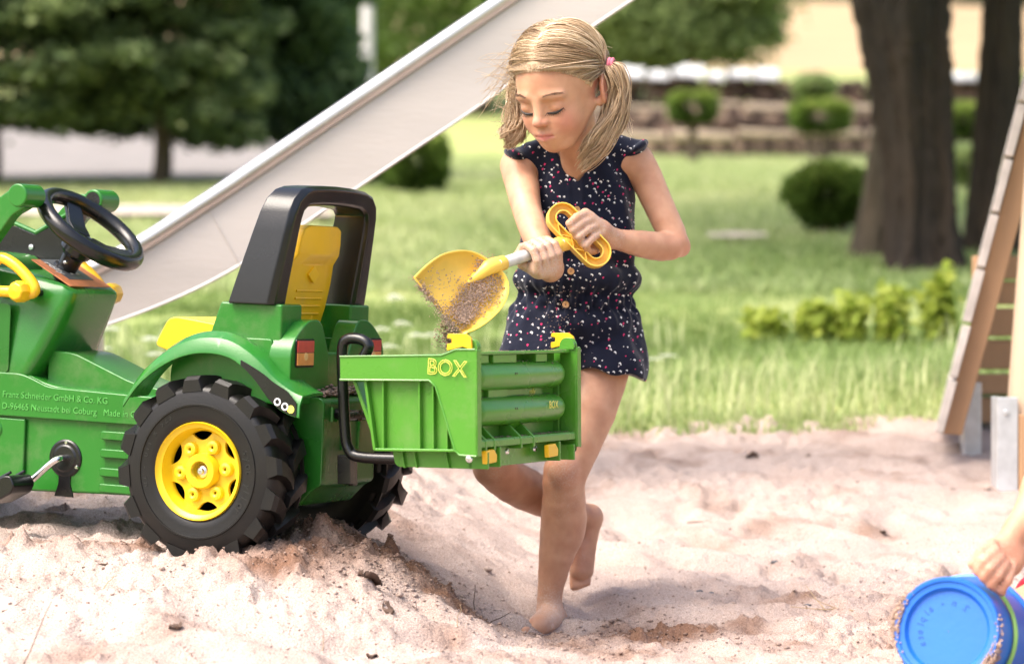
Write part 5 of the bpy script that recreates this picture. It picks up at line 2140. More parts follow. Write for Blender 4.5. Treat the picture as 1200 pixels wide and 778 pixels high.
def head_prims():
    L = [hE((-.006, 0, .012), (.090, .073, .080), .01),
         hE((.030, 0, -.032), (.057, .0545, .072), .030),
         hE((.036, 0, -.076), (.046, .0385, .036), .022),
         hE((.064, 0, -.1015), (.016, .019, .015), .020)]
    for s in (1, -1):
        L += [hE((.052, s * .0265, -.056), (.029, .025, .027), .022),
              hC((.004, s * .052, -.052), (.050, s * .021, -.100), .013, .012, .018)]
    # eye sockets, nose, mouth
    for s in (1, -1):
        L.append(hE((.097, s * .029, -.0245), (.013, .018, .0115), .020, None, True))
        L.append(hE((.0705, s * .0295, -.0275), (.0135, .0150, .0110), .005))
        L.append(hC((.0855, s * .0165, -.0035), (.0735, s * .045, -.0075), .0045, .004, .014))
    L += [hC((.083, 0, -.014), (.0985, 0, -.046), .0062, .0085, .014),
          hE((.1005, 0, -.0475), (.0085, .0088, .0078), .006)]
    for s in (1, -1):
        L.append(hE((.0925, s * .0098, -.0505), (.0078, .0058, .0058), .005))
        L.append(hE((.0965, s * .0055, -.0560), (.0042, .0030, .0026), .003, None, True))
    L += [hE((.074, 0, -.077), (.018, .024, .017), .016)]
    for s in (1, -1):
        L.append(hC((.0925, s * .003, -.0712), (.0835, s * .0175, -.0765), .0042, .0026, .005))
        L.append(hC((.0905, s * .0, -.0825), (.083, s * .0155, -.0785), .0050, .0026, .005))
        L.append(hC((.0975, 0, -.0768), (.0860, s * .0185, -.0772), .0016, .0013, .003, True))
    L.append(hC((.0985, 0, -.060), (.0965, 0, -.067), .0022, .0022, .006, True))
    # ears
    for s in (1, -1):
        rot = np.array(Matrix.Rotation(R(-14), 3, 'Y') @ Matrix.Rotation(R(s * 24), 3, 'Z'))
        L.append(hE((-.012, s * .0790, -.028), (.0175, .0068, .0290), .006, rot))
        L.append(hE((-.004, s * .071, -.050), (.008, .005, .010), .006))
        L.append(hE((-.009, s * .0880, -.025), (.0085, .0058, .0165), .004, rot, True))
    return L


def fingers(spec, r=.0076, k=.0035):
    """spec: list of joint lists in world coordinates"""
    out = []
    for js in spec:
        rr = np.linspace(r * 1.08, r * .84, len(js))
        for i in range(len(js) - 1):
            out.append(Cone(js[i], js[i + 1], rr[i], rr[i + 1], k))
    return out


SH_A, SH_B = at(578, 312, 5.16), at(667, 283, 5.272)        # shovel shaft
sh_d = (SH_B - SH_A) / np.linalg.norm(SH_B - SH_A)


def body_prims():
    L = []
    # trunk (mostly under the clothes)
    L += chain([(684, 192, 5.46, .038), (680, 250, 5.48, .056), (676, 330, 5.48, .056), (672, 385, 5.495, .056)], .03)
    L += chain([(640, 192, 5.46, .032), (684, 182, 5.46, .040), (728, 188, 5.46, .032)], .02)
    # neck
    nk = hd(-.022, 0, -.070)
    L.append(Cone(at(686, 190, 5.455), nk, .036, .037, .02))
    L.append(Cone(at(676, 205, 5.425), hd(.0, 0, -.085), .026, .026, .02))
    # left leg of the girl: standing leg
    L += chain([(706, 412, 5.50, .062), (688, 480, 5.45, .056), (663, 552, 5.41, .0425), (661, 575, 5.41, .040), (660, 605, 5.425, .0425), (652, 650, 5.435, .034), (645, 690, 5.44, .0245), (644, 712, 5.44, .025)], .02)
    L.append(Ell(at(659, 550, 5.372), (.027, .018, .030), .016))
    L.append(Ell(at(664, 612, 5.45), (.036, .034, .058), .02))
    L += [Ell(at(628 + 6, 0, 5), (0.001, .001, .001), .001)] * 0
    L += chain([(650, 724, 5.465, .025), (640, 728, 5.40, .026), (630, 734, 5.33, .020)], .014)
    for q in range(5):
        a = at(622 + 6.0 * q, 735, 5.325 + .006 * q)
        L.append(Cone(a, a + np.array([-.012, -.024 + .003 * q, -.004]), .0085 - .0006 * q, .0075 - .0006 * q, .003))
    # right leg: lifted behind
    L += chain([(636, 412, 5.485, .062), (606, 480, 5.44, .054), (577, 532, 5.40, .044), (588, 556, 5.43, .040), (616, 573, 5.485, .041), (652, 590, 5.54, .034), (682, 604, 5.585, .0245), (691, 606, 5.595, .0240)], .014)
    L.append(Ell(at(575, 538, 5.375), (.026, .02, .026), .016))
    # hanging foot, sole towards the camera's right
    L += chain([(691, 606, 5.595, .0245), (687, 640, 5.590, .0200), (684, 668, 5.585, .0200)], .012)
    L += chain([(680, 640, 5.58, .016), (678, 668, 5.575, .0185)], .012)
    for q in range(5):
        a = at(672 + 4.4 * q, 676 - (0 if q else 1), 5.578)
        L.append(Cone(a, a + np.array([.0, -.006, -.021 + .0022 * q]), .0082 - .0006 * q, .0072 - .0006 * q, .0028))
    # right arm (image left), reaching forward and down
    L += chain([(608, 195, 5.455, .036), (613, 222, 5.41, .0315), (618, 248, 5.365, .0275), (628, 276, 5.31, .0265), (640, 302, 5.265, .0215), (645, 316, 5.245, .0205)], .02)
    # left arm (image right), elbow out
    L += chain([(745, 190, 5.46, .036), (757, 208, 5.455, .0315), (767, 230, 5.445, .0295), (780, 258, 5.43, .028), (790, 284, 5.42, .027), (775, 289, 5.40, .0275), (752, 286, 5.37, .0255), (730, 282, 5.34, .0205), (716, 279, 5.32, .0178)], .018)
    L.append(Ell(at(798, 290, 5.435), (.018, .018, .018), .014))
    # right hand: underhand fist round the shaft
    c = at(632, 299, 5.226)
    dn = np.array([0, 0, -1.0])
    fwd = np.cross(sh_d, dn)
    fwd /= np.linalg.norm(fwd)
    if fwd[1] > 0:
        fwd = -fwd                                   # towards the camera
    dn = np.cross(fwd, sh_d)
    dn /= np.linalg.norm(dn)
    if dn[2] > 0:
        dn = -dn
    on = SH_A + sh_d * ((c - SH_A) @ sh_d)
    global HAND_R
    HAND_R = on
    pos = lambda s, f, d: on + sh_d * s + fwd * f + dn * d
    L.append(Cone(pos(-.018, .006, .026), pos(.022, .004, .027), .0165, .0175, .012))     # palm below
    L.append(Cone(pos(-.016, .013, .034), pos(.020, .012, .036), .0145, .0150, .010))     # back of hand
    L.append(Cone(pos(.012, -.004, .030), at(645, 316, 5.245), .018, .0200, .014))
    sp = []
    for i, s in enumerate((-.0275, -.0095, .0080, .0245)):
        ln = (.94, 1.0, .97, .84)[i] if True else 1
        sp.append([pos(s, .021, .030), pos(s - .001, .0275, .010), pos(s - .001, .0225, -.010 * ln), pos(s, .004, -.0195 * ln), pos(s, -.010, -.0165)])
    L += fingers(sp, .0079, .0022)
    L += fingers([[pos(-.020, -.004, .030), pos(-.033, -.012, .016), pos(-.036, -.016, -.002), pos(-.026, -.012, -.014)]], .0090)
    # left hand: over the bar of the grip
    m = [at(686, 250, 5.262), at(692.5, 257, 5.266), at(699, 264.5, 5.272), at(705, 272, 5.280)]
    pp_ = [at(667.5, 262, 5.232), at(672, 269, 5.234), at(678.5, 277, 5.238), at(686, 287, 5.246)]
    wr = at(716, 279, 5.32)
    for a in m:
        L.append(Cone(a, wr * .72 + a * .28 + np.array([0, 0, -.002]), .0100, .0135, .010))
    L.append(Ell(at(702, 270, 5.293), (.021, .016, .018), .012))
    L.append(Cone(at(704, 272, 5.30), wr, .0165, .0178, .012))
    sp = []
    for a, b in zip(m, pp_):
        d = b - a
        d2 = d + np.array([0, 0, .002])
        sp.append([a, a * .45 + b * .55 + np.array([0, -.004, .003]), b, b + np.array([.006, .018, -.012]), b + np.array([.017, .028, -.012])])
    L += fingers(sp, .0078, .0022)
    L += fingers([[at(706, 284, 5.31), at(698, 292, 5.300), at(690, 289, 5.292), at(684, 283, 5.288)]], .0088)
    return L


girl = empty('person', Matrix.Translation(at(645, 728, 5.44)))
G0 = np.array(girl.location)
HP = head_prims()
BP = body_prims()
V, Q = sdf_mesh(BP + HP, .0026)
V = relax(V, Q, 2, .4)
lc = hloc(V)


def ssq(x, w):
    return np.exp(-(x / w) ** 2)


lipm = np.where(lc[:, 0] > .078, 1, 0) * np.clip(1.6 * ssq(lc[:, 2] + .0768, .0062) * (np.abs(lc[:, 1]) < .019) * ssq(lc[:, 1], .019), 0, 1)
bl = .75 * ssq(np.linalg.norm((lc - np.array([.072, .040, -.055])), axis=1), .024) + .6 * ssq(np.linalg.norm((lc - np.array([.072, -.040, -.055])), axis=1), .024) \
    + .7 * ssq(np.linalg.norm((lc - np.array([.102, 0, -.048])), axis=1), .014) + .8 * ssq(np.linalg.norm(lc - np.array([-.01, .08, -.028]), axis=1), .022)
hand_pts = [HAND_R + np.array([0, -.015, -.015]), at(690, 268, 5.26), at(676, 275, 5.24)]
sd = np.zeros(len(V))
for c, w, a in ((hand_pts[0], .048, .55), (hand_pts[1], .042, .50), (hand_pts[2], .035, .50), (at(658, 556, 5.37), .035, .40), (at(660, 585, 5.37), .05, .28), (at(640, 728, 5.4), .07, .50), (at(684, 650, 5.5), .06, .46), (at(694, 602, 5.5), .03, .45), (at(580, 560, 5.34), .05, .34), (at(715, 280, 5.3), .04, .36)):
    sd = np.maximum(sd, a * np.clip(1.6 * ssq(np.linalg.norm(V - c, axis=1), w), 0, 1))
kn = .35 * ssq(np.linalg.norm(V - at(660, 553, 5.37), axis=1), .03) + .5 * ssq(np.linalg.norm(V - at(800, 290, 5.42), axis=1), .03) + .5 * ssq(np.linalg.norm(V - at(686, 655, 5.5), axis=1), .05)
body = np_mesh('body', V - G0, Q, M_SKIN, girl, {'lip': lipm, 'blush': np.clip(bl + kn, 0, 1), 'sandy': sd})

# --- romper
def fabric_material():
    m = bpy.data.materials.new('navy_print_fabric')
    m.use_nodes = True
    N, Lk = m.node_tree.nodes, m.node_tree.links
    b = N['Principled BSDF']
    b.inputs['Roughness'].default_value = .85
    b.inputs['Specular IOR Level'].default_value = .2
    b.inputs['Sheen Weight'].default_value = .25
    b.inputs['Sheen Roughness'].default_value = .4
    tc = N.new('ShaderNodeTexCoord')
    col = None
    base = (.0065, .0085, .022, 1)

    def marks(scale, off, thr, color, prev, bite):
        mp = N.new('ShaderNodeMapping')
        mp.inputs['Location'].default_value = off
        mp.inputs['Scale'].default_value = (scale, scale * .55, scale * 1.0)
        Lk.new(tc.outputs['Object'], mp.inputs[0])
        wz = N.new('ShaderNodeTexNoise')
        wz.inputs['Scale'].default_value = 1.6
        Lk.new(mp.outputs[0], wz.inputs['Vector'])
        ad = N.new('ShaderNodeMix')
        ad.data_type = 'RGBA'
        ad.blend_type = 'LINEAR_LIGHT'
        ad.inputs['Factor'].default_value = .12
        Lk.new(mp.outputs[0], ad.inputs['A'])
        Lk.new(wz.outputs['Color'], ad.inputs['B'])

        def cell(shift):
            mq = N.new('ShaderNodeMapping')
            mq.inputs['Location'].default_value = shift
            Lk.new(ad.outputs['Result'], mq.inputs[0])
            v = N.new('ShaderNodeTexVoronoi')
            v.inputs['Scale'].default_value = 1
            v.inputs['Randomness'].default_value = .75
            Lk.new(mq.outputs[0], v.inputs['Vector'])
            return v.outputs['Distance']
        d1, d2 = cell((0, 0, 0)), cell(bite)
        lt = N.new('ShaderNodeMath')
        lt.operation = 'LESS_THAN'
        lt.inputs[1].default_value = thr
        Lk.new(d1, lt.inputs[0])
        gt = N.new('ShaderNodeMath')
        gt.operation = 'GREATER_THAN'
        gt.inputs[1].default_value = thr * .92
        Lk.new(d2, gt.inputs[0])
        mu = N.new('ShaderNodeMath')
        mu.operation = 'MULTIPLY'
        Lk.new(lt.outputs[0], mu.inputs[0])
        Lk.new(gt.outputs[0], mu.inputs[1])
        mx = N.new('ShaderNodeMix')
        mx.data_type = 'RGBA'
        if prev is None:
            mx.inputs['A'].default_value = base
        else:
            Lk.new(prev, mx.inputs['A'])
        mx.inputs['B'].default_value = (*color, 1)
        Lk.new(mu.outputs[0], mx.inputs['Factor'])
        return mx.outputs['Result']
    col = marks(74, (.3, .1, .2), .205, (.74, .72, .72), None, (.10, .0, .14))
    col = marks(64, (7.3, 2.1, 5.2), .145, (.62, .035, .14), col, (-.12, .0, .10))
    col = marks(80, (3.3, 4.1, 9.2), .13, (.70, .62, .64), col, (.10, .0, -.08))
    Lk.new(col, b.inputs['Base Color'])
    no = N.new('ShaderNodeTexNoise')
    no.inputs['Scale'].default_value = 700
    Lk.new(tc.outputs['Object'], no.inputs['Vector'])
    bp = N.new('ShaderNodeBump')
    bp.inputs['Strength'].default_value = .25
    bp.inputs['Distance'].default_value = .002
    Lk.new(no.outputs[0], bp.inputs['Height'])
    Lk.new(bp.outputs[0], b.inputs['Normal'])
    return m


M_FAB = fabric_material()


def cloth_prims():
    L = []
    L.append(Ell(at(677, 232, 5.465), (.108, .076, .100), .03))
    L.append(Ell(at(678, 285, 5.465), (.111, .083, .100), .03))
    L.append(Ell(at(677, 327, 5.465), (.122, .090, .046), .014))
    L += chain([(628, 188, 5.46, .0385), (662, 180, 5.465, .040)], .03)
    L += chain([(734, 183, 5.46, .0385), (700, 176, 5.465, .040)], .03)
    L.append(Ell(at(676, 352, 5.472), (.104, .080, .034), .010))
    # short ruffled cap sleeves
    L.append(Ell(at(606, 184, 5.455), (.027, .048, .012), .010, np.array(Matrix.Rotation(R(30), 3, 'Y'))))
    L.append(Ell(at(746, 175, 5.455), (.028, .050, .012), .010, np.array(Matrix.Rotation(R(-38), 3, 'Y'))))
    # shorts
    L.append(Ell(at(673, 378, 5.485), (.124, .095, .054), .010))
    L += chain([(700, 384, 5.495, .076), (709, 420, 5.482, .080), (710, 433, 5.478, .0815)], .02)
    L += chain([(641, 384, 5.475, .074), (627, 425, 5.445, .078), (622, 445, 5.435, .0805)], .02)
    return L


Vb, Vl, Vr = at(677, 214, 5.40), at(640, 160, 5.42), at(719, 158, 5.42)
hem_n = np.array([-.16, -.04, -.98])
hem_n /= np.linalg.norm(hem_n)
hem_p = at(712, 437, 5.45)
hem2_p = at(615, 424, 5.42)
hem2_n = np.array([-.45, -.15, -.88])
hem2_n /= np.linalg.norm(hem2_n)
CT = at(676, 300, 5.47)


def cloth_post(p, d):
    q = p - CT
    # folds: vertical gathers that fade away from the waist, soft drapes elsewhere
    zz = q[:, 2]
    ang = np.arctan2(q[:, 0], -q[:, 1])
    zw = at(600, 354, 5.47)[2] - CT[2]
    g = np.exp(-((zz - zw) / .035) ** 2)
    gs = np.exp(-(np.maximum(zz - (at(600, 215, 5.47)[2] - CT[2]), 0) / .05) ** 2)
    d = d + g * (.0026 * np.sin(ang * 31 + 2 * np.sin(zz * 60)) + .0030 * np.sin(ang * 17 + 1 + 3 * np.sin(zz * 35)))
    d = d + .0065 * fbm(p * np.array([18, 18, 9]), 3, 71) + .0032 * np.sin(ang * 9 + zz * 26) * (1 - g) * gs
    d = d + .0018 * fbm(p * 55, 2, 72)
    # button placket
    pl = np.abs(q[:, 0] - (-.012 + .07 * zz)) - .013
    d = d - .0022 * (np.clip(1 - np.abs(pl) / .003, 0, 1) > 0) * (q[:, 1] < 0) * (zz > zw)
    # V neck and round neck opening
    wl_ = (p[:, 0] - Vb[0]) * (Vl[2] - Vb[2]) - (p[:, 2] - Vb[2]) * (Vl[0] - Vb[0])
    wl_ /= np.hypot(Vl[2] - Vb[2], Vl[0] - Vb[0])
    wr_ = (p[:, 0] - Vb[0]) * (Vr[2] - Vb[2]) - (p[:, 2] - Vb[2]) * (Vr[0] - Vb[0])
    wr_ /= np.hypot(Vr[2] - Vb[2], Vr[0] - Vb[0])
    cut = np.maximum(np.maximum(-wl_, wr_), p[:, 1] - 5.47)
    d = np.maximum(d, -cut)
    nk = at(682, 172, 5.46)
    d = np.maximum(d, -(np.hypot(p[:, 0] - nk[0], (p[:, 1] - nk[1])) - .046 + (p[:, 2] < nk[2] - .05) * 1.0))
    # hems
    mid = at(668, 400, 5.47)[0]
    hl_ = np.where(p[:, 0] > mid, (p - hem_p) @ hem_n, (p - hem2_p) @ hem2_n)
    hl_ = hl_ + .004 * np.sin(p[:, 0] * 90)
    return np.maximum(d, hl_)


Vc, Qc = sdf_mesh(cloth_prims(), .0033, cloth_post)
Vc = relax(Vc, Qc, 1, .4)
romper = np_mesh('romper', Vc - G0, Qc, M_FAB, girl)
romper['label'] = 'navy sleeveless romper printed with small white and pink marks'
M_BUTTON = mat('wooden_button', (.55, .30, .13), .4, var=.2, vscale=80)


def surf_y(px, py, Vx, D0=5.38):
    """depth of the front of a mesh near a pixel"""
    r = at(px, py, 1.0) - np.array([0, 0, CAMZ])
    t = Vx - np.array([0, 0, CAMZ])
    sx = t[:, 0] / t[:, 1] - r[0]
    sz = t[:, 2] / t[:, 1] - r[2]
    m = np.hypot(sx, sz) < .0012
    return t[m, 1].min() if m.any() else D0


for (bx_, by_) in ((676, 246), (669, 318), (663, 357)):
    dd = surf_y(bx_, by_, Vc)
    c = at(bx_, by_, dd - .001) - G0
    mb = MB()
    mb.lathe([(.001, .0015), (.0015, -.0012), (.004, -.0014), (.0058, -.0022), (.0066, -.001), (.0062, .002)], 16, 'Y', 0, c)
    mb.build('button', M_BUTTON, girl)

# --- face details
M_LASH = mat('dark_lash', (.018, .012, .010), .6)
M_BROW = foliage_mat('brow_hair', (.12, .07, .045), (.19, .115, .075), (.26, .165, .11), .1)
g = np.random.default_rng(31)


def on_face(f, l, u):
    """push a head point out to the skin along the face direction"""
    cand = lc[(np.abs(lc[:, 1] - l) < .004) & (np.abs(lc[:, 2] - u) < .004) & (lc[:, 0] > .03)]
    return hd(cand[:, 0].mean() if len(cand) else f, l, u) if len(cand) else hd(f, l, u)


for s in (1, -1):
    mb = MB()
    pts = []
    for t in np.linspace(-1, 1, 11):
        l = s * (.0295 + .0145 * t * 1.0)
        u = -.0330 - .0034 * (1 - t * t) + .002 * t
        pts.append(on_face(.08, l, u) + hf * .0010 - G0)
    mb.tube(pts, [.0007 + .0020 * math.sin(math.pi * (i + .7) / 11.6) for i in range(11)], 6)
    for i, p in enumerate(pts):
        mb.tube([p, p + hf * .004 - hu * .0035 + hl * s * .0006 * (i - 3), p + hf * .0065 - hu * .0035 + hl * s * .0009 * (i - 3)], [.0005, .0004, .0001], 4)
    mb.build('eyelash', M_LASH, girl)
    ps, tn = [], []
    for q in range(75):
        t = g.random()
        l = s * (.0155 + .031 * t)
        u = .0 + .0045 * math.sin(t * 2.4) - .003 * t + g.normal(0, .0011) - .003
        a = on_face(.083, l, u) + hf * .0004
        d = hl * s * (.007 + .002 * g.random()) + hu * (.0022 * (1 - t) - .0012 * t) - hf * .0024 * (.3 + t)
        ps.append([a - G0, a + d * .5 + hf * .0006 - G0, a + d - G0])
        tn.append(g.random())
    strands('eyebrow', np.array(ps), .00026, .0001, M_BROW, girl, np.array(tn))

# --- hair
F_HAIR = foliage_mat('blonde_hair', (.22, .13, .07), (.52, .355, .21), (.90, .74, .53), .15)
for nd in F_HAIR.node_tree.nodes:
    if nd.type == 'BSDF_PRINCIPLED':
        nd.inputs['Roughness'].default_value = .38
        nd.inputs['Specular IOR Level'].default_value = .5
hairline_n = np.array([.74, 0, -.675])


def hair_post(p, d):
    q = hloc(p)
    cut = (q @ hairline_n - .0245 - .006 * np.cos(q[:, 1] / .07 * 2.2) + .0025 * vnoise(q * 160, 8)) * HS
    part = .0 * np.exp(-(q[:, 1] / .003) ** 2) * (q[:, 2] > .04) * (q[:, 0] > -.05)
    ear = .02 - np.linalg.norm((q - np.array([-.008, 0, -.034])) * np.array([1, 0, .72]), axis=1)
    ear = np.where(np.abs(q[:, 1]) > .06, ear, -1)
    return np.maximum(np.maximum(d + part, cut), ear)


Vh, Qh = sdf_mesh([hE((-.008, 0, .013), (.0935, .0765, .0838), .01)], .0025, hair_post)
hair = np_mesh('hair', Vh - G0, Qh, F_HAIR, girl, {'tone': np.full(len(Vh), .58)})
EC, ER = np.array([-.008, 0, .013]), np.array([.0942, .0772, .0845])


def on_skull(v, lift=1.0):
    v = v / (np.linalg.norm(v / ER, axis=-1)[..., None])
    return EC + v * (lift if np.isscalar(lift) else lift[..., None])


_hl = []
for l_ in np.linspace(-.0775, .0775, 63):
    best = None
    for a_ in np.linspace(1.6, -.9, 300):
        v_ = np.array([math.cos(a_), 0, math.sin(a_)])
        k_ = math.sqrt(max(0, 1 - (l_ / ER[1]) ** 2))
        p_ = np.array([EC[0] + ER[0] * k_ * math.cos(a_), l_, EC[2] + ER[2] * k_ * math.sin(a_)])
        if p_ @ hairline_n - .0245 - .006 * math.cos(l_ / .07 * 2.2) > -.0005:
            break
        best = p_
    _hl.append(best - EC)
_hl = np.array(_hl)


def hairline(l_):
    return np.array([np.interp(l_, np.linspace(-.0775, .0775, 63), _hl[:, j]) for j in range(3)])


TIE = {s: np.array([-.043, s * .079, .004]) for s in (1, -1)}
PS, TN = [], []
K = 14
for s in (1, -1):
    nS = 1900
    for q in range(nS):
        u = g.random()
        if u < .62:        # from the parting
            a = g.uniform(-.9, 2.3)
            st = np.array([math.cos(a) * .09, s * .0015, math.sin(a) * .09]) if a > 0 else np.array([math.cos(a), 0, math.sin(a)])
            a2 = g.uniform(.52, 2.6)
            st = np.array([math.cos(a2) * .09, s * g.uniform(-.0012, .003), math.sin(a2) * .09])
        elif u < .86:      # from the hairline at forehead and temple
            t = g.random() ** .8
            st = hairline(s * (.001 + .0745 * t)) + np.array([-.001, 0, .001]) * g.random() * 3
        else:              # from the back parting and nape
            a2 = g.uniform(2.6, 4.1)
            st = np.array([math.cos(a2) * .09, s * g.uniform(.0, .02), math.sin(a2) * .09])
        en = TIE[s] - EC + g.normal(0, .005, 3)
        tt = np.linspace(0, 1, K)[:, None]
        st_n, en_n = st / np.linalg.norm(st), en / np.linalg.norm(en)
        om = math.acos(np.clip(st_n @ en_n, -1, 1))
        v = (np.sin((1 - tt) * om) * st_n + np.sin(tt * om) * en_n) / max(math.sin(om), 1e-3)
        sag = np.array([.0, s * .05, -.14 if u < .62 else .05]) * np.sin(np.pi * tt)
        v = v + sag * (.55 + .3 * g.normal())
        lift = 1.0 + (min(.12, .004 + .022 * abs(g.standard_t(2.5))) * np.sin(np.pi * np.clip(tt[:, 0] * 1.05, 0, 1)) ** .6) + .010 * np.sin(np.pi * tt[:, 0] * g.uniform(1, 3.5) + g.random() * 6) * tt[:, 0]
        p = on_skull(v, lift)
        PS.append(HC + (p @ HM.T) * HS - G0)
        TN.append(.50 + .20 * math.sin(st_n[0] * 23 + st_n[2] * 17 + s) + .12 * math.sin(st_n[0] * 61 - st_n[2] * 43) + .15 * g.normal())
strands('hair_strands', np.array(PS), .0007, .0006, F_HAIR, hair, np.clip(np.array(TN), 0, 1))['kind'] = 'stuff'


def bundle(guide, radii, n, seed, flat=.7, curl=.0, r0=.0011, tone0=.5, spread_end=1.0):
    g = np.random.default_rng(seed)
    G = np.array(smooth_path(guide, 6))
    k = len(G)
    rad = np.interp(np.linspace(0, 1, k), np.linspace(0, 1, len(radii)), radii)
    T = np.gradient(G, axis=0)
    T /= np.linalg.norm(T, axis=1)[:, None]
    A = np.cross(T, np.array([0, 1.0, 0]))
    A /= np.linalg.norm(A, axis=1)[:, None]
    Bn = np.cross(T, A)
    out, tn = [], []
    NL = 13
    lth, lr = g.uniform(0, 6.283, NL), np.sqrt(g.uniform(.05, 1, NL)) * .85
    lend = g.uniform(.74, 1.0, NL)
    lph, lfr, ltn = g.uniform(0, 6.283, NL), g.uniform(5, 9, NL), g.normal(0, .14, NL)
    tt = np.linspace(0, 1, k)
    for q in range(n):
        lk = q % NL
        idx = np.clip(np.linspace(0, k - 1, k) * lend[lk] * g.uniform(.86, 1.0), 0, k - 1)
        i0 = np.floor(idx).astype(int)
        i1 = np.minimum(i0 + 1, k - 1)
        f = (idx - i0)[:, None]
        Gp = G[i0] * (1 - f) + G[i1] * f
        Ap = A[i0] * (1 - f) + A[i1] * f
        Bp = Bn[i0] * (1 - f) + Bn[i1] * f
        rp = rad[i0] * (1 - f[:, 0]) + rad[i1] * f[:, 0]
        th = lth[lk] + .9 * np.sin(lfr[lk] * .5 * tt + lph[lk])
        own = np.clip(g.standard_t(2.6, 2), -5, 5) * .0040 * (1 - .55 * tt[:, None] ** 2) * np.clip(.4 + 4 * tt[:, None], 0, 1)
        wav = .0045 * np.sin(lfr[lk] * 1.6 * tt + lph[lk]) * tt
        a_ = np.cos(th) * rp * lr[lk] + own[:, 0] + wav
        b_ = np.sin(th) * rp * lr[lk] * flat + own[:, 1]
        p = Gp + Ap * a_[:, None] + Bp * b_[:, None] + g.normal(0, .0022, (1, 3)) * tt[:, None] ** 2
        out.append(p - G0)
        tn.append(tone0 + ltn[lk] + .15 * g.normal())
    return np.array(out), np.clip(np.array(tn), 0, 1)


tl = HC + HM @ (TIE[1] * HS)
trr = HC + HM @ (TIE[-1] * HS)
p1, t1 = bundle([tl, at(720, 88, 5.305), at(726, 108, 5.31), at(722, 134, 5.305), at(708, 160, 5.30), at(691, 181, 5.305), at(674, 198, 5.315)], [.006, .011, .017, .022, .023, .020, .016], 1150, 1, .75)
strands('pigtail', p1, .0012, .0006, F_HAIR, hair, t1)['kind'] = 'stuff'
p2, t2 = bundle([trr, at(612, 105, 5.41), at(610, 128, 5.40), at(605, 148, 5.39), at(597, 163, 5.38), at(588, 171, 5.375)], [.008, .015, .022, .025, .024, .020], 800, 2, .75, tone0=.62)
strands('pigtail', p2, .0012, .0006, F_HAIR, hair, t2)['kind'] = 'stuff'
# loose flyaway hairs
fl, ft = [], []
for q in range(170):
    if q < 70:
        a = at(g.uniform(602, 614), g.uniform(50, 110), 5.36)
        e = at(g.uniform(556, 596), g.uniform(62, 140), 5.37)
    elif q < 100:
        a = at(g.uniform(604, 618), g.uniform(105, 150), 5.38)
        e = at(g.uniform(572, 592), g.uniform(100, 165), 5.38)
    elif q < 140:
        b_ = g.uniform(0, 3.14)
        c_ = np.array([655 - 56 * math.cos(b_), 88 - 62 * math.sin(b_)])
        a = at(c_[0], c_[1], 5.33)
        e = at(c_[0] + g.normal(0, 12) - 5, c_[1] - g.uniform(-4, 7), 5.33)
    else:
        a = at(g.uniform(722, 732), g.uniform(90, 140), 5.31)
        e = at(g.uniform(734, 744), g.uniform(110, 165), 5.31)
    mid = (a + e) / 2 + np.array([g.normal(0, .006), 0, g.normal(.006, .008)])
    tt = np.linspace(0, 1, 8)[:, None]
    fl.append(a * (1 - tt) ** 2 + 2 * mid * tt * (1 - tt) + e * tt * tt - G0)
    ft.append(.75 + .15 * g.normal())
strands('loose_hair', np.array(fl), .00055, .0003, F_HAIR, hair, np.clip(np.array(ft), 0, 1))['kind'] = 'stuff'
bh, bt = [], []
for q in range(420):
    l_ = g.uniform(-.076, .076)
    p0 = EC + hairline(l_)
    d = np.array([-.5, np.sign(l_) * .25 + g.normal(0, .25), .6 - abs(l_) * 6]) * g.uniform(.010, .026)
    pts_ = np.array([p0 + np.array([.003, 0, -.003]) * g.random(), p0 + d * .45 + np.array([.0018, 0, .0018]), p0 + d])
    bh.append(HC + (pts_ @ HM.T) * HS - G0)
    bt.append(.6 + .15 * g.normal())
strands('hairline_hair', np.array(bh), .00035, .0003, F_HAIR, hair, np.clip(np.array(bt), 0, 1))['kind'] = 'stuff'
M_PINK = mat('pink_band', (.62, .16, .22), .6, var=.2, vscale=120)
for s, c in ((1, tl), (-1, trr)):
    mb = MB()
    ax = HM @ np.array([-.25, s * .9, -.2])
    ax /= np.linalg.norm(ax)
    e1 = np.cross(ax, [0, 0, 1.0])
    e1 /= np.linalg.norm(e1)
    e2 = np.cross(ax, e1)
    for o_ in (0, .006):
        mb.tube([c - G0 + ax * (.003 + o_) + (e1 * math.cos(a) + e2 * math.sin(a)) * .0105 for a in np.linspace(0, 6.283, 21)[:-1]], .0036, 8, closed=True)
    mb.build('hair_tie', M_PINK, girl)
tag(girl, 'girl with blonde pigtails in a navy printed romper, barefoot, tipping a yellow shovel', 'person')
# ------------------------------------------------------------------ toy shovel
M_SHOV = mat('shovel_yellow', (.86, .54, .085), .4, var=.10, vscale=14, bump=.05, bscale=90)
M_SHAFT = mat('grey_shaft', (.60, .58, .56), .4, var=.15, vscale=60)
shovel = empty('toy_shovel', Matrix.Translation(SH_A))
O_ = SH_A
# blade: outline in the photograph, set on the plane through the shaft that faces the camera
bl_px = [(483, 326), (497, 312), (514, 300), (530, 295), (545, 294), (557, 297), (568, 303), (580, 312), (590, 322), (595, 334), (594, 348), (587, 362), (577, 373), (566, 382), (554, 389), (542, 393), (527, 376), (512, 359), (497, 342)]
ax_ = sh_d
bn = np.array([.20, -.95, .22])                    # blade faces the camera, tipped a little up
bn = bn - ax_ * (bn @ ax_)
bn /= np.linalg.norm(bn)


def on_plane(px, py, off=0.0):
    d = at(px, py, 1.0) - np.array([0, 0, CAMZ])
    o = np.array([0, 0, CAMZ])
    t = ((O_ + bn * off - o) @ bn) / (d @ bn)
    return o + d * t


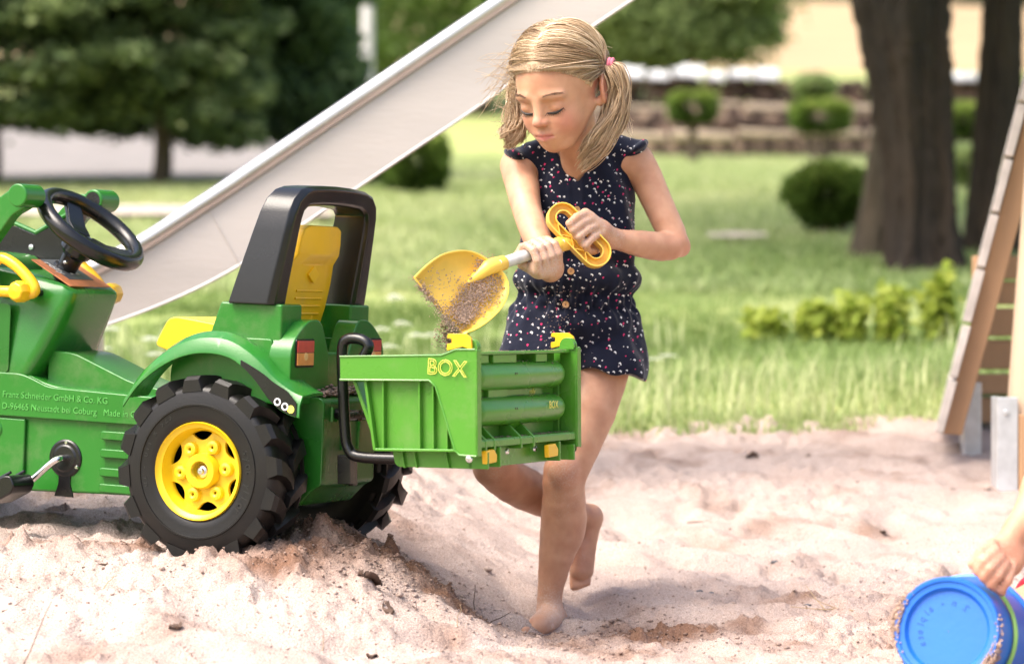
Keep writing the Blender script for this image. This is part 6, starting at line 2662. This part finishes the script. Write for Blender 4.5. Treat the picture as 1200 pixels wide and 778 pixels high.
outl = [on_plane(*p) for p in smooth_path([np.array(p, float) for p in bl_px[:16]], 3)] + [on_plane(*p) for p in bl_px[16:]]
cen = on_plane(545, 343)
n = len(outl)
rings_f, rings_b = [], []
lev = [(1.0, .004), (.985, .0065), (.955, .0060), (.92, .0), (.80, -.009), (.6, -.014), (.35, -.016), (.12, -.0165)]
NS = 16 * 3 - 2
mb = MB()
vs = []
for (s, off) in lev:
    for i, p in enumerate(outl):
        o = off
        if i > 44:                                 # cutting edge stays open and flat
            o = min(off, -.0 - .010 * (1 - s))
        vs.append(cen + (p - cen) * s + bn * o)
nl = len(lev)
fs = []
for a in range(nl - 1):
    for i in range(n):
        j = (i + 1) % n
        fs.append((a * n + i, a * n + j, (a + 1) * n + j, (a + 1) * n + i))
vs.append(cen - bn * .0165)
c_i = len(vs) - 1
for i in range(n):
    fs.append(((nl - 1) * n + i, (nl - 1) * n + (i + 1) % n, c_i))
mb.add([v - O_ for v in vs], fs)
blade = mb.build('blade', M_SHOV, shovel)
sm = blade.modifiers.new('thick', 'SOLIDIFY')
sm.thickness = .003
sm.offset = -1 if True else 1
# socket rib running into the blade
rib = MB()
e0 = on_plane(578, 312)
e1 = on_plane(545, 330)
ctr = [SH_A + sh_d * .012, SH_A - sh_d * .010, SH_A * .35 + on_plane(560, 322, -.006) * .65, on_plane(548, 332, -.016)]
rib.tube([p - O_ for p in smooth_path(ctr, 5)], list(np.interp(np.linspace(0, 1, 16), [0, .4, .75, 1], [.0148, .0150, .0125, .004])), 14)
rib.build('socket', M_SHOV, shovel)
# shaft and collars
MB().tube([SH_A + sh_d * .008 - O_, SH_B - O_], .0112, 16).build('shaft', M_SHAFT, shovel)
MB().tube([SH_A + sh_d * .002 - O_, SH_A + sh_d * .026 - O_, SH_A + sh_d * .028 - O_], [.0146, .0136, .0120], 16).build('collar', M_SHOV, shovel)
MB().tube([SH_B - sh_d * .034 - O_, SH_B - sh_d * .032 - O_, SH_B + sh_d * .002 - O_], [.0120, .0146, .0155], 16).build('collar', M_SHOV, shovel)
for t_ in (.016,):
    for a_ in (SH_A + sh_d * t_, SH_B - sh_d * .016):
        c = a_ - O_ + np.array([0, -.0148, .003])
        MB().lathe([(.001, -.001), (.004, -.0008), (.0045, .002)], 10, 'Y', 0, c).build('rivet', M_SHAFT, shovel)
# D grip: stadium-shaped channel with truss ribs
g_long = at(703, 302, 5.272) - at(655, 253, 5.272)
g_long /= np.linalg.norm(g_long)
g_nrm = np.array([.12, -.97, .2])
g_nrm -= g_long * (g_nrm @ g_long)
g_nrm /= np.linalg.norm(g_nrm)
g_wid = np.cross(g_nrm, g_long)
if g_wid[0] < 0:
    g_wid = -g_wid                                 # towards the hand (right/up)
gc = at(678, 276, 5.268)
HL, HW = .044, .0225


def stadium(hw, hl_, n_=12):
    P_ = []
    for a in np.linspace(-90, 90, n_):
        P_.append((hl_ + hw * math.cos(R(a)), hw * math.sin(R(a))))
    for a in np.linspace(90, 270, n_):
        P_.append((-hl_ + hw * math.cos(R(a)), hw * math.sin(R(a))))
    return P_


def band(hw, hl_, th, dep, name, par):
    rings = []
    po, pi = stadium(hw, hl_), stadium(hw - th, hl_)
    for (a, b), (c, d) in zip(po, pi):
        f = lambda u, v, w: gc + g_long * u + g_wid * v + g_nrm * w - O_
        rings.append([f(a, b, dep), f(a, b, -dep), f(c, d, -dep), f(c, d, dep)])
    rings.append(rings[0])
    mb = MB()
    mb.loft(rings, cap=False)
    return mb.build(name, M_SHOV, par, .0006)


go = band(HW + .006, HL, .0026, .0125, 'grip', shovel)
band(HW - .0075, HL - .001, .0024, .0125, 'inner_band', go)
mb = MB()
f = lambda u, v, w: gc + g_long * u + g_wid * v + g_nrm * w - O_
ri = stadium(HW - .001, HL)
po, pi = stadium(HW + .005, HL), stadium(HW - .009, HL - .001)
rings = [[f(*a, -.001), f(*a, -.003), f(*b, -.003), f(*b, -.001)] for a, b in zip(po, pi)]
rings.append(rings[0])
mb.loft(rings, cap=False)
mb.build('web', M_SHOV, go)
xs_ = [-.044, -.026, -.008, .010, .028, .044]
for i in range(5):
    a, b = xs_[i], xs_[i + 1]
    v0, v1 = (-HW - .004, -HW + .008) if i % 2 else (-HW + .008, -HW - .004)
    MB().add([f(a, v0, .0115), f(b, v1, .0115), f(b, v1, -.002), f(a, v0, -.002), f(a + .0022, v0, .0115), f(b + .0022, v1, .0115), f(b + .0022, v1, -.002), f(a + .0022, v0, -.002)],
             [(0, 1, 2, 3), (7, 6, 5, 4), (0, 4, 5, 1), (1, 5, 6, 2), (2, 6, 7, 3), (3, 7, 4, 0)]).build('grip_rib', M_SHOV, go, smooth=False)
# damp sand sticking to the blade
M_WETSAND = mat('damp_sand', (.50, .345, .26), .95, var=.3, vscale=200, bump=.8, bscale=300)


def clods(name, C, size, mt, parent=None, seed=0, squash=.75):
    """small lumpy grains, one joined mesh"""
    g = np.random.default_rng(seed)
    base = np.array([(1, 0, 0), (-1, 0, 0), (0, 1, 0), (0, -1, 0), (0, 0, 1), (0, 0, -1), (.6, .6, .5), (-.6, .6, .5), (-.6, -.6, .5), (.6, -.6, .5)], float)
    base[:6] *= 1.0
    faces = np.array([(4, 6, 7), (4, 7, 8), (4, 8, 9), (4, 9, 6), (6, 2, 7), (7, 1, 8), (8, 3, 9), (9, 0, 6), (0, 2, 6), (2, 1, 7), (1, 3, 8), (3, 0, 9), (0, 5, 2), (2, 5, 1), (1, 5, 3), (3, 5, 0)])
    n = len(C)
    s = (np.asarray(size) * g.uniform(.55, 1.35, n))[:, None, None]
    V_ = base[None] * g.uniform(.7, 1.25, (n, 10, 1)) * s
    V_ = V_ * np.array([1, 1, squash])
    a = g.uniform(0, 6.283, n)
    ca, sa = np.cos(a)[:, None], np.sin(a)[:, None]
    x, y = V_[..., 0] * ca - V_[..., 1] * sa, V_[..., 0] * sa + V_[..., 1] * ca
    V_ = np.stack([x, y, V_[..., 2]], -1) + np.asarray(C)[:, None]
    F_ = (faces[None] + (np.arange(n) * 10)[:, None, None]).reshape(-1, 3)
    o = np_mesh(name, V_.reshape(-1, 3), F_, mt, parent, {'wet_shade': np.full(n * 10, .55)}, smooth=True)
    o['kind'] = 'stuff'
    return o


def sand_patch(cells, n, seed, off=.0):
    g = np.random.default_rng(seed)
    out = []
    for (px, py, sx, sy, ang, w) in cells:
        m = int(n * w)
        u, v = g.normal(0, 1, m), g.normal(0, 1, m)
        c, s = math.cos(R(ang)), math.sin(R(ang))
        x, y = px + u * sx * c - v * sy * s, py + u * sx * s + v * sy * c
        for a, b in zip(x, y):
            p = on_plane(a, b)
            r_ = np.linalg.norm(p - cen) / .06
            out.append(p - bn * (.0135 * max(0, 1 - r_ ** 2.5)) + bn * g.uniform(0, .002) - O_)
    return np.array(out)


pts = sand_patch([(545, 372, 9, 5, -40, .16), (563, 338, 12, 7, -20, .34), (550, 358, 15, 7, -20, .30), (568, 312, 6, 7, 0, .1), (500, 345, 14, 3, 48, .10), (527, 330, 22, 10, 20, .03), (525, 378, 10, 3, 48, .08)], 3600, 3)
so_ = clods('stuck_sand', pts, .0014, M_WETSAND, shovel, 2)
tag(shovel, 'yellow plastic toy shovel caked with sand, held above the transport box', 'toy shovel')
# sand sliding off the blade
g = np.random.default_rng(12)
fp = np.array([at(530 + g.normal(0, 8), 390 + g.normal(0, 8) + abs(g.normal(0, 3)), 5.12 + g.normal(0, .006)) for _ in range(1000)])
fs_o = clods('falling_sand', fp, .0017, M_WETSAND, None, 5)
tag(fs_o, 'clump of damp sand sliding off the shovel tip into the box', 'sand', kind='stuff')
fp = np.array([at(655 + g.normal(0, 9), 335 + g.uniform(0, 75), 5.24 + g.normal(0, .02)) for _ in range(150)])
fs_o = clods('trickling_sand', fp, .0011, SAND, None, 6)
tag(fs_o, 'fine sand grains trickling from the girl\'s lower hand', 'sand', kind='stuff')

# ------------------------------------------------------------------ second child (right edge) and bucket
M_BLUE = mat('blue_plastic', (.014, .14, .56), .42, var=.06, vscale=8, bump=.04, bscale=120)
M_BLUED = mat('blue_emboss', (.008, .085, .40), .4)
M_HANDLE = mat('green_handle', (.22, .42, .10), .4)
bc = at(1109, 738, 4.42)
bz = np.array([-.36, -.90, .22])
bz /= np.linalg.norm(bz)                           # out of the bottom, towards the camera
q_ = Vector(bz).to_track_quat('Z', 'Y')
BM = Matrix.Translation(bc) @ q_.to_matrix().to_4x4()
bucket = empty('bucket', BM)
bk = MB()
r0 = .084
bk.lathe([(.001, -.012), (r0 * .74, -.012), (r0 * .765, -.010), (r0 * .80, -.004), (r0 * .90, -.003), (r0 * .915, .0), (r0 * .97, .001), (r0, -.003), (r0 * 1.01, -.012), (r0 * 1.03, -.03), (r0 * 1.26, -.155), (r0 * 1.32, -.157), (r0 * 1.33, -.168), (r0 * 1.26, -.169), (r0 * 1.22, -.160), (r0 * .99, -.02), (.001, -.016)], 72, 'Z')
bk.build('pail', M_BLUE, bucket)
me_t = arc_text('bottom_lettering', 'atelpla - n 2', .040, R(205), .016, Matrix.Translation((0, 0, -.0118)) @ Matrix(((1, 0, 0, 0), (0, 0, 1, 0), (0, 1, 0, 0), (0, 0, 0, 1))) @ Matrix.Diagonal((1, -1, 1, 1)), M_BLUED, bucket, R(13), .0006)
hn = MB()
hp = [(r0 * (1.145 + .06 * max(0, -math.cos(a))) * math.cos(a), r0 * 1.145 * math.sin(a), -.062 - .05 * max(0, -math.cos(a - .3))) for a in np.linspace(R(-130), R(62), 30)]
hn.tube(hp, .0036, 8)
hn.build('bail_handle', M_HANDLE, bucket)
g = np.random.default_rng(14)
cl_ = []
for _ in range(3800):
    a = R(-62) + g.normal(0, .42) if g.random() < .82 else R(168) + g.normal(0, .22)
    rr = r0 * g.uniform(.90, 1.06)
    wd = .017 if abs(((a - R(-62)) + math.pi) % (2 * math.pi) - math.pi) < .8 else .003
    cl_.append((rr * math.cos(a), rr * math.sin(a), g.uniform(-wd * 1.6, wd * .45)))
clods('stuck_sand', np.array(cl_), .0017, M_WETSAND, bucket, 8)
tag(bucket, 'blue sand bucket tipped over, its sandy bottom facing the camera', 'bucket')

CH0 = np.array([1.06, 4.78, -.135])
child = empty('person', Matrix.Translation(CH0))
L = []
hip, chest, neck = np.array([1.08, 4.80, .06]), np.array([1.04, 4.72, .28]), np.array([1.02, 4.68, .37])
L += [Ell(hip, (.10, .09, .09), .04), Cone(hip, chest, .085, .088, .04), Cone(chest, neck, .075, .035, .04), Cone(neck, neck + (-.02, -.02, .08), .035, .036, .02), Ell(neck + (-.03, -.03, .14), (.078, .088, .10), .02)]
for s in (1, -1):
    e_ = neck + np.array([-.03 - .03 * s, -.095 + .02 * s, .14])
    L += [Ell(neck + (-.04, -.115, .12), (.012, .014, .012), .01)]
kneeL = at(1204, 722, 4.62) + np.array([.002, 0, 0])
L += [Cone(hip + (-.03, -.06, .0), kneeL, .066, .044, .03), Cone(kneeL, np.array([.96, 4.66, -.10]), .042, .03, .02), Cone(np.array([.96, 4.66, -.105]), np.array([.87, 4.60, -.125]), .028, .022, .015)]
L += [Cone(hip + (.05, -.06, .0), np.array([1.02, 4.52, .12]), .066, .046, .03), Cone(np.array([1.02, 4.52, .12]), np.array([1.10, 4.60, -.10]), .043, .03, .02), Cone(np.array([1.10, 4.60, -.105]), np.array([1.05, 4.50, -.12]), .028, .022, .015)]
# arm that holds the bucket
sh_, el_ = chest + np.array([-.07, -.05, .05]), at(1262, 508, 4.56)
wr_ = at(1192, 620, 4.48)
L += [Cone(sh_, el_, .036, .031, .02), Cone(el_, at(1222, 570, 4.52), .031, .029, .02), Cone(at(1222, 570, 4.52), wr_, .029, .0195, .02)]
L += [Cone(chest + np.array([.07, -.03, .05]), np.array([1.12, 4.56, .18]), .036, .03, .02), Cone(np.array([1.12, 4.56, .18]), np.array([1.05, 4.48, .13]), .03, .02, .02), Ell(np.array([1.03, 4.46, .13]), (.03, .025, .02), .012)]
# hand: back of the hand up, fingers curled over the rim
L += [Cone(wr_, at(1180, 640, 4.465), .0195, .022, .012), Cone(at(1168, 642, 4.455), at(1190, 652, 4.46), .0165, .0175, .012), Cone(at(1166, 652, 4.452), at(1186, 664, 4.455), .0145, .0150, .012)]
F1 = [[(1163, 637, 4.440), (1149, 646, 4.424), (1139, 661, 4.424)],
      [(1166, 645, 4.430), (1153, 657, 4.414), (1146, 669, 4.420), (1152, 674, 4.434)],
      [(1172, 653, 4.428), (1160, 666, 4.410), (1153, 676, 4.416), (1158, 682, 4.432)],
      [(1178, 660, 4.430), (1169, 674, 4.414), (1161, 684, 4.418), (1166, 689, 4.432)],
      [(1186, 664, 4.438), (1180, 680, 4.424), (1173, 690, 4.424), (1174, 694, 4.436)]]
L += fingers([[at(*q) for q in js] for js in F1], .0086, .0025)
Vd, Qd = sdf_mesh(L, .0040)
ld = np.clip(1.5 * ssq(np.linalg.norm(Vd - at(1165, 660, 4.43), axis=1), .05), 0, 1) * .36
np_mesh('body', Vd - CH0, Qd, M_SKIN, child, {'lip': np.zeros(len(Vd)), 'blush': .35 * np.clip(1.5 * ssq(np.linalg.norm(Vd - at(1165, 660, 4.43), axis=1), .06), 0, 1), 'sandy': ld})
M_REDCLOTH = mat('red_cloth', (.55, .02, .045), .8, var=.15, vscale=30, bump=.2, bscale=400)
Lc_ = [Ell(hip, (.112, .103, .10), .04), Cone(hip + (-.03, -.06, 0), kneeL * .86 + hip * .14, .076, .058, .03), Cone(hip + (.05, -.06, 0), np.array([1.03, 4.58, .11]), .076, .058, .03)]
kd = kneeL - hip
kd /= np.linalg.norm(kd)


def red_post(p, d):
    d = d + .002 * fbm(p * 40, 3, 91)
    return np.maximum(d, (p - (kneeL - kd * .030)) @ kd)


Vr_, Qr_ = sdf_mesh(Lc_, .005, red_post)
np_mesh('shorts', Vr_ - CH0, Qr_, M_REDCLOTH, child)
Lt = [Cone(hip + (0, 0, .06), chest, .098, .10, .04), Cone(chest, neck + (0, 0, -.02), .09, .05, .03), Cone(chest + np.array([-.06, -.04, .05]), sh_ * .6 + el_ * .4, .052, .048, .03), Cone(chest + np.array([.06, -.03, .05]), np.array([1.12, 4.60, .24]), .052, .046, .03)]
Vt, Qt = sdf_mesh(Lt, .009)
np_mesh('shirt', Vt - CH0, Qt, mat('white_shirt', (.7, .7, .68), .85, var=.05), child)
Vt, Qt = sdf_mesh([Ell(neck + (-.022, -.012, .155), (.085, .092, .095), .02)], .005, lambda p, d: np.maximum(d, -(p[:, 1] - (neck[1] - .06) + .6 * (p[:, 2] - neck[2] - .16))))
np_mesh('hair', Vt - CH0, Qt, F_HAIR, child, {'tone': np.full(len(Vt), .3)})
tag(child, 'crouching child at the right edge, only hand and red-clad knee showing, gripping the bucket', 'person')
# ------------------------------------------------------------------ loose things on the sand
g = np.random.default_rng(40)
cx_, cy_, cs_ = [], [], []
n = 5200
yy = g.uniform(4.2, 7.4, n)
xx = g.uniform(-1, 1, n) * (.2 * yy + .1)
w_ = wet_and_shade(xx, yy)
keep = g.random(n) < (.10 + .9 * w_)
xx, yy, w_ = xx[keep], yy[keep], w_[keep]
m = 2600
hx = HEAP[0] + .03 + g.normal(0, .14, m)
hy = HEAP[1] - .05 + g.normal(0, .12, m)
fx = .13 + g.normal(0, .13, m)
fy = 5.15 + g.normal(0, .15, m)
xx, yy = np.concatenate([xx, hx, fx]), np.concatenate([yy, hy, fy])
zz, wet_shade_ = sand_h(xx.copy(), yy.copy())
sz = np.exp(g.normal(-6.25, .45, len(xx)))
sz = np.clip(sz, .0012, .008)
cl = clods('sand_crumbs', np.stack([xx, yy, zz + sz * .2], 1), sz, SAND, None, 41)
cl.data.attributes['wet_shade'].data.foreach_set('value', np.repeat(np.clip(wet_shade_ * .8 + .1 * g.random(len(xx)), 0, .8), 10).astype(np.float32))
tag(cl, 'crumbs and small clods of damp sand scattered over the sandpit', 'sand', kind='stuff')
nd = 26000
yy = 4.3 + g.random(nd) ** 1.3 * 2.2
xx = g.uniform(-1, 1, nd) * (.2 * yy)
zz, wet_shade_ = sand_h(xx.copy(), yy.copy())
cl2 = clods('sand_grit', np.stack([xx, yy, zz], 1), np.clip(np.exp(g.normal(-6.75, .4, nd)), .0007, .003), SAND, None, 42)
cl2.data.attributes['wet_shade'].data.foreach_set('value', np.repeat(g.random(nd) ** 2 * .8, 10).astype(np.float32))
tag(cl2, 'fine dry grit lying all over the sand', 'sand', kind='stuff')
# sand on the tractor's rear ledge and on the box
lp = []
for _ in range(420):
    lp.append(np.array(TRM @ Vector((g.uniform(-.205, -.16), g.uniform(-.10, .10), .347 + abs(g.normal(0, .006))))))
lo_ = clods('ledge_sand', np.array(lp), .0042, SAND, None, 43)
tag(lo_, 'sand heaped on the ledge of the tractor\'s rear housing', 'sand', kind='stuff')
bp_ = []
for _ in range(500):
    u = g.random()
    y = g.uniform(-.23, .23)
    if u < .45:
        p = Vector((-g.uniform(.252, .294), y, -.163))
    elif u < .65:
        p = Vector((-g.uniform(.252, .284), y, .0075))
    else:
        a = g.normal(1.57, .35)
        p = Vector((-.262 + .0292 * math.cos(a), y * .85, (-.042 if u < .82 else -.112) + .0292 * math.sin(a)))
    bp_.append(np.array(BXM @ p))
bo_ = clods('box_sand', np.array(bp_), .0011, SAND, None, 44)
tag(bo_, 'sand grains lying on the box\'s ledges and cylinders', 'sand', kind='stuff')
# twigs, dry leaves and pebbles
M_TWIG = mat('dry_twig', (.10, .065, .045), .9, var=.3, vscale=60)
M_STRAW = mat('dry_straw', (.34, .24, .14), .85, var=.2, vscale=60)
M_DEADLEAF = mat('dead_leaf', (.085, .05, .035), .85, var=.4, vscale=90)
M_PEB = mat('grey_pebble', (.10, .10, .11), .8, var=.3, vscale=90)


def ground_at(px, py):
    """walk the view ray until it meets the sand"""
    for D in np.arange(3.9, 8.0, .01):
        p = at(px, py, D)
        if p[2] <= float(g0(p[0], p[1])) + .004:
            z = sand_top(p[0], p[1])
            return np.array([p[0], p[1], z])
    return at(px, py, 6.5)


def twig(px, py, L_, ang, up, r, mt, label, kinks=1, name='twig', seed=0):
    b = ground_at(px, py)
    gg_ = np.random.default_rng(seed)
    d = np.array([math.cos(ang) * math.cos(up), math.sin(ang) * math.cos(up), math.sin(up)])
    pts = [b * 0 + d * L_ * t + gg_.normal(0, .03 * L_, 3) * (0 < t < 1) for t in np.linspace(0, 1, 5)]
    mb = MB()
    mb.tube(pts, list(np.linspace(r, r * .5, 5)), 6)
    for k in range(kinks):
        s = pts[1 + k % 3]
        e = s + (d + gg_.normal(0, .6, 3)) * L_ * .35
        mb.tube([s, (s + e) / 2 + gg_.normal(0, .02 * L_, 3), e], [r * .7, r * .6, r * .3], 5)
    o = mb.build(name, mt, None)
    o.location = b + np.array([0, 0, .001])
    tag(o, label, 'twig', 'dry twigs and stalks on the sand')
    return o


twig(556, 706, .045, 1.4, 1.45, .0011, M_TWIG, 'thin dry stalk standing upright left of the girl\'s foot', 0, 'stalk', 1)
twig(572, 712, .05, .3, .5, .0011, M_TWIG, 'thin dry twig slanting up just left of the girl\'s foot', 0, 'twig', 2)
twig(536, 738, .04, 1.2, 1.3, .0009, M_STRAW, 'pale straw stalk standing in front of the sand heap', 0, 'stalk', 3)
twig(25, 776, .12, .9, 1.0, .0011, M_TWIG, 'long thin reddish stalk at the lower left corner', 0, 'stalk', 4)
twig(96, 662, .07, .25, .12, .0016, M_TWIG, 'forked dark twig lying left of the rear wheel', 3, 'twig', 5)
twig(2, 708, .04, .1, .1, .0012, M_TWIG, 'short twig at the left edge of the sand', 1, 'twig', 6)
twig(470, 745, .06, 2.4, .15, .0010, M_TWIG, 'fine twig in the foreground below the heap', 2, 'twig', 7)
twig(120, 672, .035, .9, .7, .0010, M_STRAW, 'small straw sticking up below the rear wheel\'s left side', 0, 'stalk', 8)
twig(378, 742, .03, 1.5, 1.0, .0008, M_STRAW, 'tiny straw in the bright foreground sand', 0, 'stalk', 9)
twig(805, 610, .05, .1, .08, .002, M_TWIG, 'dark twig lying on the sand right of the lifted foot', 1, 'twig', 10)
twig(1150, 565, .06, .2, .1, .002, M_STRAW, 'brown twig near the metal shoe of the climbing frame', 1, 'twig', 11)
twig(880, 700, .10, .15, .05, .0014, M_STRAW, 'pale straws lying left of the bucket', 4, 'straw', 12)
twig(1000, 716, .12, 3.0, .05, .0014, M_STRAW, 'pale straws lying right next to the bucket', 4, 'straw', 13)


def dead_leaf(px, py, s, label, seed, mt=M_DEADLEAF):
    b = ground_at(px, py)
    gg_ = np.random.default_rng(seed)
    nx, ny = 9, 5
    vs = []
    for i in range(nx):
        u = i / (nx - 1)
        w = math.sin(math.pi * min(1, u * .96 + .03)) ** .8 * .36
        for j in range(ny):
            v = (j / (ny - 1) - .5) * 2
            vs.append(((u - .5) * s, v * w * s, s * (.10 * math.sin(u * 5 + seed) + .22 * v * v * math.sin(u * 4 + 1) + .05 * gg_.normal())))
    fs = [tuple(r) for r in grid_faces(nx, ny)]
    mb = MB()
    mb.add(vs, fs)
    mb.tube([(s * .5, 0, 0), (s * .75, .02 * s, .05 * s)], s * .02, 5)
    o = mb.build('dead_leaf', mt, None)
    sm = o.modifiers.new('th', 'SOLIDIFY')
    sm.thickness = .0006
    o.location = b + np.array([0, 0, .10 * s])
    o.rotation_euler = (gg_.normal(0, .3), gg_.normal(0, .25), gg_.uniform(0, 6.28))
    tag(o, label, 'leaf', 'dead leaves on the sand')


dead_leaf(437, 686, .045, 'dark curled leaf on the shaded flank of the sand heap', 1)
dead_leaf(428, 678, .035, 'small dark leaf just above the curled leaf on the heap', 2)
dead_leaf(455, 716, .03, 'dark leaf scrap at the foot of the sand heap', 3)
dead_leaf(205, 738, .03, 'reddish brown leaf scrap in the foreground below the wheel', 4)
dead_leaf(436, 752, .028, 'small dark leaf scrap in the foreground, right of the reddish scrap', 5)
dead_leaf(880, 540, .035, 'dark leaf scrap on the bright sand right of the girl\'s knee', 6)
dead_leaf(945, 540, .022, 'tiny dark leaf on the bright sand below the grass', 7)
dead_leaf(1010, 550, .03, 'yellowish leaf on the bright sand before the young plants', 8, M_STRAW)
dead_leaf(1035, 618, .022, 'small dark scrap on the sand left of the child\'s hand', 9)
dead_leaf(1117, 572, .018, 'tiny dark scrap on the sand below the slanted beam', 10)
dead_leaf(945, 692, .03, 'brown leaf on the clumpy sand left of the bucket', 11)


def pebble(px, py, s, label, seed):
    b = ground_at(px, py)
    gg_ = np.random.default_rng(seed)
    mb = MB()
    prof = [(.001, -.5), (.6, -.42), (.95, -.15), (1, .1), (.8, .4), (.4, .58), (.001, .62)]
    mb.lathe(prof, 12, 'Z')
    mb.v = [tuple(np.array(v) * np.array([1.2, .9, .8]) * s * (1 + .12 * gg_.normal())) for v in mb.v]
    o = mb.build('pebble', M_PEB, None)
    o.location = b + np.array([0, 0, s * .2])
    o.rotation_euler = (0, 0, gg_.uniform(0, 6))
    tag(o, label, 'pebble', 'pebbles on the sand')


pebble(908, 656, .008, 'dark grey pebble in the middle of the trodden sand', 1)
pebble(946, 708, .008, 'dark pebble beside the brown leaf left of the bucket', 2)
pebble(820, 694, .006, 'small greenish grey pebble right of the clumpy dug sand', 3)
pebble(833, 690, .005, 'smallest pebble, next to the greenish grey one', 4)
